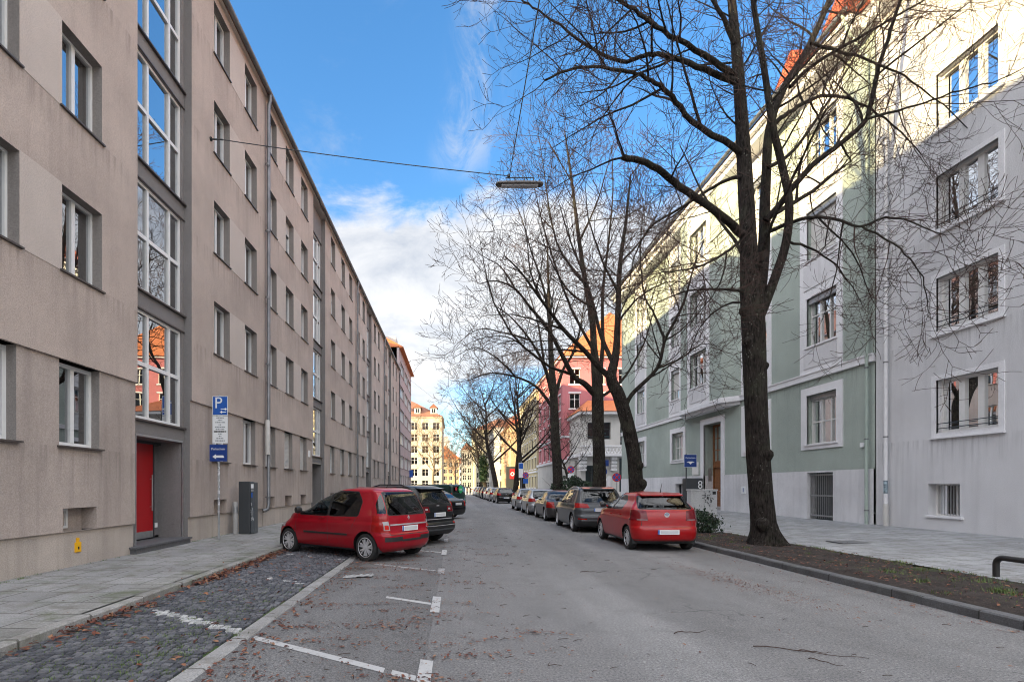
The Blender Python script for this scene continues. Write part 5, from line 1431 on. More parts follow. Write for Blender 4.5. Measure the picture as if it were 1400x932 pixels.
def car(name, label, P, loc, rz, paint, group=None, detail=2):
    """loc: ground point under the rear bumper centre; rz: heading of +x"""
    C = empty(name, loc, label, 'car' if P.get('kind') != 'van' else 'van', group, rz)
    bm = shell(P); H, L = P['H'], P['L']
    bvh = BVHTree.FromBMesh(bm)
    def hit(o, d):
        h = bvh.ray_cast(Vector(o), Vector(d)); return h[0] if h[0] else Vector(o)
    tagl = bm.faces.layers.int.new('mat'); partl = bm.faces.layers.int.new('part')
    sideL = lambda c: abs(c.y) > .42 and abs(c.y) > 0
    parts = {}
    def mark(faces, mat=None, part=None):
        for f in faces:
            if mat is not None: f[tagl] = mat
            if part is not None: f[partl] = part
    # seams and trim first (painted-body slots: 0 paint, 1 black gap, 2 chrome, 3 red reflector)
    WB0, WB1, wr = P['ax'][0], P['ax'][1], P['wr']
    for s in P.get('seams', []): mark(cut(bm, seam(*s), 'side', sideL), 1)
    for poly in P.get('bpill', []): mark(cut(bm, poly, 'side', lambda c: abs(c.y) > .3), 1)
    xm = L*.5; rearf = lambda c: c.x < P.get('rearx', 1.0)
    for s in P.get('rseams', []): mark(cut(bm, seam(*s, .013), 'rear', lambda c: c.x < .45), 1)
    for poly in P.get('rblack', []): mark(cut(bm, poly, 'rear', lambda c: c.x < P.get('rblx', .5)), 1)
    for poly in P.get('sblack', []): mark(cut(bm, poly, 'side', sideL), 1)
    for poly in P.get('rchrome', []): mark(cut(bm, poly, 'rear', lambda c: c.x < .45), 2)
    for poly in P.get('rred', []): mark(cut(bm, poly, 'rear', lambda c: c.x < .45), 3)
    pid = 1; glass = []; lights = []
    for k, poly in enumerate(P['swin']):
        pr = rounded(poly, .05); mark(cut(bm, grow(pr, P.get('wtrim', .014)), 'side', lambda c: abs(c.y) > .3), 1)
        fs = cut(bm, pr, 'side', lambda c: abs(c.y) > .3)
        for sgn in (1, -1):
            g = [f for f in fs if f.calc_center_median().y*sgn > 0]; mark(g, None, pid); glass.append((pid, 'side_window', 'carglass' if k < P.get('clearwin', 1) else 'carglass_dark')); pid += 1
    for poly, fl, nm, gm in ((P['rwin'], (lambda c: c.x < P.get('rwx', 1.1)), 'rear_window', P.get('rglass', 'carglass_dark')), (P['fwin'], (lambda c: c.x > xm), 'windscreen', 'carglass')):
        pr = rounded(poly, .045); mark(cut(bm, grow(pr, .018), 'rear', fl), 1); mark(cut(bm, pr, 'rear', fl), None, pid); glass.append((pid, nm, gm)); pid += 1
    for poly, nm, mt, xlim in P['lamps']:
        for sgn in (1, -1):
            pl = [(y*sgn, z) for y, z in poly]
            if sgn < 0: pl = pl[::-1]
            fl = (lambda c, s=sgn, xl=xlim: (c.x < xl if xl < xm else c.x > xl) and c.y*s > 0)
            cut(bm, [(xlim-.004, 0), (xlim+.004, 0), (xlim+.004, 3), (xlim-.004, 3)], 'side', lambda c: abs(c.y) > .4 and abs(c.x-xlim) < .4) if sgn > 0 else None
            g = cut(bm, pl, 'rear', fl); mark(g, None, pid); lights.append((pid, nm, mt)); pid += 1
    # wheel arches
    dead = []
    for xw in (WB0, WB1):
        ar = wr + P.get('archgap', .055)
        if P.get('cladding'): mark(cut(bm, circle((xw, wr), ar+.07), 'side', lambda c: abs(c.y) > .5 and c.z < 1.0), 1)
        dead += cut(bm, circle((xw, wr), ar), 'side', lambda c: abs(c.y) > .45 and c.z < 1.0)
    dead = {f for f in dead if f.is_valid}
    bm.verts.index_update()
    groups = {}
    for f in bm.faces:
        if f in dead: continue
        groups.setdefault(f[partl], []).append(f)
    body = bm_part(bm, groups.get(0, []), 'body', [paint, M['black'], M['chrome'], M['lamp_red']], C)
    seen = set()
    for p, nm, mt in glass:
        if p in groups and p not in seen:
            for f in groups[p]: f[tagl] = 0
            seen.add(p); bm_part(bm, groups[p], nm, [M[mt]], C, .006)
    for p, nm, mt in lights:
        if p in groups:
            for f in groups[p]: f[tagl] = 0
            bm_part(bm, groups[p], nm, [M[mt]], C, -.004)
    W = max(w for _, w in P['width'])
    # underbody, wells
    u = MB(); zc = P['clr']
    u.box(.55, L-.45, -W*.60, W*.60, zc-.03, zc+.05)
    for xw in (WB0, WB1):
        rr_ = wr+.07; arc = [(xw+rr_*math.cos(math.pi*i/14), wr+rr_*math.sin(math.pi*i/14)) for i in range(15)]
        arc = [(xw+rr_, zc-.02)] + arc + [(xw-rr_, zc-.02)]
        for (xa, za), (xb_, zb_) in zip(arc, arc[1:]): u.quad((xa,-W*.93,za), (xb_,-W*.93,zb_), (xb_,W*.93,zb_), (xa,W*.93,za))
        for yy in (-W*.55, W*.55): u.add([(a_, yy, b_) for a_, b_ in arc], [tuple(range(len(arc)))])
    u.build('underbody', M['black'], C, local=True)
    tw = P.get('tyre', .2); ty = W-tw/2-P.get('tuck', .035)
    for xw in (WB0, WB1):
        for s in (1, -1): make_wheel(C, xw, s*ty, wr, wr, tw, s, P.get('spokes', 5), P.get('rim', .66), P.get('style', 'split'))
    # plate
    pz = P['plate'][0]; h = hit((-1, 0, pz), (1,0,0)); px = h.x-.012
    q = MB(); q.box(px-.012, px, -.26, .26, pz-.055, pz+.055); o = q.build('licence_plate', M['sign_white'], C, local=True)
    q = MB(); q.box(px-.0145, px-.0125, .222, .26, pz-.055, pz+.055); q.build('plate_band', M['sign_blue'], o, local=True)
    q = MB(); q.box(px-.0145, px-.0125, -.235, .20, pz-.036, pz+.036); q.build('plate_field', M['plate_blur'], o, local=True)
    # mirrors, handles, wipers, aerial, rails
    mx, mz = P['mirror']
    for s in (1, -1):
        h = hit((mx, s*2, mz), (0,-s,0)); q = MB()
        q.lathe([(.001,-.085),(.05,-.08),(.075,-.03),(.082,.03),(.07,.075),(.001,.085)], (mx-.02, h.y+s*.15, mz+.06), 'y', 12)
        q.v = [(mx-.02+(v[0]-mx+.02)*.75, v[1], v[2]) for v in q.v]
        q.tube([(mx, h.y-s*.02, mz), (mx-.01, h.y+s*.08, mz+.03)], .022, 6)
        q.build('mirror', paint if P.get('mpaint', 1) else M['black'], C, local=True, smooth=True)
    for (hx, hz) in P['handles']:
        for s in (1, -1):
            h = hit((hx, s*2, hz), (0,-s,0)); q = MB()
            q.box(hx-.09, hx+.09, min(h.y+s*.022, h.y+s*.04), max(h.y+s*.022, h.y+s*.04), hz-.014, hz+.014); q.box(hx-.085, hx-.06, min(h.y-s*.01,h.y+s*.025), max(h.y-s*.01,h.y+s*.025), hz-.012, hz+.012); q.box(hx+.06, hx+.085, min(h.y-s*.01,h.y+s*.025), max(h.y-s*.01,h.y+s*.025), hz-.012, hz+.012)
            bevel(q.build('door_handle', paint, C, local=True), .006)
    if P.get('wiper'):
        (y0, z0, y1, z1) = P['wiper']; pts = []
        for t in (0, .25, .5, .75, 1):
            yy, zz = y0+(y1-y0)*t, z0+(z1-z0)*t; h = hit((-1, yy, zz), (1,0,0)); pts.append((h.x-.022, yy, zz))
        q = MB(); q.tube(pts, [.014,.011,.01,.009,.007], 6); q.build('wiper', M['black'], C, local=True)
    if P.get('aerial'):
        ax_ = P['aerial']; q = MB(); q.tube([(ax_, 0, H-.02), (ax_-.02, 0, H+.03), (ax_-.12, 0, H+P.get('aerl', .2))], [.012,.008,.004], 6); q.build('aerial', M['black'], C, local=True)
    if P.get('rails'):
        x0, x1, ry, rz_ = P['rails']
        for s in (1, -1):
            q = MB(); hh = [hit((xx, s*ry, H+1), (0,0,-1)).z for xx in (x0, x0+.12, (x0+x1)/2, x1-.12, x1)]
            q.tube([(x0, s*ry, hh[0]-.01), (x0+.12, s*ry, hh[1]+.045), ((x0+x1)/2, s*ry, hh[2]+.05), (x1-.12, s*ry, hh[3]+.045), (x1, s*ry, hh[4]-.01)], .018, 8)
            q.build('roof_rail', M['black'] if P.get('railblack') else M['chrome'], C, local=True, smooth=True)
    if P.get('spoiler'):
        x0, z0, x1 = P['spoiler']; q = MB(); ws = P.get('spw', .52)
        q.add([(x0,-ws,z0),(x0,ws,z0),(x1,ws*1.04,z0+.045),(x1,-ws*1.04,z0+.045),(x0,-ws,z0-.035),(x0,ws,z0-.035),(x1,ws*1.04,z0-.03),(x1,-ws*1.04,z0-.03)], [(0,1,2,3),(7,6,5,4),(0,4,5,1),(1,5,6,2),(2,6,7,3),(3,7,4,0)])
        q.f = [tuple(reversed(f)) for f in q.f]; bevel(q.build('spoiler', paint, C, local=True), .012)
    if P.get('emblem'):
        kind, ez, es = P['emblem']; h = hit((-1, 0, ez), (1,0,0)); ex = h.x-.008; q = MB()
        if kind == 'ring':
            q.lathe([(es*.86,-.006),(es,-.006),(es,.008),(es*.86,.008)], (ex,0,ez), 'x', 24, closed=True)
            def bar(a, b, w=.1): 
                d = Vector((b[0]-a[0], b[1]-a[1])).normalized(); n = Vector((-d.y,d.x))*w*es
                v = [(a[0]*es+n.x,a[1]*es+n.y),(b[0]*es+n.x,b[1]*es+n.y),(b[0]*es-n.x,b[1]*es-n.y),(a[0]*es-n.x,a[1]*es-n.y)]
                q.add([(ex-.006,y,ez+z) for y,z in v]+[(ex+.006,y,ez+z) for y,z in v], [(0,1,2,3),(0,4,5,1),(1,5,6,2),(2,6,7,3),(3,7,4,0)])
            for a, b in (((-.36,.78),(0,.08)),((.36,.78),(0,.08)),((-.80,.38),(-.36,-.76)),((.80,.38),(.36,-.76)),((-.36,-.76),(0,-.06)),((.36,-.76),(0,-.06))): bar(a, b)
            o = q.build('emblem', M['chrome'], C, local=True)
            q = MB(); q.disc((ex+.004,0,ez), es*.9, 'x', 24); q.build('emblem_ground', M['sign_navy'], o, local=True)
        elif kind == 'diamond':
            for a, b in ((0,1),(1,2),(2,3),(3,0)):
                pts = [(0,1),(.62,0),(0,-1),(-.62,0)]; inn = .5
                A, B_ = pts[a], pts[b]
                q.add([(ex-.006,A[0]*es,ez+A[1]*es),(ex-.006,B_[0]*es,ez+B_[1]*es),(ex-.006,B_[0]*es*inn,ez+B_[1]*es*inn),(ex-.006,A[0]*es*inn,ez+A[1]*es*inn),(ex+.008,A[0]*es,ez+A[1]*es),(ex+.008,B_[0]*es,ez+B_[1]*es)], [(0,1,2,3),(0,4,5,1)])
            q.build('emblem', M['chrome'], C, local=True)
        else:
            q.box(ex-.004, ex+.006, -es*1.6, es*1.6, ez-es*.35, ez+es*.35); q.build('emblem', M['chrome'], C, local=True)
    for (txt, ty_, tz, sz) in P.get('badges', []):
        h = hit((-1, ty_, tz), (1,0,0)); text_mesh('badge', txt, sz, M['chrome'], C, (h.x-.006, ty_, tz), (R(90), 0, R(-90)), .003)
    for (y0, y1, z0, z1, mt, nm) in P.get('rboxes', []):
        hs = [hit((-1, yy, (z0+z1)/2), (1,0,0)).x for yy in (y0, (y0+y1)/2, y1)]; q = MB()
        n_ = 8; xs = []
        for i in range(n_+1):
            yy = y0+(y1-y0)*i/n_; xs.append((hit((-1, yy, (z0+z1)/2), (1,0,0)).x, yy))
        for (xa, ya), (xb, yb) in zip(xs, xs[1:]):
            q.add([(xa-.014,ya,z0),(xb-.014,yb,z0),(xb-.014,yb,z1),(xa-.014,ya,z1),(xa+.02,ya,z0),(xb+.02,yb,z0),(xb+.02,yb,z1),(xa+.02,ya,z1)], [(0,1,2,3),(0,4,5,1),(2,6,7,3)])
        q.build(nm, M[mt], C, local=True)
    for (x0, x1, z0, z1) in P.get('sboxes', []):
        for s in (1, -1):
            q = MB(); pts = []
            for i in range(9):
                xx = x0+(x1-x0)*i/8; pts.append((xx, hit((xx, s*2, (z0+z1)/2), (0,-s,0)).y))
            for (xa, ya), (xb, yb) in zip(pts, pts[1:]):
                q.add([(xa,ya+s*.014,z0),(xb,yb+s*.014,z0),(xb,yb+s*.014,z1),(xa,ya+s*.014,z1),(xa,ya-s*.02,z0),(xb,yb-s*.02,z0),(xb,yb-s*.02,z1),(xa,ya-s*.02,z1)], [(0,1,2,3),(0,4,5,1),(2,6,7,3)])
            q.build('side_trim', M['black'], C, local=True)
    if detail >= 2:      # seats, dashboard, steering wheel
        sx = P.get('seatx', L*.52); sz = P['clr']+.12
        q = MB()
        for x0, rows_ in ((sx, (-.36, .36)), (sx-.85, (-.4, 0, .4))):
            for yy in rows_:
                hw = .24 if len(rows_) == 2 else .19
                q.box(x0-.05, x0+.48, yy-hw, yy+hw, sz+.15, sz+.32)
                q.add([(x0-.22,yy-hw,sz+.9),(x0-.22,yy+hw,sz+.9),(x0-.12,yy+hw,sz+.9),(x0-.12,yy-hw,sz+.9),(x0-.06,yy-hw,sz+.25),(x0-.06,yy+hw,sz+.25),(x0+.06,yy+hw,sz+.25),(x0+.06,yy-hw,sz+.25)], [(0,1,2,3),(7,6,5,4),(0,4,5,1),(1,5,6,2),(2,6,7,3),(3,7,4,0)])
                q.box(x0-.25, x0-.16, yy-.12, yy+.12, sz+.96, sz+1.12)
        o = q.build('seats', M['seat'], C, local=True); bevel(o, .03)
        q = MB(); q.box(sx+.80, sx+1.15, -W*.78, W*.78, sz+.4, sz+.66)
        q.lathe([(.165,-.014),(.19,-.014),(.19,.014),(.165,.014)], (sx+.62, .36, sz+.68), 'x', 20, closed=True); q.box(sx+.61, sx+.63, .345, .375, sz+.52, sz+.84)
        q.build('dashboard', M['seat'], C, local=True)
    bm.free()
    return C

M['lamp_red'] = plain('red_lamp_lens', (.30,.006,.005), .2, spec=.3, coat=.2)
M['lamp_bright'] = plain('bright_red_lens', (.55,.015,.008), .25, spec=.3)
M['lamp_dark'] = plain('dark_red_lamp_lens', (.13,.004,.008), .2, spec=.3, coat=.2)
M['lamp_clear'] = plain('clear_lamp_lens', (.34,.32,.33), .2, spec=.3, coat=.2)
M['plate_blur'] = plain('blurred_plate_field', (.55,.55,.56), .5, var=.05)
M['seat'] = plain('grey_upholstery', (.055,.055,.06), .85)
M['paint_red'] = carpaint('cherry_red_paint', (.30,.003,.012))
M['paint_tornado'] = carpaint('bright_red_paint', (.33,.004,.006))
M['paint_black'] = carpaint('black_car_paint', (.004,.004,.005))
M['paint_grey'] = carpaint('anthracite_car_paint', (.060,.064,.070), metal=.35)
M['paint_brown'] = carpaint('dark_taupe_car_paint', (.050,.046,.046), metal=.3)
M['paint_silver'] = carpaint('silver_car_paint', (.36,.37,.39), metal=.6)
M['paint_navy'] = carpaint('dark_navy_car_paint', (.012,.016,.028), metal=.2)
M['paint_white'] = carpaint('white_car_paint', (.70,.70,.70))
M['paint_green'] = carpaint('bottle_green_van_paint', (.010,.035,.03))

def dims(L, H, W, clr, belt, xbelt, xroofr, xroof, xscr, zscr, xhood, zhood, roofw=.60, tum=.72):
    """common silhouettes: rear = [(z, x)], front, width, corner lengths"""
    return dict(L=L, H=H, clr=clr,
        rear=[(clr,.15),(clr+.10,.035),(.46,.0),(.575,.004),(.615,.05),(.80,.075),(belt,xbelt),(H-.30,xbelt+(xroofr-xbelt)*.52),(H-.11,xroofr),(H-.05,xroofr+.13),(H-.018,xroofr+.42),(H,L*.43)],
        front=[(clr,L-.16),(clr+.14,L-.03),(.5,L),(.64,L-.05),(zhood,xhood),(zscr-.05,(xhood+xscr)/2+.08),(zscr,xscr),((zscr+H)/2-.02,(xscr+xroof)/2+.06),(H-.10,xroof+.06),(H-.05,xroof-.12),(H-.018,xroof-.42),(H,L*.47)],
        width=[(clr,W*.90),(clr+.12,W*.965),(.48,W*.985),(.60,W*.992),(.80,W),(.835,W*.978),(belt-.03,W*.965),(belt+.03,W*.945),(H-.22,W*(tum+.06)),(H-.09,W*tum),(H-.045,W*(tum-.07)),(H-.018,W*(tum-.28)),(H,.03)],
        rr=[(clr,.42),(.5,.42),(.8,.32),(belt,.26),(H-.2,.24),(H,.3)], rf=[(clr,.55),(.6,.6),(zscr,.42),(H-.2,.32),(H,.3)])

# --- red MPV (rear three-quarter view, left foreground)
P_MPV = dims(3.95, 1.60, .855, .21, .97, .11, .36, 1.80, 3.02, 1.02, 3.58, .80, tum=.735)
P_MPV.update(ax=(.62, 3.24), wr=.30, tyre=.185, spokes=7, rim=.70, style='split', rwx=.8,
    bpill=[[(1.74,.95),(1.85,.95),(1.85,1.507),(1.74,1.505)]],
    swin=[[(1.83,.95),(2.82,.955),(2.75,1.07),(2.14,1.49),(1.83,1.505)], [(1.76,.95),(1.76,1.505),(.98,1.49),(.80,1.28),(.84,.965)], [(2.855,.965),(3.02,.99),(2.80,1.09)]],
    rwin=[(-.60,1.0),(.60,1.0),(.54,1.475),(-.54,1.475)], fwin=[(-.68,1.05),(.68,1.05),(.56,1.47),(-.56,1.47)],
    seams=[((1.795,.30),(1.795,.94)), ((2.96,.34),(2.90,.98)), ((.88,.97),(1.00,.72))], sblack=[[(.98,.20),(2.9,.20),(2.9,.255),(.98,.255)]],
    rseams=[((-.64,.58),(.64,.58)), ((-.66,.98),(-.62,.58)), ((.66,.98),(.62,.58))],
    sboxes=[(1.14,2.62,.535,.575)], rboxes=[(-.60,.60,.775,.805,'chrome','chrome_strip'), (-.74,-.30,.44,.53,'black','bumper_strip'), (.30,.74,.44,.53,'black','bumper_strip'), (-.32,.32,.43,.475,'black','bumper_strip')],
    lamps=[([(.61,.62),(.95,.66),(.95,1.00),(.655,.98),(.605,.80)],'tail_light','lamp_red',.42), ([(.605,.675),(.73,.675),(.74,.86),(.63,.87)],'reverse_lamp','lamp_clear',.25), ([(.625,.69),(.715,.69),(.72,.785),(.64,.785)],'brake_lamp','lamp_bright',.25), ([(.635,1.03),(.775,1.03),(.68,1.40),(.578,1.43)],'quarter_window','carglass',.40), ([(.42,.60),(.9,.66),(.9,.86),(.5,.76)],'headlight','lamp_clear',3.35)],
    plate=(.70,), mirror=(2.72,1.0), mpaint=0, handles=[(1.98,.90),(1.14,.91)], wiper=(0,1.03,-.42,1.06), aerial=.75, aerl=.06, emblem=('diamond',.925,.05), badges=[('RENAULT',0,.855,.045)], clearwin=1, rglass='carglass_dark', seatx=1.95)
# --- red hatchback (right foreground)
P_HATCH = dims(3.97, 1.475, .842, .20, 1.01, .13, .42, 1.95, 3.0, .98, 3.62, .74, tum=.70)
P_HATCH.update(ax=(.66, 3.13), wr=.30, tyre=.19, spokes=6, rim=.68, rwx=.85,
    bpill=[[(1.78,1.0),(1.87,1.0),(1.87,1.387),(1.78,1.383)]],
    swin=[[(1.86,1.0),(2.78,.99),(2.30,1.315),(1.98,1.38),(1.86,1.385)], [(1.79,1.0),(1.79,1.385),(1.20,1.36),(1.02,1.19),(1.04,1.02)]],
    rwin=[(-.66,1.055),(.66,1.055),(.565,1.365),(-.565,1.365)], fwin=[(-.66,1.0),(.66,1.0),(.55,1.36),(-.55,1.36)],
    seams=[((1.825,.33),(1.825,.95)), ((2.92,.38),(2.84,.95)), ((.98,.96),(1.06,.66))],
    rseams=[((-.60,.62),(.60,.62)), ((-.60,1.03),(-.62,.64)), ((.60,1.03),(.62,.64)), ((-.80,.30),(.80,.30))],
    rblack=[[(-.78,.20),(.78,.20),(.76,.27),(-.76,.27)]], sblack=[[(1.0,.20),(2.8,.20),(2.8,.24),(1.0,.24)]],
    lamps=[([(.46,.77),(.95,.78),(.95,1.02),(.60,1.03),(.49,1.0)],'tail_light','lamp_dark',.38), ([(.50,.58),(.9,.64),(.9,.80),(.55,.72)],'headlight','lamp_clear',3.45)],
    rboxes=[(.48,.72,.78,.797,'lamp_clear','reverse_lamp'), (-.72,-.48,.78,.797,'lamp_clear','reverse_lamp')],
    plate=(.49,), mirror=(2.66,1.02), handles=[(2.0,.86),(1.16,.87)], aerial=.52, aerl=.22, emblem=('ring',.91,.062), badges=[('POLO',.38,.80,.042)], rglass='carglass_dark', seatx=2.0, spoiler=(.38,1.40,.64), spw=.52)
# --- tall estate car with roof rails
P_WAG = dims(4.34, 1.60, .90, .20, 1.0, .16, .42, 2.25, 3.25, 1.03, 3.92, .84, tum=.735)
P_WAG.update(ax=(.80, 3.45), wr=.325, tyre=.205, spokes=5, rwx=.9, wtrim=.022,
    bpill=[[(2.02,1.02),(2.11,1.02),(2.11,1.49),(2.02,1.49)],[(1.12,1.02),(1.21,1.02),(1.21,1.48),(1.12,1.475)]],
    swin=[[(2.1,1.02),(3.05,1.01),(2.5,1.42),(2.1,1.49)], [(2.03,1.02),(2.03,1.49),(1.2,1.48),(1.2,1.02)], [(1.13,1.02),(1.13,1.475),(.80,1.44),(.62,1.08)]],
    rwin=[(-.64,1.06),(.64,1.06),(.585,1.45),(-.585,1.45)], fwin=[(-.7,1.06),(.7,1.06),(.6,1.47),(-.6,1.47)],
    seams=[((2.065,.35),(2.065,1.0)), ((3.15,.4),(3.06,1.0)), ((1.16,1.0),(1.26,.7))],
    rseams=[((-.64,.66),(.64,.66)), ((-.62,1.03),(-.64,.66)), ((.62,1.03),(.64,.66))], rblack=[[(-.8,.20),(.8,.20),(.78,.42),(-.78,.42)]], rchrome=[[(-.70,.425),(.70,.425),(.70,.44),(-.70,.44)]],
    lamps=[([(.40,.86),(.99,.86),(.99,1.03),(.62,1.02),(.46,.99)],'tail_light','lamp_red',.45), ([(.55,.62),(.9,.66),(.9,.84),(.6,.76)],'headlight','lamp_clear',3.8), ([(.52,.46),(.8,.47),(.8,.51),(.52,.50)],'reflector','lamp_red',.2)],
    plate=(.80,), mirror=(2.9,1.04), handles=[(2.25,.93),(1.4,.94)], wiper=(0,1.07,-.4,1.10), rails=(.75,2.5,.62,0), emblem=('ring',.945,.055), rglass='carglass', seatx=2.25, spoiler=(.36,1.525,.66), spw=.55)
# --- black off-roader
P_SUV = dims(4.40, 1.66, .91, .26, 1.06, .14, .42, 2.3, 3.3, 1.09, 4.0, .96, tum=.735)
P_SUV.update(ax=(.88, 3.52), wr=.355, tyre=.225, spokes=5, cladding=1, rwx=.9, wtrim=.02,
    bpill=[[(2.02,1.09),(2.11,1.09),(2.11,1.53),(2.02,1.53)],[(1.11,1.09),(1.21,1.09),(1.21,1.52),(1.11,1.51)]],
    swin=[[(2.1,1.09),(3.08,1.08),(2.55,1.47),(2.1,1.53)], [(2.03,1.09),(2.03,1.53),(1.2,1.52),(1.2,1.09)], [(1.12,1.10),(1.12,1.51),(.86,1.46),(.74,1.16)]],
    rwin=[(-.62,1.14),(.62,1.14),(.565,1.46),(-.565,1.46)], fwin=[(-.7,1.12),(.7,1.12),(.6,1.52),(-.6,1.52)],
    seams=[((2.065,.4),(2.065,1.05)), ((3.2,.45),(3.1,1.05))], rseams=[((-.66,.62),(.66,.62))], rblack=[[(-.85,.26),(.85,.26),(.85,.52),(-.85,.52)]],
    rboxes=[(-.56,.56,.70,.72,'chrome','chrome_strip'), (-.66,.66,.525,.54,'chrome','bumper_chrome'), (-.60,.60,.40,.44,'darkmetal','bumper_bar')],
    lamps=[([(.40,.90),(.99,.90),(.99,1.06),(.42,1.05)],'tail_light','lamp_dark',.42), ([(.47,.955),(.57,.955),(.57,1.0),(.47,1.0)],'reverse_lamp','lamp_clear',.25), ([(.58,.56),(.80,.57),(.80,.62),(.58,.61)],'reflector','lamp_red',.25), ([(.5,.84),(.9,.86),(.9,.98),(.55,.96)],'headlight','lamp_clear',3.9)],
    plate=(.83,), mirror=(2.92,1.10), handles=[(2.25,1.0),(1.4,1.01)], wiper=(0,1.15,-.38,1.17), rails=(.8,2.7,.62,0), railblack=1, emblem=('bar',1.075,.035), rglass='carglass_dark', seatx=2.25, spoiler=(.30,1.545,.66), spw=.56)
# --- three-box saloon
P_SAL = dims(4.52, 1.43, .87, .19, .93, .10, 1.10, 2.2, 3.25, .96, 3.95, .80, tum=.70)
P_SAL['rear'] = [(.19,.15),(.29,.04),(.50,.0),(.66,.02),(.86,.07),(.945,.20),(.99,.48),(1.05,.60),(1.22,.84),(1.33,1.10),(1.38,1.28),(1.412,1.55),(1.43,1.95)]
P_SAL.update(ax=(.92, 3.62), wr=.31, tyre=.2, spokes=5, style='solid', rwx=1.5,
    swin=[[(2.25,.95),(3.05,.94),(2.5,1.27),(2.25,1.33)], [(2.18,.95),(2.18,1.33),(1.45,1.30),(1.12,1.12),(1.12,.98)]],
    rwin=[(-.60,1.02),(.60,1.02),(.53,1.31),(-.53,1.31)], fwin=[(-.66,.99),(.66,.99),(.55,1.33),(-.55,1.33)],
    seams=[((2.215,.33),(2.215,.93)), ((3.15,.36),(3.06,.94)), ((1.12,.93),(1.30,.66))], rseams=[((-.62,.60),(.62,.60)), ((-.55,.93),(-.55,.60)), ((.55,.93),(.55,.60))],
    lamps=[([(.52,.62),(.95,.64),(.95,.90),(.54,.88)],'tail_light','lamp_red',.34), ([(.5,.58),(.9,.62),(.9,.78),(.55,.74)],'headlight','lamp_clear',4.0)],
    plate=(.74,), mirror=(2.88,.98), handles=[(2.4,.85),(1.55,.86)], aerial=None, rglass='carglass', seatx=2.3, clearwin=2)
# --- compact estate / hatch for the farther cars
P_CMP = dims(4.25, 1.47, .88, .19, .95, .14, .46, 2.1, 3.1, .99, 3.85, .78, tum=.71)
P_CMP.update(ax=(.78, 3.40), wr=.315, tyre=.2, spokes=5, rwx=.95,
    swin=[[(2.05,.97),(2.95,.96),(2.45,1.30),(2.05,1.37)], [(1.98,.97),(1.98,1.37),(1.15,1.35),(.90,1.16),(.95,.99)]],
    rwin=[(-.62,1.0),(.62,1.0),(.55,1.35),(-.55,1.35)], fwin=[(-.66,1.0),(.66,1.0),(.56,1.37),(-.56,1.37)],
    seams=[((2.015,.33),(2.015,.95)), ((3.02,.36),(2.95,.95))], rseams=[((-.62,.62),(.62,.62))],
    lamps=[([(.46,.74),(.95,.76),(.95,.95),(.54,.94)],'tail_light','lamp_red',.40), ([(.5,.58),(.9,.62),(.9,.78),(.55,.74)],'headlight','lamp_clear',3.75)],
    plate=(.52,), mirror=(2.82,.99), handles=[(2.2,.87),(1.35,.88)], emblem=('ring',.86,.05), rglass='carglass', seatx=2.1, clearwin=2)
# --- panel van
P_VAN = dims(4.7, 1.76, .93, .22, 1.10, .06, .16, 2.9, 3.9, 1.2, 4.5, 1.02, tum=.86)
P_VAN.update(kind='van', ax=(.95, 3.95), wr=.33, tyre=.21, spokes=5, style='solid', rwx=.6,
    swin=[[(2.85,1.16),(3.7,1.15),(3.2,1.56),(2.85,1.62)]], rwin=[(-.74,1.14),(.74,1.14),(.70,1.60),(-.70,1.60)], fwin=[(-.74,1.24),(.74,1.24),(.66,1.6),(-.66,1.6)],
    seams=[((2.8,.4),(2.8,1.62)), ((3.75,.4),(3.7,1.18)), ((1.4,.4),(1.4,1.62))], rseams=[((0,.45),(0,1.65))],
    lamps=[([(.80,.75),(1.0,.75),(1.0,1.15),(.82,1.15)],'tail_light','lamp_red',.25), ([(.6,.74),(.95,.78),(.95,.95),(.65,.92)],'headlight','lamp_clear',4.4)],
    plate=(.66,), mirror=(3.55,1.25), handles=[(2.98,1.08)], rglass='carglass_dark', seatx=3.0)

HD = math.atan2(1.55, -2.18)       # heading of the slant-parked cars
def slant(xr, yr, P):              # rear right wheel ground contact -> rear bumper centre
    d = Vector((math.cos(HD), math.sin(HD))); W = max(w for _, w in P['width'])
    rgt = Vector((d.y, -d.x)); q = Vector((xr, yr)) - rgt*(W-.12) - d*P['ax'][0]; return (q.x, q.y, 0)
c1 = car('parked_car', 'cherry red compact MPV parked at a slant across the kerb in the left foreground', P_MPV, slant(-1.03, 12.25, P_MPV), HD, M['paint_red'], 'cars parked at a slant on the left')
c2 = car('parked_car', 'black off-road car with roof rails parked at a slant right behind the red MPV', P_SUV, slant(-.62, 15.35, P_SUV), HD, M['paint_black'], 'cars parked at a slant on the left')
P_SAL2 = dict(P_SAL)
c3 = car('parked_car', 'dark saloon peeking out between the black off-roader and the green van', P_SAL, slant(-.12, 26.4, P_SAL), HD, M['paint_black'], 'cars parked at a slant on the left', 1)
c4 = car('parked_van', 'bottle green van with round bright green emblem on its rear window', P_VAN, slant(.12, 37.5, P_VAN), HD, M['paint_green'], None, 1)
q = MB(); q.disc((.06, -.05, 1.38), .27, 'x', 24); o = q.build('round_emblem', plain('bright_green_sticker', (.02,.42,.13), .4), c4, local=True)
q = MB()
for i in range(5): q.box(.046, .056, -.19+.07*i, -.16+.07*i, 1.32, 1.44)
q.build('emblem_lettering', M['sign_white'], o, local=True)
q = MB(); q.disc((.06, .5, 1.42), .13, 'x', 16); q.build('red_sticker', M['sign_red'], c4, local=True)

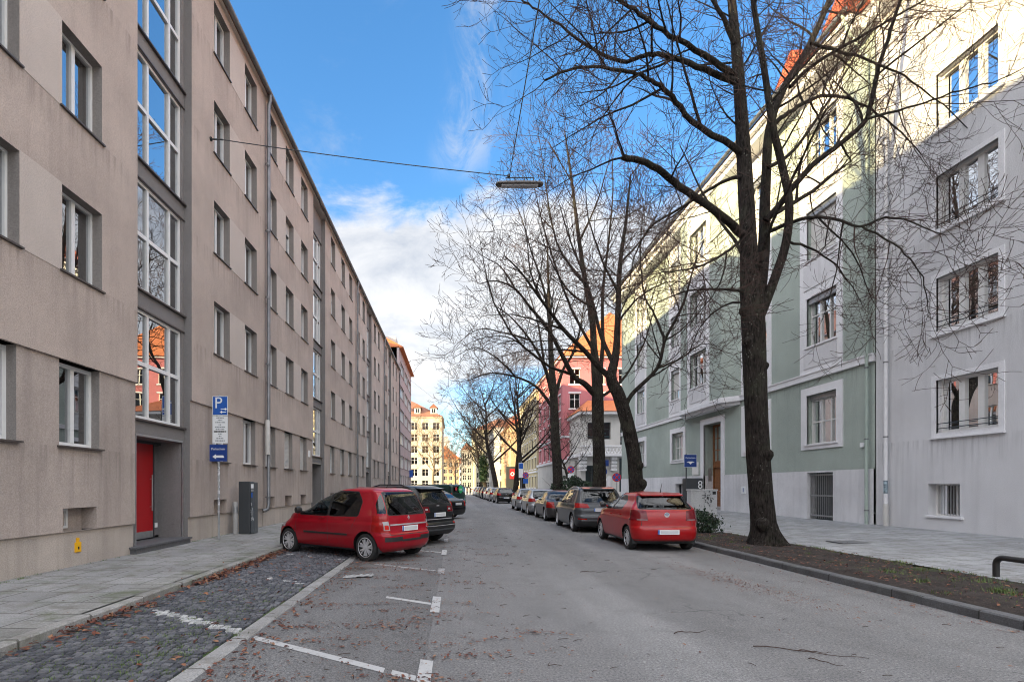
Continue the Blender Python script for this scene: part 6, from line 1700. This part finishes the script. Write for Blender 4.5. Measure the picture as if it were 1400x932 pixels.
HY = math.pi/2
GR = 'cars parked along the right kerb'
car('parked_car', 'bright red hatchback parked along the right kerb in the foreground', P_HATCH, (5.22, 12.52, 0), HY-.012, M['paint_tornado'], GR)
car('parked_car', 'dark grey estate car with chrome roof rails parked in front of the red hatchback', P_WAG, (5.05, 17.55, 0), HY, M['paint_grey'], GR)
car('parked_car', 'dark taupe saloon with tall red tail lights, third car along the right kerb', P_SAL, (5.02, 23.05, 0), HY, M['paint_brown'], GR, 1)
g4 = car('parked_car', 'silver grey compact car, fourth from the camera along the right kerb', P_CMP, (4.92, 28.0, 0), HY, M['paint_silver'], GR, 1)
def copycar(src, label, x, y, rz, paint, group):
    c = copy_tree(src); c.location = (x, y, 0); c.rotation_euler.z = rz; c['label'] = label; c['group'] = group
    for ch in c.children:
        if any(s.material and s.material.name.endswith('car_paint') for s in ch.material_slots if s.material):
            ch.data = ch.data.copy()
            for i, s in enumerate(ch.data.materials):
                if s.name.endswith('car_paint'): ch.data.materials[i] = paint
    return c
copycar(g4, 'lighter silver compact car, last before the gap in the right row', 4.86, 32.9, HY, M['paint_silver'], GR)
far = 'far cars beyond the side street on the right'
copycar(g4, 'black compact car with glowing red tail lights, first beyond the side street', 4.75, 47.2, HY+.05, M['paint_black'], far)
for i, (x, y, pt, lab) in enumerate(((4.5, 53.2, 'paint_silver', 'silver car just beyond the black compact in the far row'), (4.4, 58.8, 'paint_white', 'white car between the silver and navy cars of the far row'),
        (4.25, 64.6, 'paint_navy', 'navy car in the middle of the far right row'), (4.2, 71, 'paint_black', 'black car toward the end of the far right row'), (4.1, 78, 'paint_silver', 'silver car next to last in the far right row'), (4.0, 86, 'paint_white', 'white car at the very end of the far right row'))):
    copycar(g4, lab, x, y, HY+.03, M[pt], far)
far2 = 'far cars across the end of the street'
for i, (x, y, rz, pt, lab) in enumerate(((1.2, 104, HY+.9, 'paint_white', 'white car parked across the far end, right of the van'), (2.6, 112, HY+1.0, 'paint_silver', 'silver car parked across the far end of the street'),
        (.2, 98, HY+.95, 'paint_white', 'white car parked far off just behind the green van'), (3.6, 122, HY+.8, 'paint_navy', 'navy car farthest off across the end of the street'))):
    copycar(g4, lab, x, y, rz, M[pt], far2)
# ================================================================== STREET FURNITURE
def post(mb, x, y, z0, z1, r=.03): mb.tube([(x,y,z0),(x,y,z1)], r, 10)
RT = (R(90), 0, 0)
# left: parking sign post
t = empty('parking_sign', (-6.55, 14.2, .13), 'tall post with blue P sign, white time plate and blue ticket sign', 'street sign')
g = MB(); post(g, -6.55, 14.2, .13, 4.15); pole = g.build('pole', M['steel'], t, smooth=True)
rs = random.Random(8); g = MB()
for i in range(9):
    z = .9+i*.17; g.lathe([(.0315, z), (.0315, z+rs.uniform(.04,.12))], (-6.55,14.2,0), 'z', 10)
g.build('sticker_remains', plain('peeling_stickers', (.5,.5,.52), .7, var=.7, vscale=22), pole)
def plate(name, x0, x1, z0, z1, y, mat, par, border=None):
    b = MB(); b.box(x0, x1, y-.008, y+.002, z0, z1); o = b.build(name, M[mat], par)
    return o
sy = 14.2-.045
o = plate('parking_plate', -6.70, -6.28, 3.57, 4.10, sy, 'sign_white', t)
q = MB(); q.box(-6.685, -6.295, sy-.011, sy-.009, 3.585, 4.085); q.build('blue_field', M['sign_blue'], o)
text_mesh('letter', 'P', .44, M['sign_white'], o, (-6.535, sy-.014, 3.90), RT)
q = MB()
for zz, s in ((3.74, 1), (3.66, -1)):
    x0, x1 = -6.47, -6.32
    q.box(x0, x1, sy-.015, sy-.0115, zz-.012, zz+.012); xe = x1 if s > 0 else x0
    q.add([(xe+s*.03, sy-.0135, zz), (xe-s*.035, sy-.0135, zz+.042), (xe-s*.035, sy-.0135, zz-.042)], [(0,1,2)])
q.build('arrows', M['sign_white'], o)
o = plate('time_plate', -6.70, -6.28, 2.80, 3.55, sy, 'sign_white', t)
q = MB(); q2 = MB()
for i, w in enumerate((.2,.12,.26,.08,.28,.24,.34,.10,.07,.20,.26)):
    z = 3.50 - i*.063; x = -6.49-w/2; mbx = q2 if i == 6 else q
    while x < -6.49+w/2:
        l_ = rs.uniform(.018,.05); mbx.box(x, min(x+l_, -6.49+w/2), sy-.0105, sy-.009, z-.013-(.008 if i == 6 else 0), z+.013+(.008 if i == 6 else 0)); x += l_+.012
q.build('small_print', M['sign_grey'], o); q2.build('dark_overprint', M['black'], o)
o = plate('ticket_plate', -6.78, -6.30, 2.30, 2.76, sy-.004, 'sign_navy', t)
text_mesh('lettering', 'Parkschein', .088, M['sign_white'], o, (-6.54, sy-.016, 2.64), RT)
q = MB(); yy = sy-.0145
q.add([(-6.70,yy,2.43),(-6.60,yy,2.50),(-6.60,yy,2.465),(-6.40,yy,2.465),(-6.37,yy,2.40),(-6.60,yy,2.40),(-6.60,yy,2.36)], [tuple(range(7))]); q.build('arrow', M['sign_white'], o)
# left: parking meter and short post
t = empty('parking_meter', (-6.42, 15.9, .14), 'dark grey parking ticket machine on the left pavement below the windows', 'parking meter')
g = MB(); g.box(-6.66, -6.30, 15.75, 16.05, .14, 1.76); bevel(g.build('cabinet', M['darkmetal'], t), .02)
g = MB(); g.box(-6.29, -6.17, 15.74, 16.04, .16, 1.74); o = g.build('front', plain('slate_grey_panel', (.075,.085,.095), .4), t); bevel(o, .015)
for (a, b, c, d, mt, nm) in ((-6.27,-6.19,1.55,1.68,'sign_white','display'), (-6.26,-6.22,1.26,1.42,'sign_blue','blue_label'), (-6.27,-6.19,1.46,1.52,'steel','coin_slot'), (-6.26,-6.20,.72,.88,'sign_grey','ticket_tray')):
    q = MB(); q.box(a, b, 15.728, 15.742, c, d); q.build(nm, M[mt], o)
q = MB(); rr = random.Random(9)
for i in range(9):
    x = -6.27+rr.random()*.07; z = .5+rr.random()*.6; q.tube([(x,15.734,z),(x+.02,15.734,z+.05),(x-.01,15.734,z+.09)], .005, 4)
q.build('graffiti', M['sign_white'], o)
t = empty('charging_post', (-6.74, 15.75, .14), 'short round grey utility post left of the parking meter', 'post')
g = MB(); g.lathe([(.075,.14),(.075,1.08),(.06,1.13),(.001,1.14)], (-6.76,15.75,0), 'z', 14); g.build('column', M['stone'], t, smooth=True)
g = MB(); g.lathe([(.081,.80),(.081,1.0)], (-6.76,15.75,0), 'z', 14); g.build('band', M['steel'], t, smooth=True)

# overhead street lamp on span wires
def hang_lamp(name, lab, x, y, z, L=1.34, det=True):
    t = empty(name, (x, y, z), lab, 'street lamp', 'street lamps hung over the road')
    g = MB(); n = 14; vs = []; fs = []
    prof = [(-.5,.03,.02),(-.485,.08,.05),(-.44,.115,.07),(-.3,.125,.08),(0,.13,.085),(.3,.125,.08),(.44,.115,.07),(.485,.08,.05),(.5,.03,.02)]
    for (u, ry, rz_) in prof:
        for k in range(n):
            a = 2*math.pi*k/n; zz = math.sin(a); vs.append((x+u*L, y+ry*math.cos(a), z+(rz_*zz if zz > 0 else rz_*.75*zz)))
    for i in range(len(prof)-1):
        for k in range(n): fs.append((i*n+k, i*n+(k+1)%n, (i+1)*n+(k+1)%n, (i+1)*n+k))
    fs += [tuple(range(n)), tuple((len(prof)-1)*n+k for k in range(n))]
    g.add(vs, fs); g.build('housing', plain('brown_grey_lamp_housing', (.10,.09,.085), .45, .3), t, smooth=True)
    if det:
        g = MB(); g.lathe([(.001,-.56*.5*L*1.4),(.075,-.38*L),(.08,0),(.075,.38*L),(.001,.56*.5*L*1.4)], (x, y, z-.035), 'x', 14); g.v = [(a, y+(b-y)*1.2, z-.05+(c-z+.035)*.45) for a, b, c in g.v]
        g.build('glass_trough', plain('grey_lamp_glass', (.42,.42,.43), .25, coat=.6), t, smooth=True)
        g = MB(); g.tube([(x-.38,y,z+.19),(x+.42,y,z+.19)], .014, 6)
        for dx in (-.35,-.1,.15,.4): g.tube([(x+dx,y,z+.05),(x+dx,y,z+.21)], .012, 6)
        g.lathe([(.001,-.03),(.04,-.03),(.045,.03),(.001,.04)], (x-.3,y,z+.24), 'z', 10)
        g.build('hanger', M['darkmetal'], t)
    return t
LY, LXc, LZ = 14.45, 1.82, 10.12
hang_lamp('street_lamp', 'long brown grey lamp hung on wires over the near road', LXc, LY, LZ)
hang_lamp('street_lamp', 'tiny dark lamp hung on wires far down the street before the trees', 2.2, 79, 10.6, 1.6)
def wire(name, lab, pts, r=.009):
    o = MB(); o.tube(pts, r, 5); w = o.build(name, M['darkmetal']); tag(w, lab, 'cable', 'overhead wires')
    return w
def sagline(a, b, sag, n=14): return [tuple(a[k]+(b[k]-a[k])*i/n - (4*sag*(i/n)*(1-i/n) if k == 2 else 0) for k in range(3)) for i in range(n+1)]
t = empty('wall_anchor', (LX, LY, 11.4), 'small iron wall hook holding the lamp wire on the beige facade', 'wall hook')
g = MB(); g.tube([(LX-.02,LY,11.4),(LX+.35,LY,11.38)], .022, 8); g.lathe([(.001,0),(.06,0),(.06,.03)], (LX,LY,11.4), 'x', 10); g.build('hook', M['darkmetal'], t)
wire('span_wire', 'span wire from the beige facade to the near street lamp', sagline((LX+.33, LY, 11.38), (LXc-.3, LY, LZ+.24), .05), .013)
wire('span_wire', 'span wire from the near street lamp through the branches to the grey house', sagline((LXc+.4, LY, LZ+.2), (RX, 14.6, 11.4), .1), .006)
wire('feed_cable', 'lengthwise cable running overhead from the near lamp toward the viewer', sagline((LXc-.28, LY, LZ+.24), (1.55, -14, 11.0), .0), .013)
wire('feed_cable', 'lengthwise cable running from the near lamp to the far lamp', sagline((LXc-.28, LY, LZ+.22), (2.0, 79, 10.9), .25), .007)
wire('span_wire', 'thin span wire from the pinkish grey house to the far lamp', sagline((LX+.05, 79.5, 18.0), (2.0, 79, 10.9), .0), .012)
wire('span_wire', 'thin span wire from the far lamp to the yellow town house', sagline((2.4, 79, 10.9), (12.4, 79.5, 13.5), .2), .012)

# right: utility cabinet, waste bin, ticket sign
t = empty('utility_cabinet', (11.9, 24.5, .2), 'light grey utility cabinet with black graffiti beside the low shrub', 'utility cabinet')
g = MB(); g.box(11.20, 12.45, 24.3, 24.75, .2, 1.40); g.box(11.17, 12.48, 24.27, 24.78, 1.40, 1.46); bevel(g.build('cabinet', M['stone'] if False else plaster('grey_concrete_cabinet', (.50,.50,.50), .08, .2), t), .015)
g = MB(); g.box(11.815, 11.83, 24.292, 24.30, .25, 1.38); g.build('door_gap', M['darkmetal'], t)
rr = random.Random(12); g = MB()
for i in range(15):
    x, z = 12.05+rr.gauss(0,.13), .95+rr.gauss(0,.2); pts = [(x,24.288,z)]
    for k in range(4): x += rr.uniform(-.07,.08); z += rr.uniform(-.09,.08); pts.append((min(12.4,max(11.9,x)),24.288,min(1.34,max(.4,z))))
    g.tube(pts, .012, 4)
g.add([(12.22,24.289,1.22),(12.38,24.289,1.22),(12.38,24.289,1.36),(12.22,24.289,1.36)], [(0,1,2,3)])
g.build('graffiti', M['black'], t)
t = empty('ticket_machine', (12.35, 26.2, .25), 'black round-edged box with white round stickers behind the grey cabinet', 'ticket machine')
g = MB(); g.box(11.75, 12.62, 26.0, 26.5, .25, 2.02); bevel(g.build('cabinet', M['darkmetal'], t), .06, 3)
g = MB()
for zz in (1.78, 1.60): g.lathe([(.06,-.0),(.11,0)], (12.45,25.99,zz), 'y', 14)
g.build('round_stickers', M['sign_white'], t)
t = empty('ticket_sign', (11.85, 25.9, .25), 'blue ticket sign on a post above the black box by the brown door', 'street sign')
g = MB(); post(g, 11.72, 25.95, .25, 3.25, .03); g.build('pole', M['darkmetal'], t, smooth=True)
o = plate('sign_plate', 11.60, 12.22, 2.58, 3.20, 25.9, 'sign_navy', t); yy = 25.888
q = MB(); q.box(11.585, 12.235, 25.897, 25.91, 2.565, 3.215); q.build('sign_edge', M['sign_white'], o)
text_mesh('lettering', 'Parkschein', .115, M['sign_white'], o, (11.91, yy, 3.04), RT)
q = MB(); q.add([(11.70,yy,2.80),(11.80,yy,2.86),(12.02,yy,2.86),(12.12,yy,2.80),(12.0,yy,2.80),(11.91,yy,2.71),(11.82,yy,2.80)], [tuple(range(7))]); q.build('arrow', M['sign_white'], o)

# round no-parking signs and posts
def nopark(lab, x, y, z, r=.30, extra=None, h=None):
    t = empty('no_parking_sign', (x, y, .12), lab, 'street sign', 'round no-parking signs')
    g = MB(); post(g, x, y+.05, .12, z+r, .03); g.build('pole', M['steel'], t, smooth=True)
    g = MB(); g.lathe([(.001,0),(r,0),(r,.015)], (x,y,z), 'y', 22); g.build('disc', M['sign_red'], t)
    g = MB(); g.disc((x,y-.004,z), r*.80, 'y', 22); o = g.build('blue_face', M['sign_blue'], t)
    g = MB(); c = r*.8*.707; w = r*.13
    for s in ((1,-1) if extra != 'single' else (1,)):
        g.add([(x-c-w*.7*1,y-.008-.002*s,z+s*(c-w*.7)),(x-c+w*.7,y-.008-.002*s,z+s*(c+w*.7)),(x+c+w*.7,y-.008-.002*s,z-s*(c-w*.7)),(x+c-w*.7,y-.008-.002*s,z-s*(c+w*.7))], [(0,1,2,3)])
    g.build('red_bars', M['sign_red'], t)
    if h:
        q = MB(); q.box(x-.3, x+.3, y-.006, y+.006, z-r-.62, z-r-.06); q.build('plate', M[h], t)
    return t
nopark('round no-parking sign on a post right of the upright tree', 10.9, 34.5, 2.2, .30)
nopark('round no-parking sign above a white plate between the two nearest tree trunks', 11.1, 49, 3.2, .34, None, 'sign_white')
nopark('round no-parking sign with blue plate at the pair of bent trees', 8.35, 60.5, 2.9, .36, None, 'sign_blue')
t = empty('white_post', (10.1, 33.5, .12), 'stout white post standing left of the round no-parking sign', 'post')
g = MB(); g.lathe([(.16,.12),(.16,2.15),(.12,2.25),(.001,2.27)], (10.1,33.5,0), 'z', 14); g.build('column', M['whitepipe'], t, smooth=True)
t = empty('street_sign', (9.6, 33.2, .12), 'dark blue direction sign on a thin post by the upright tree', 'street sign')
g = MB(); post(g, 9.55, 33.2, .12, 3.5, .035); g.build('pole', M['steel'], t, smooth=True)
g = MB(); g.box(9.2, 9.95, 33.13, 33.15, 2.9, 3.3); g.build('sign_plate', M['sign_navy'], t)
g = MB(); g.disc((9.55, 33.12, 2.55), .3, 'y', 20); g.build('round_plate', M['sign_navy'], t)
t = empty('street_sign', (8.0, 61.5, .12), 'tall blue sign panel beside the bent twin trees', 'street sign')
g = MB(); post(g, 7.95, 61.5, .12, 4.6, .045); g.build('pole', M['steel'], t, smooth=True)
g = MB(); g.box(7.65, 8.2, 61.40, 61.43, 2.6, 4.4); g.build('panel', M['sign_white'], t); g = MB(); g.box(7.68, 8.17, 61.385, 61.398, 3.7, 4.35); g.build('blue_panel', M['sign_blue'], t)
t = empty('stair_railing', (12.4, 45, .12), 'white slanted stair railing at the side street corner', 'railing')
g = MB(); g.tube([(11.3,45,.4),(13.6,45,2.4)], .09, 8); g.tube([(11.3,45,.1),(13.6,45,1.5)], .05, 8)
for i in range(8):
    f = i/7; g.tube([(11.3+2.3*f,45,.0+1.4*f),(11.3+2.3*f,45,.4+2.0*f)], .03, 6)
g.build('rails', M['whitepipe'], t)
t = empty('signboard', (10.4, 100, .1), 'red illuminated-style signboard with white mark on a dark shop front far right', 'signboard')
g = MB(); g.box(10.0, 11.9, 99.9, 100.2, .1, 5.4); g.build('dark_frame', M['darkmetal'], t)
g = MB(); g.box(10.7, 11.7, 99.75, 99.9, 3.0, 4.9); g.build('red_panel', M['sign_red'], t)
g = MB(); g.lathe([(.22,0),(.38,0)], (11.2,99.73,3.95), 'y', 16); g.build('white_mark', M['sign_white'], t)
t = empty('street_sign', (-6.8, 77, .1), 'small blue sign on the wall of the pinkish grey house', 'street sign')
g = MB(); g.box(-6.84, -6.3, 77, 77.05, 2.9, 4.0); g.build('plate', M['sign_blue'], t)
# low tubular tree guard at the right edge
t = empty('tree_guard', (8.9, 8.4, .1), 'low black tubular hoop guarding the soil bed at the right edge', 'barrier')
g = MB(); pts = [(8.9,8.42,.1),(8.9,8.42,.34)]
for i in range(1, 7):
    a = math.pi/2*i/6; pts.append((8.9, 8.42-.11*(1-math.cos(a)), .34+.11*math.sin(a)))
pts += [(8.9,7.4,.45)]
for i in range(1, 7):
    a = math.pi/2*i/6; pts.append((8.9, 7.4-.11*math.sin(a), .45-.11*(1-math.cos(a))))
pts += [(8.9,7.29,.1)]
g.tube(pts, .045, 12); g.build('hoop', plain('dark_tarnished_tube', (.035,.033,.032), .5, .3), t, smooth=True)
# white posts across the far end of the road
for i in range(7):
    o = MB(); x, y = -.4+.62*i, 92+1.2*i; o.lathe([(.08,.0),(.08,1.2),(.05,1.3),(.001,1.32)], (x,y,0), 'z', 8); b = o.build('bollard', M['whitepipe'], smooth=True)
    tag(b, 'thin white bollard in the line across the far end of the road', 'bollard', 'white bollards far down the road')
t = empty('manhole_cover', (10.2, 13.2, .2), 'rectangular iron cover set in the right pavement', 'cover')
g = MB(); zz = ZR(10.2)+.012; g.box(9.7, 10.9, 12.8, 13.4, zz-.02, zz); g.build('plate', plain('dark_iron_cover', (.13,.13,.135), .7, var=.2, vscale=14), t)

# ================================================================== SKY, SUN, CAMERA
SUN = Vector((-.86, -.51, 0)).normalized(); ELEV = R(13.5)
w = bpy.data.worlds.new('World'); sc.world = w; w.use_nodes = True
n = N(w); bg = n.n['Background']
sky = n.new('ShaderNodeTexSky', sky_type='NISHITA'); sky.sun_disc = False; sky.sun_elevation = ELEV; sky.sun_rotation = math.atan2(SUN.x, SUN.y) % (2*math.pi)
sky.altitude = 520; sky.air_density = 1.0; sky.dust_density = .6; sky.ozone_density = 2.2
hs = n.new('ShaderNodeHueSaturation', ins={'Saturation': 1.22, 'Value': .95}); n.li(sky.outputs[0], hs.inputs['Color'])
tc = n.new('ShaderNodeTexCoord'); d = tc.outputs['Generated']
sep = n.new('ShaderNodeSeparateXYZ'); n.li(d, sep.inputs[0])
el = sep.outputs['Z']
# cloud deck coordinates: direction flattened onto a plane overhead
zc = n.math('ADD', n.math('MAXIMUM', el, 0.0), .12)
px = n.math('DIVIDE', sep.outputs['X'], zc); py = n.math('DIVIDE', sep.outputs['Y'], zc)
cmb = n.new('ShaderNodeCombineXYZ'); n.li(px, cmb.inputs[0]); n.li(py, cmb.inputs[1])
def mapped(vec, sc3, loc=(0,0,0), rot=0):
    m = n.new('ShaderNodeMapping'); m.inputs['Scale'].default_value = sc3; m.inputs['Location'].default_value = loc; m.inputs['Rotation'].default_value = (0,0,rot); n.li(vec, m.inputs[0]); return m.outputs[0]
c1_ = n.new('ShaderNodeTexNoise', ins={'Scale': 1.0, 'Detail': 9, 'Roughness': .60, 'Distortion': .5}); n.li(mapped(cmb.outputs[0], (.85,.42,1), (2.3,.6,0)), c1_.inputs['Vector'])
c2_ = n.new('ShaderNodeTexNoise', ins={'Scale': 1.0, 'Detail': 9, 'Roughness': .66, 'Distortion': .8}); n.li(mapped(cmb.outputs[0], (1.5,1.1,1), (5.1,3.3,0), .6), c2_.inputs['Vector'])
def smooth(v, a, b):
    m = n.new('ShaderNodeMapRange', interpolation_type='SMOOTHSTEP'); n.li(v, m.inputs[0]); m.inputs[1].default_value = a; m.inputs[2].default_value = b; return m.outputs[0]
low = n.math('SUBTRACT', n.math('MULTIPLY', smooth(el, .55, .40), .40), n.math('MULTIPLY', smooth(el, .27, .14), .22))          # thicker deck near the horizon
west = n.math('MULTIPLY', smooth(sep.outputs['X'], -.40, -.62), smooth(sep.outputs['Y'], .48, .30))  # unseen cloud to the west, added to fill the right facades
behind = n.math('MULTIPLY', smooth(sep.outputs['Y'], .10, -.30), .22)   # unseen cloud added behind the viewer for fill
high = n.math('MULTIPLY', smooth(el, .70, .84), .30)  # overhead cloud outside the frame, added for fill
k1 = n.math('ADD', n.math('ADD', n.math('ADD', c1_.outputs['Fac'], low), n.math('MAXIMUM', behind, n.math('MULTIPLY', west, .24))), high)
c5_ = n.new('ShaderNodeTexNoise', ins={'Scale': 6.5, 'Detail': 9, 'Roughness': .6, 'Distortion': .5}); n.li(mapped(d, (1,1,2.2), (2.3,.1,.9)), c5_.inputs['Vector'])
k1 = n.math('ADD', k1, n.math('MULTIPLY_ADD', c5_.outputs['Fac'], .5, -.25))
cl = smooth(k1, .64, .82)
wisp = n.math('MULTIPLY', smooth(c2_.outputs['Fac'], .52, .74), .38)
# one faint upright plume high over the street, torn by fine noise
c4_ = n.new('ShaderNodeTexNoise', ins={'Scale': 7.0, 'Detail': 10, 'Roughness': .68, 'Distortion': 1.2}); n.li(mapped(d, (1.6,1,.8), (3.1,.4,1.7)), c4_.inputs['Vector'])
az = n.math('DIVIDE', sep.outputs['X'], n.math('MAXIMUM', sep.outputs['Y'], .05))
lean = n.math('ABSOLUTE', n.math('SUBTRACT', az, n.math('MULTIPLY_ADD', el, .32, -.155)))
pl_ = n.math('MULTIPLY', n.math('MULTIPLY', smooth(lean, .085, .0), smooth(sep.outputs['Y'], .2, .4)), n.math('MULTIPLY', smooth(el, .50, .56), smooth(c4_.outputs['Fac'], .40, .68)))
wisp = n.math('MAXIMUM', wisp, n.math('MULTIPLY', pl_, .62))
cov = n.math('MINIMUM', n.math('ADD', cl, wisp), 1.0)
c3_ = n.new('ShaderNodeTexNoise', ins={'Scale': 5.0, 'Detail': 8, 'Roughness': .62, 'Distortion': .6}); n.li(mapped(d, (1,1,2.6), (.3,.8,.2)), c3_.inputs['Vector'])
shade = n.ramp(n.math('MULTIPLY_ADD', c3_.outputs['Fac'], .55, n.math('MULTIPLY', c1_.outputs['Fac'], .45)), [(.36, (1.25,1.36,1.56)), (.60, (2.5,2.46,2.40))])
bright = n.math('MAXIMUM', smooth(el, .70, .86), n.math('MAXIMUM', n.math('MULTIPLY', smooth(sep.outputs['Y'], .05, -.3), smooth(el, .22, .42)), west))     # out-of-view sky overhead, behind and west brightened as added fill light
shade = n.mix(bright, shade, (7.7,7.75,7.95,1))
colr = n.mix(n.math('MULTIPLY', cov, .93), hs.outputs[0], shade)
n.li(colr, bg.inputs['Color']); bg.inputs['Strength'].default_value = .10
L = bpy.data.lights.new('sun', 'SUN'); L.energy = 3.2; L.angle = R(.5); L.color = (1.0, .79, .40)
lo = link(bpy.data.objects.new('sun', L)); dv = Vector((-SUN.x*math.cos(ELEV), -SUN.y*math.cos(ELEV), -math.sin(ELEV)))
lo.rotation_euler = dv.to_track_quat('-Z', 'Y').to_euler(); lo.location = (-60, -40, 60)

cam = bpy.data.cameras.new('camera'); co = link(bpy.data.objects.new('camera', cam))
co.location = (0, 0, 1.62); co.rotation_euler = (R(90), 0, 0)
cam.sensor_fit = 'HORIZONTAL'; cam.sensor_width = 36; cam.lens = 18.0
cam.shift_x = 78/1400; cam.shift_y = 198/1400
cam.clip_start = .05; cam.clip_end = 3000
sc.camera = co
sc.view_settings.view_transform = 'Standard'; sc.view_settings.look = 'None'; sc.view_settings.gamma = 1; sc.view_settings.exposure = 2.2
cy = sc.cycles
cy.pixel_filter_type = 'BLACKMAN_HARRIS'; cy.filter_width = 1.05
cy.use_denoising = True; cy.max_bounces = 8; cy.diffuse_bounces = 4; cy.glossy_bounces = 4; cy.transparent_max_bounces = 16
cy.use_adaptive_sampling = True; cy.adaptive_threshold = .02; cy.sample_clamp_indirect = 6; cy.caustics_reflective = False; cy.caustics_refractive = False
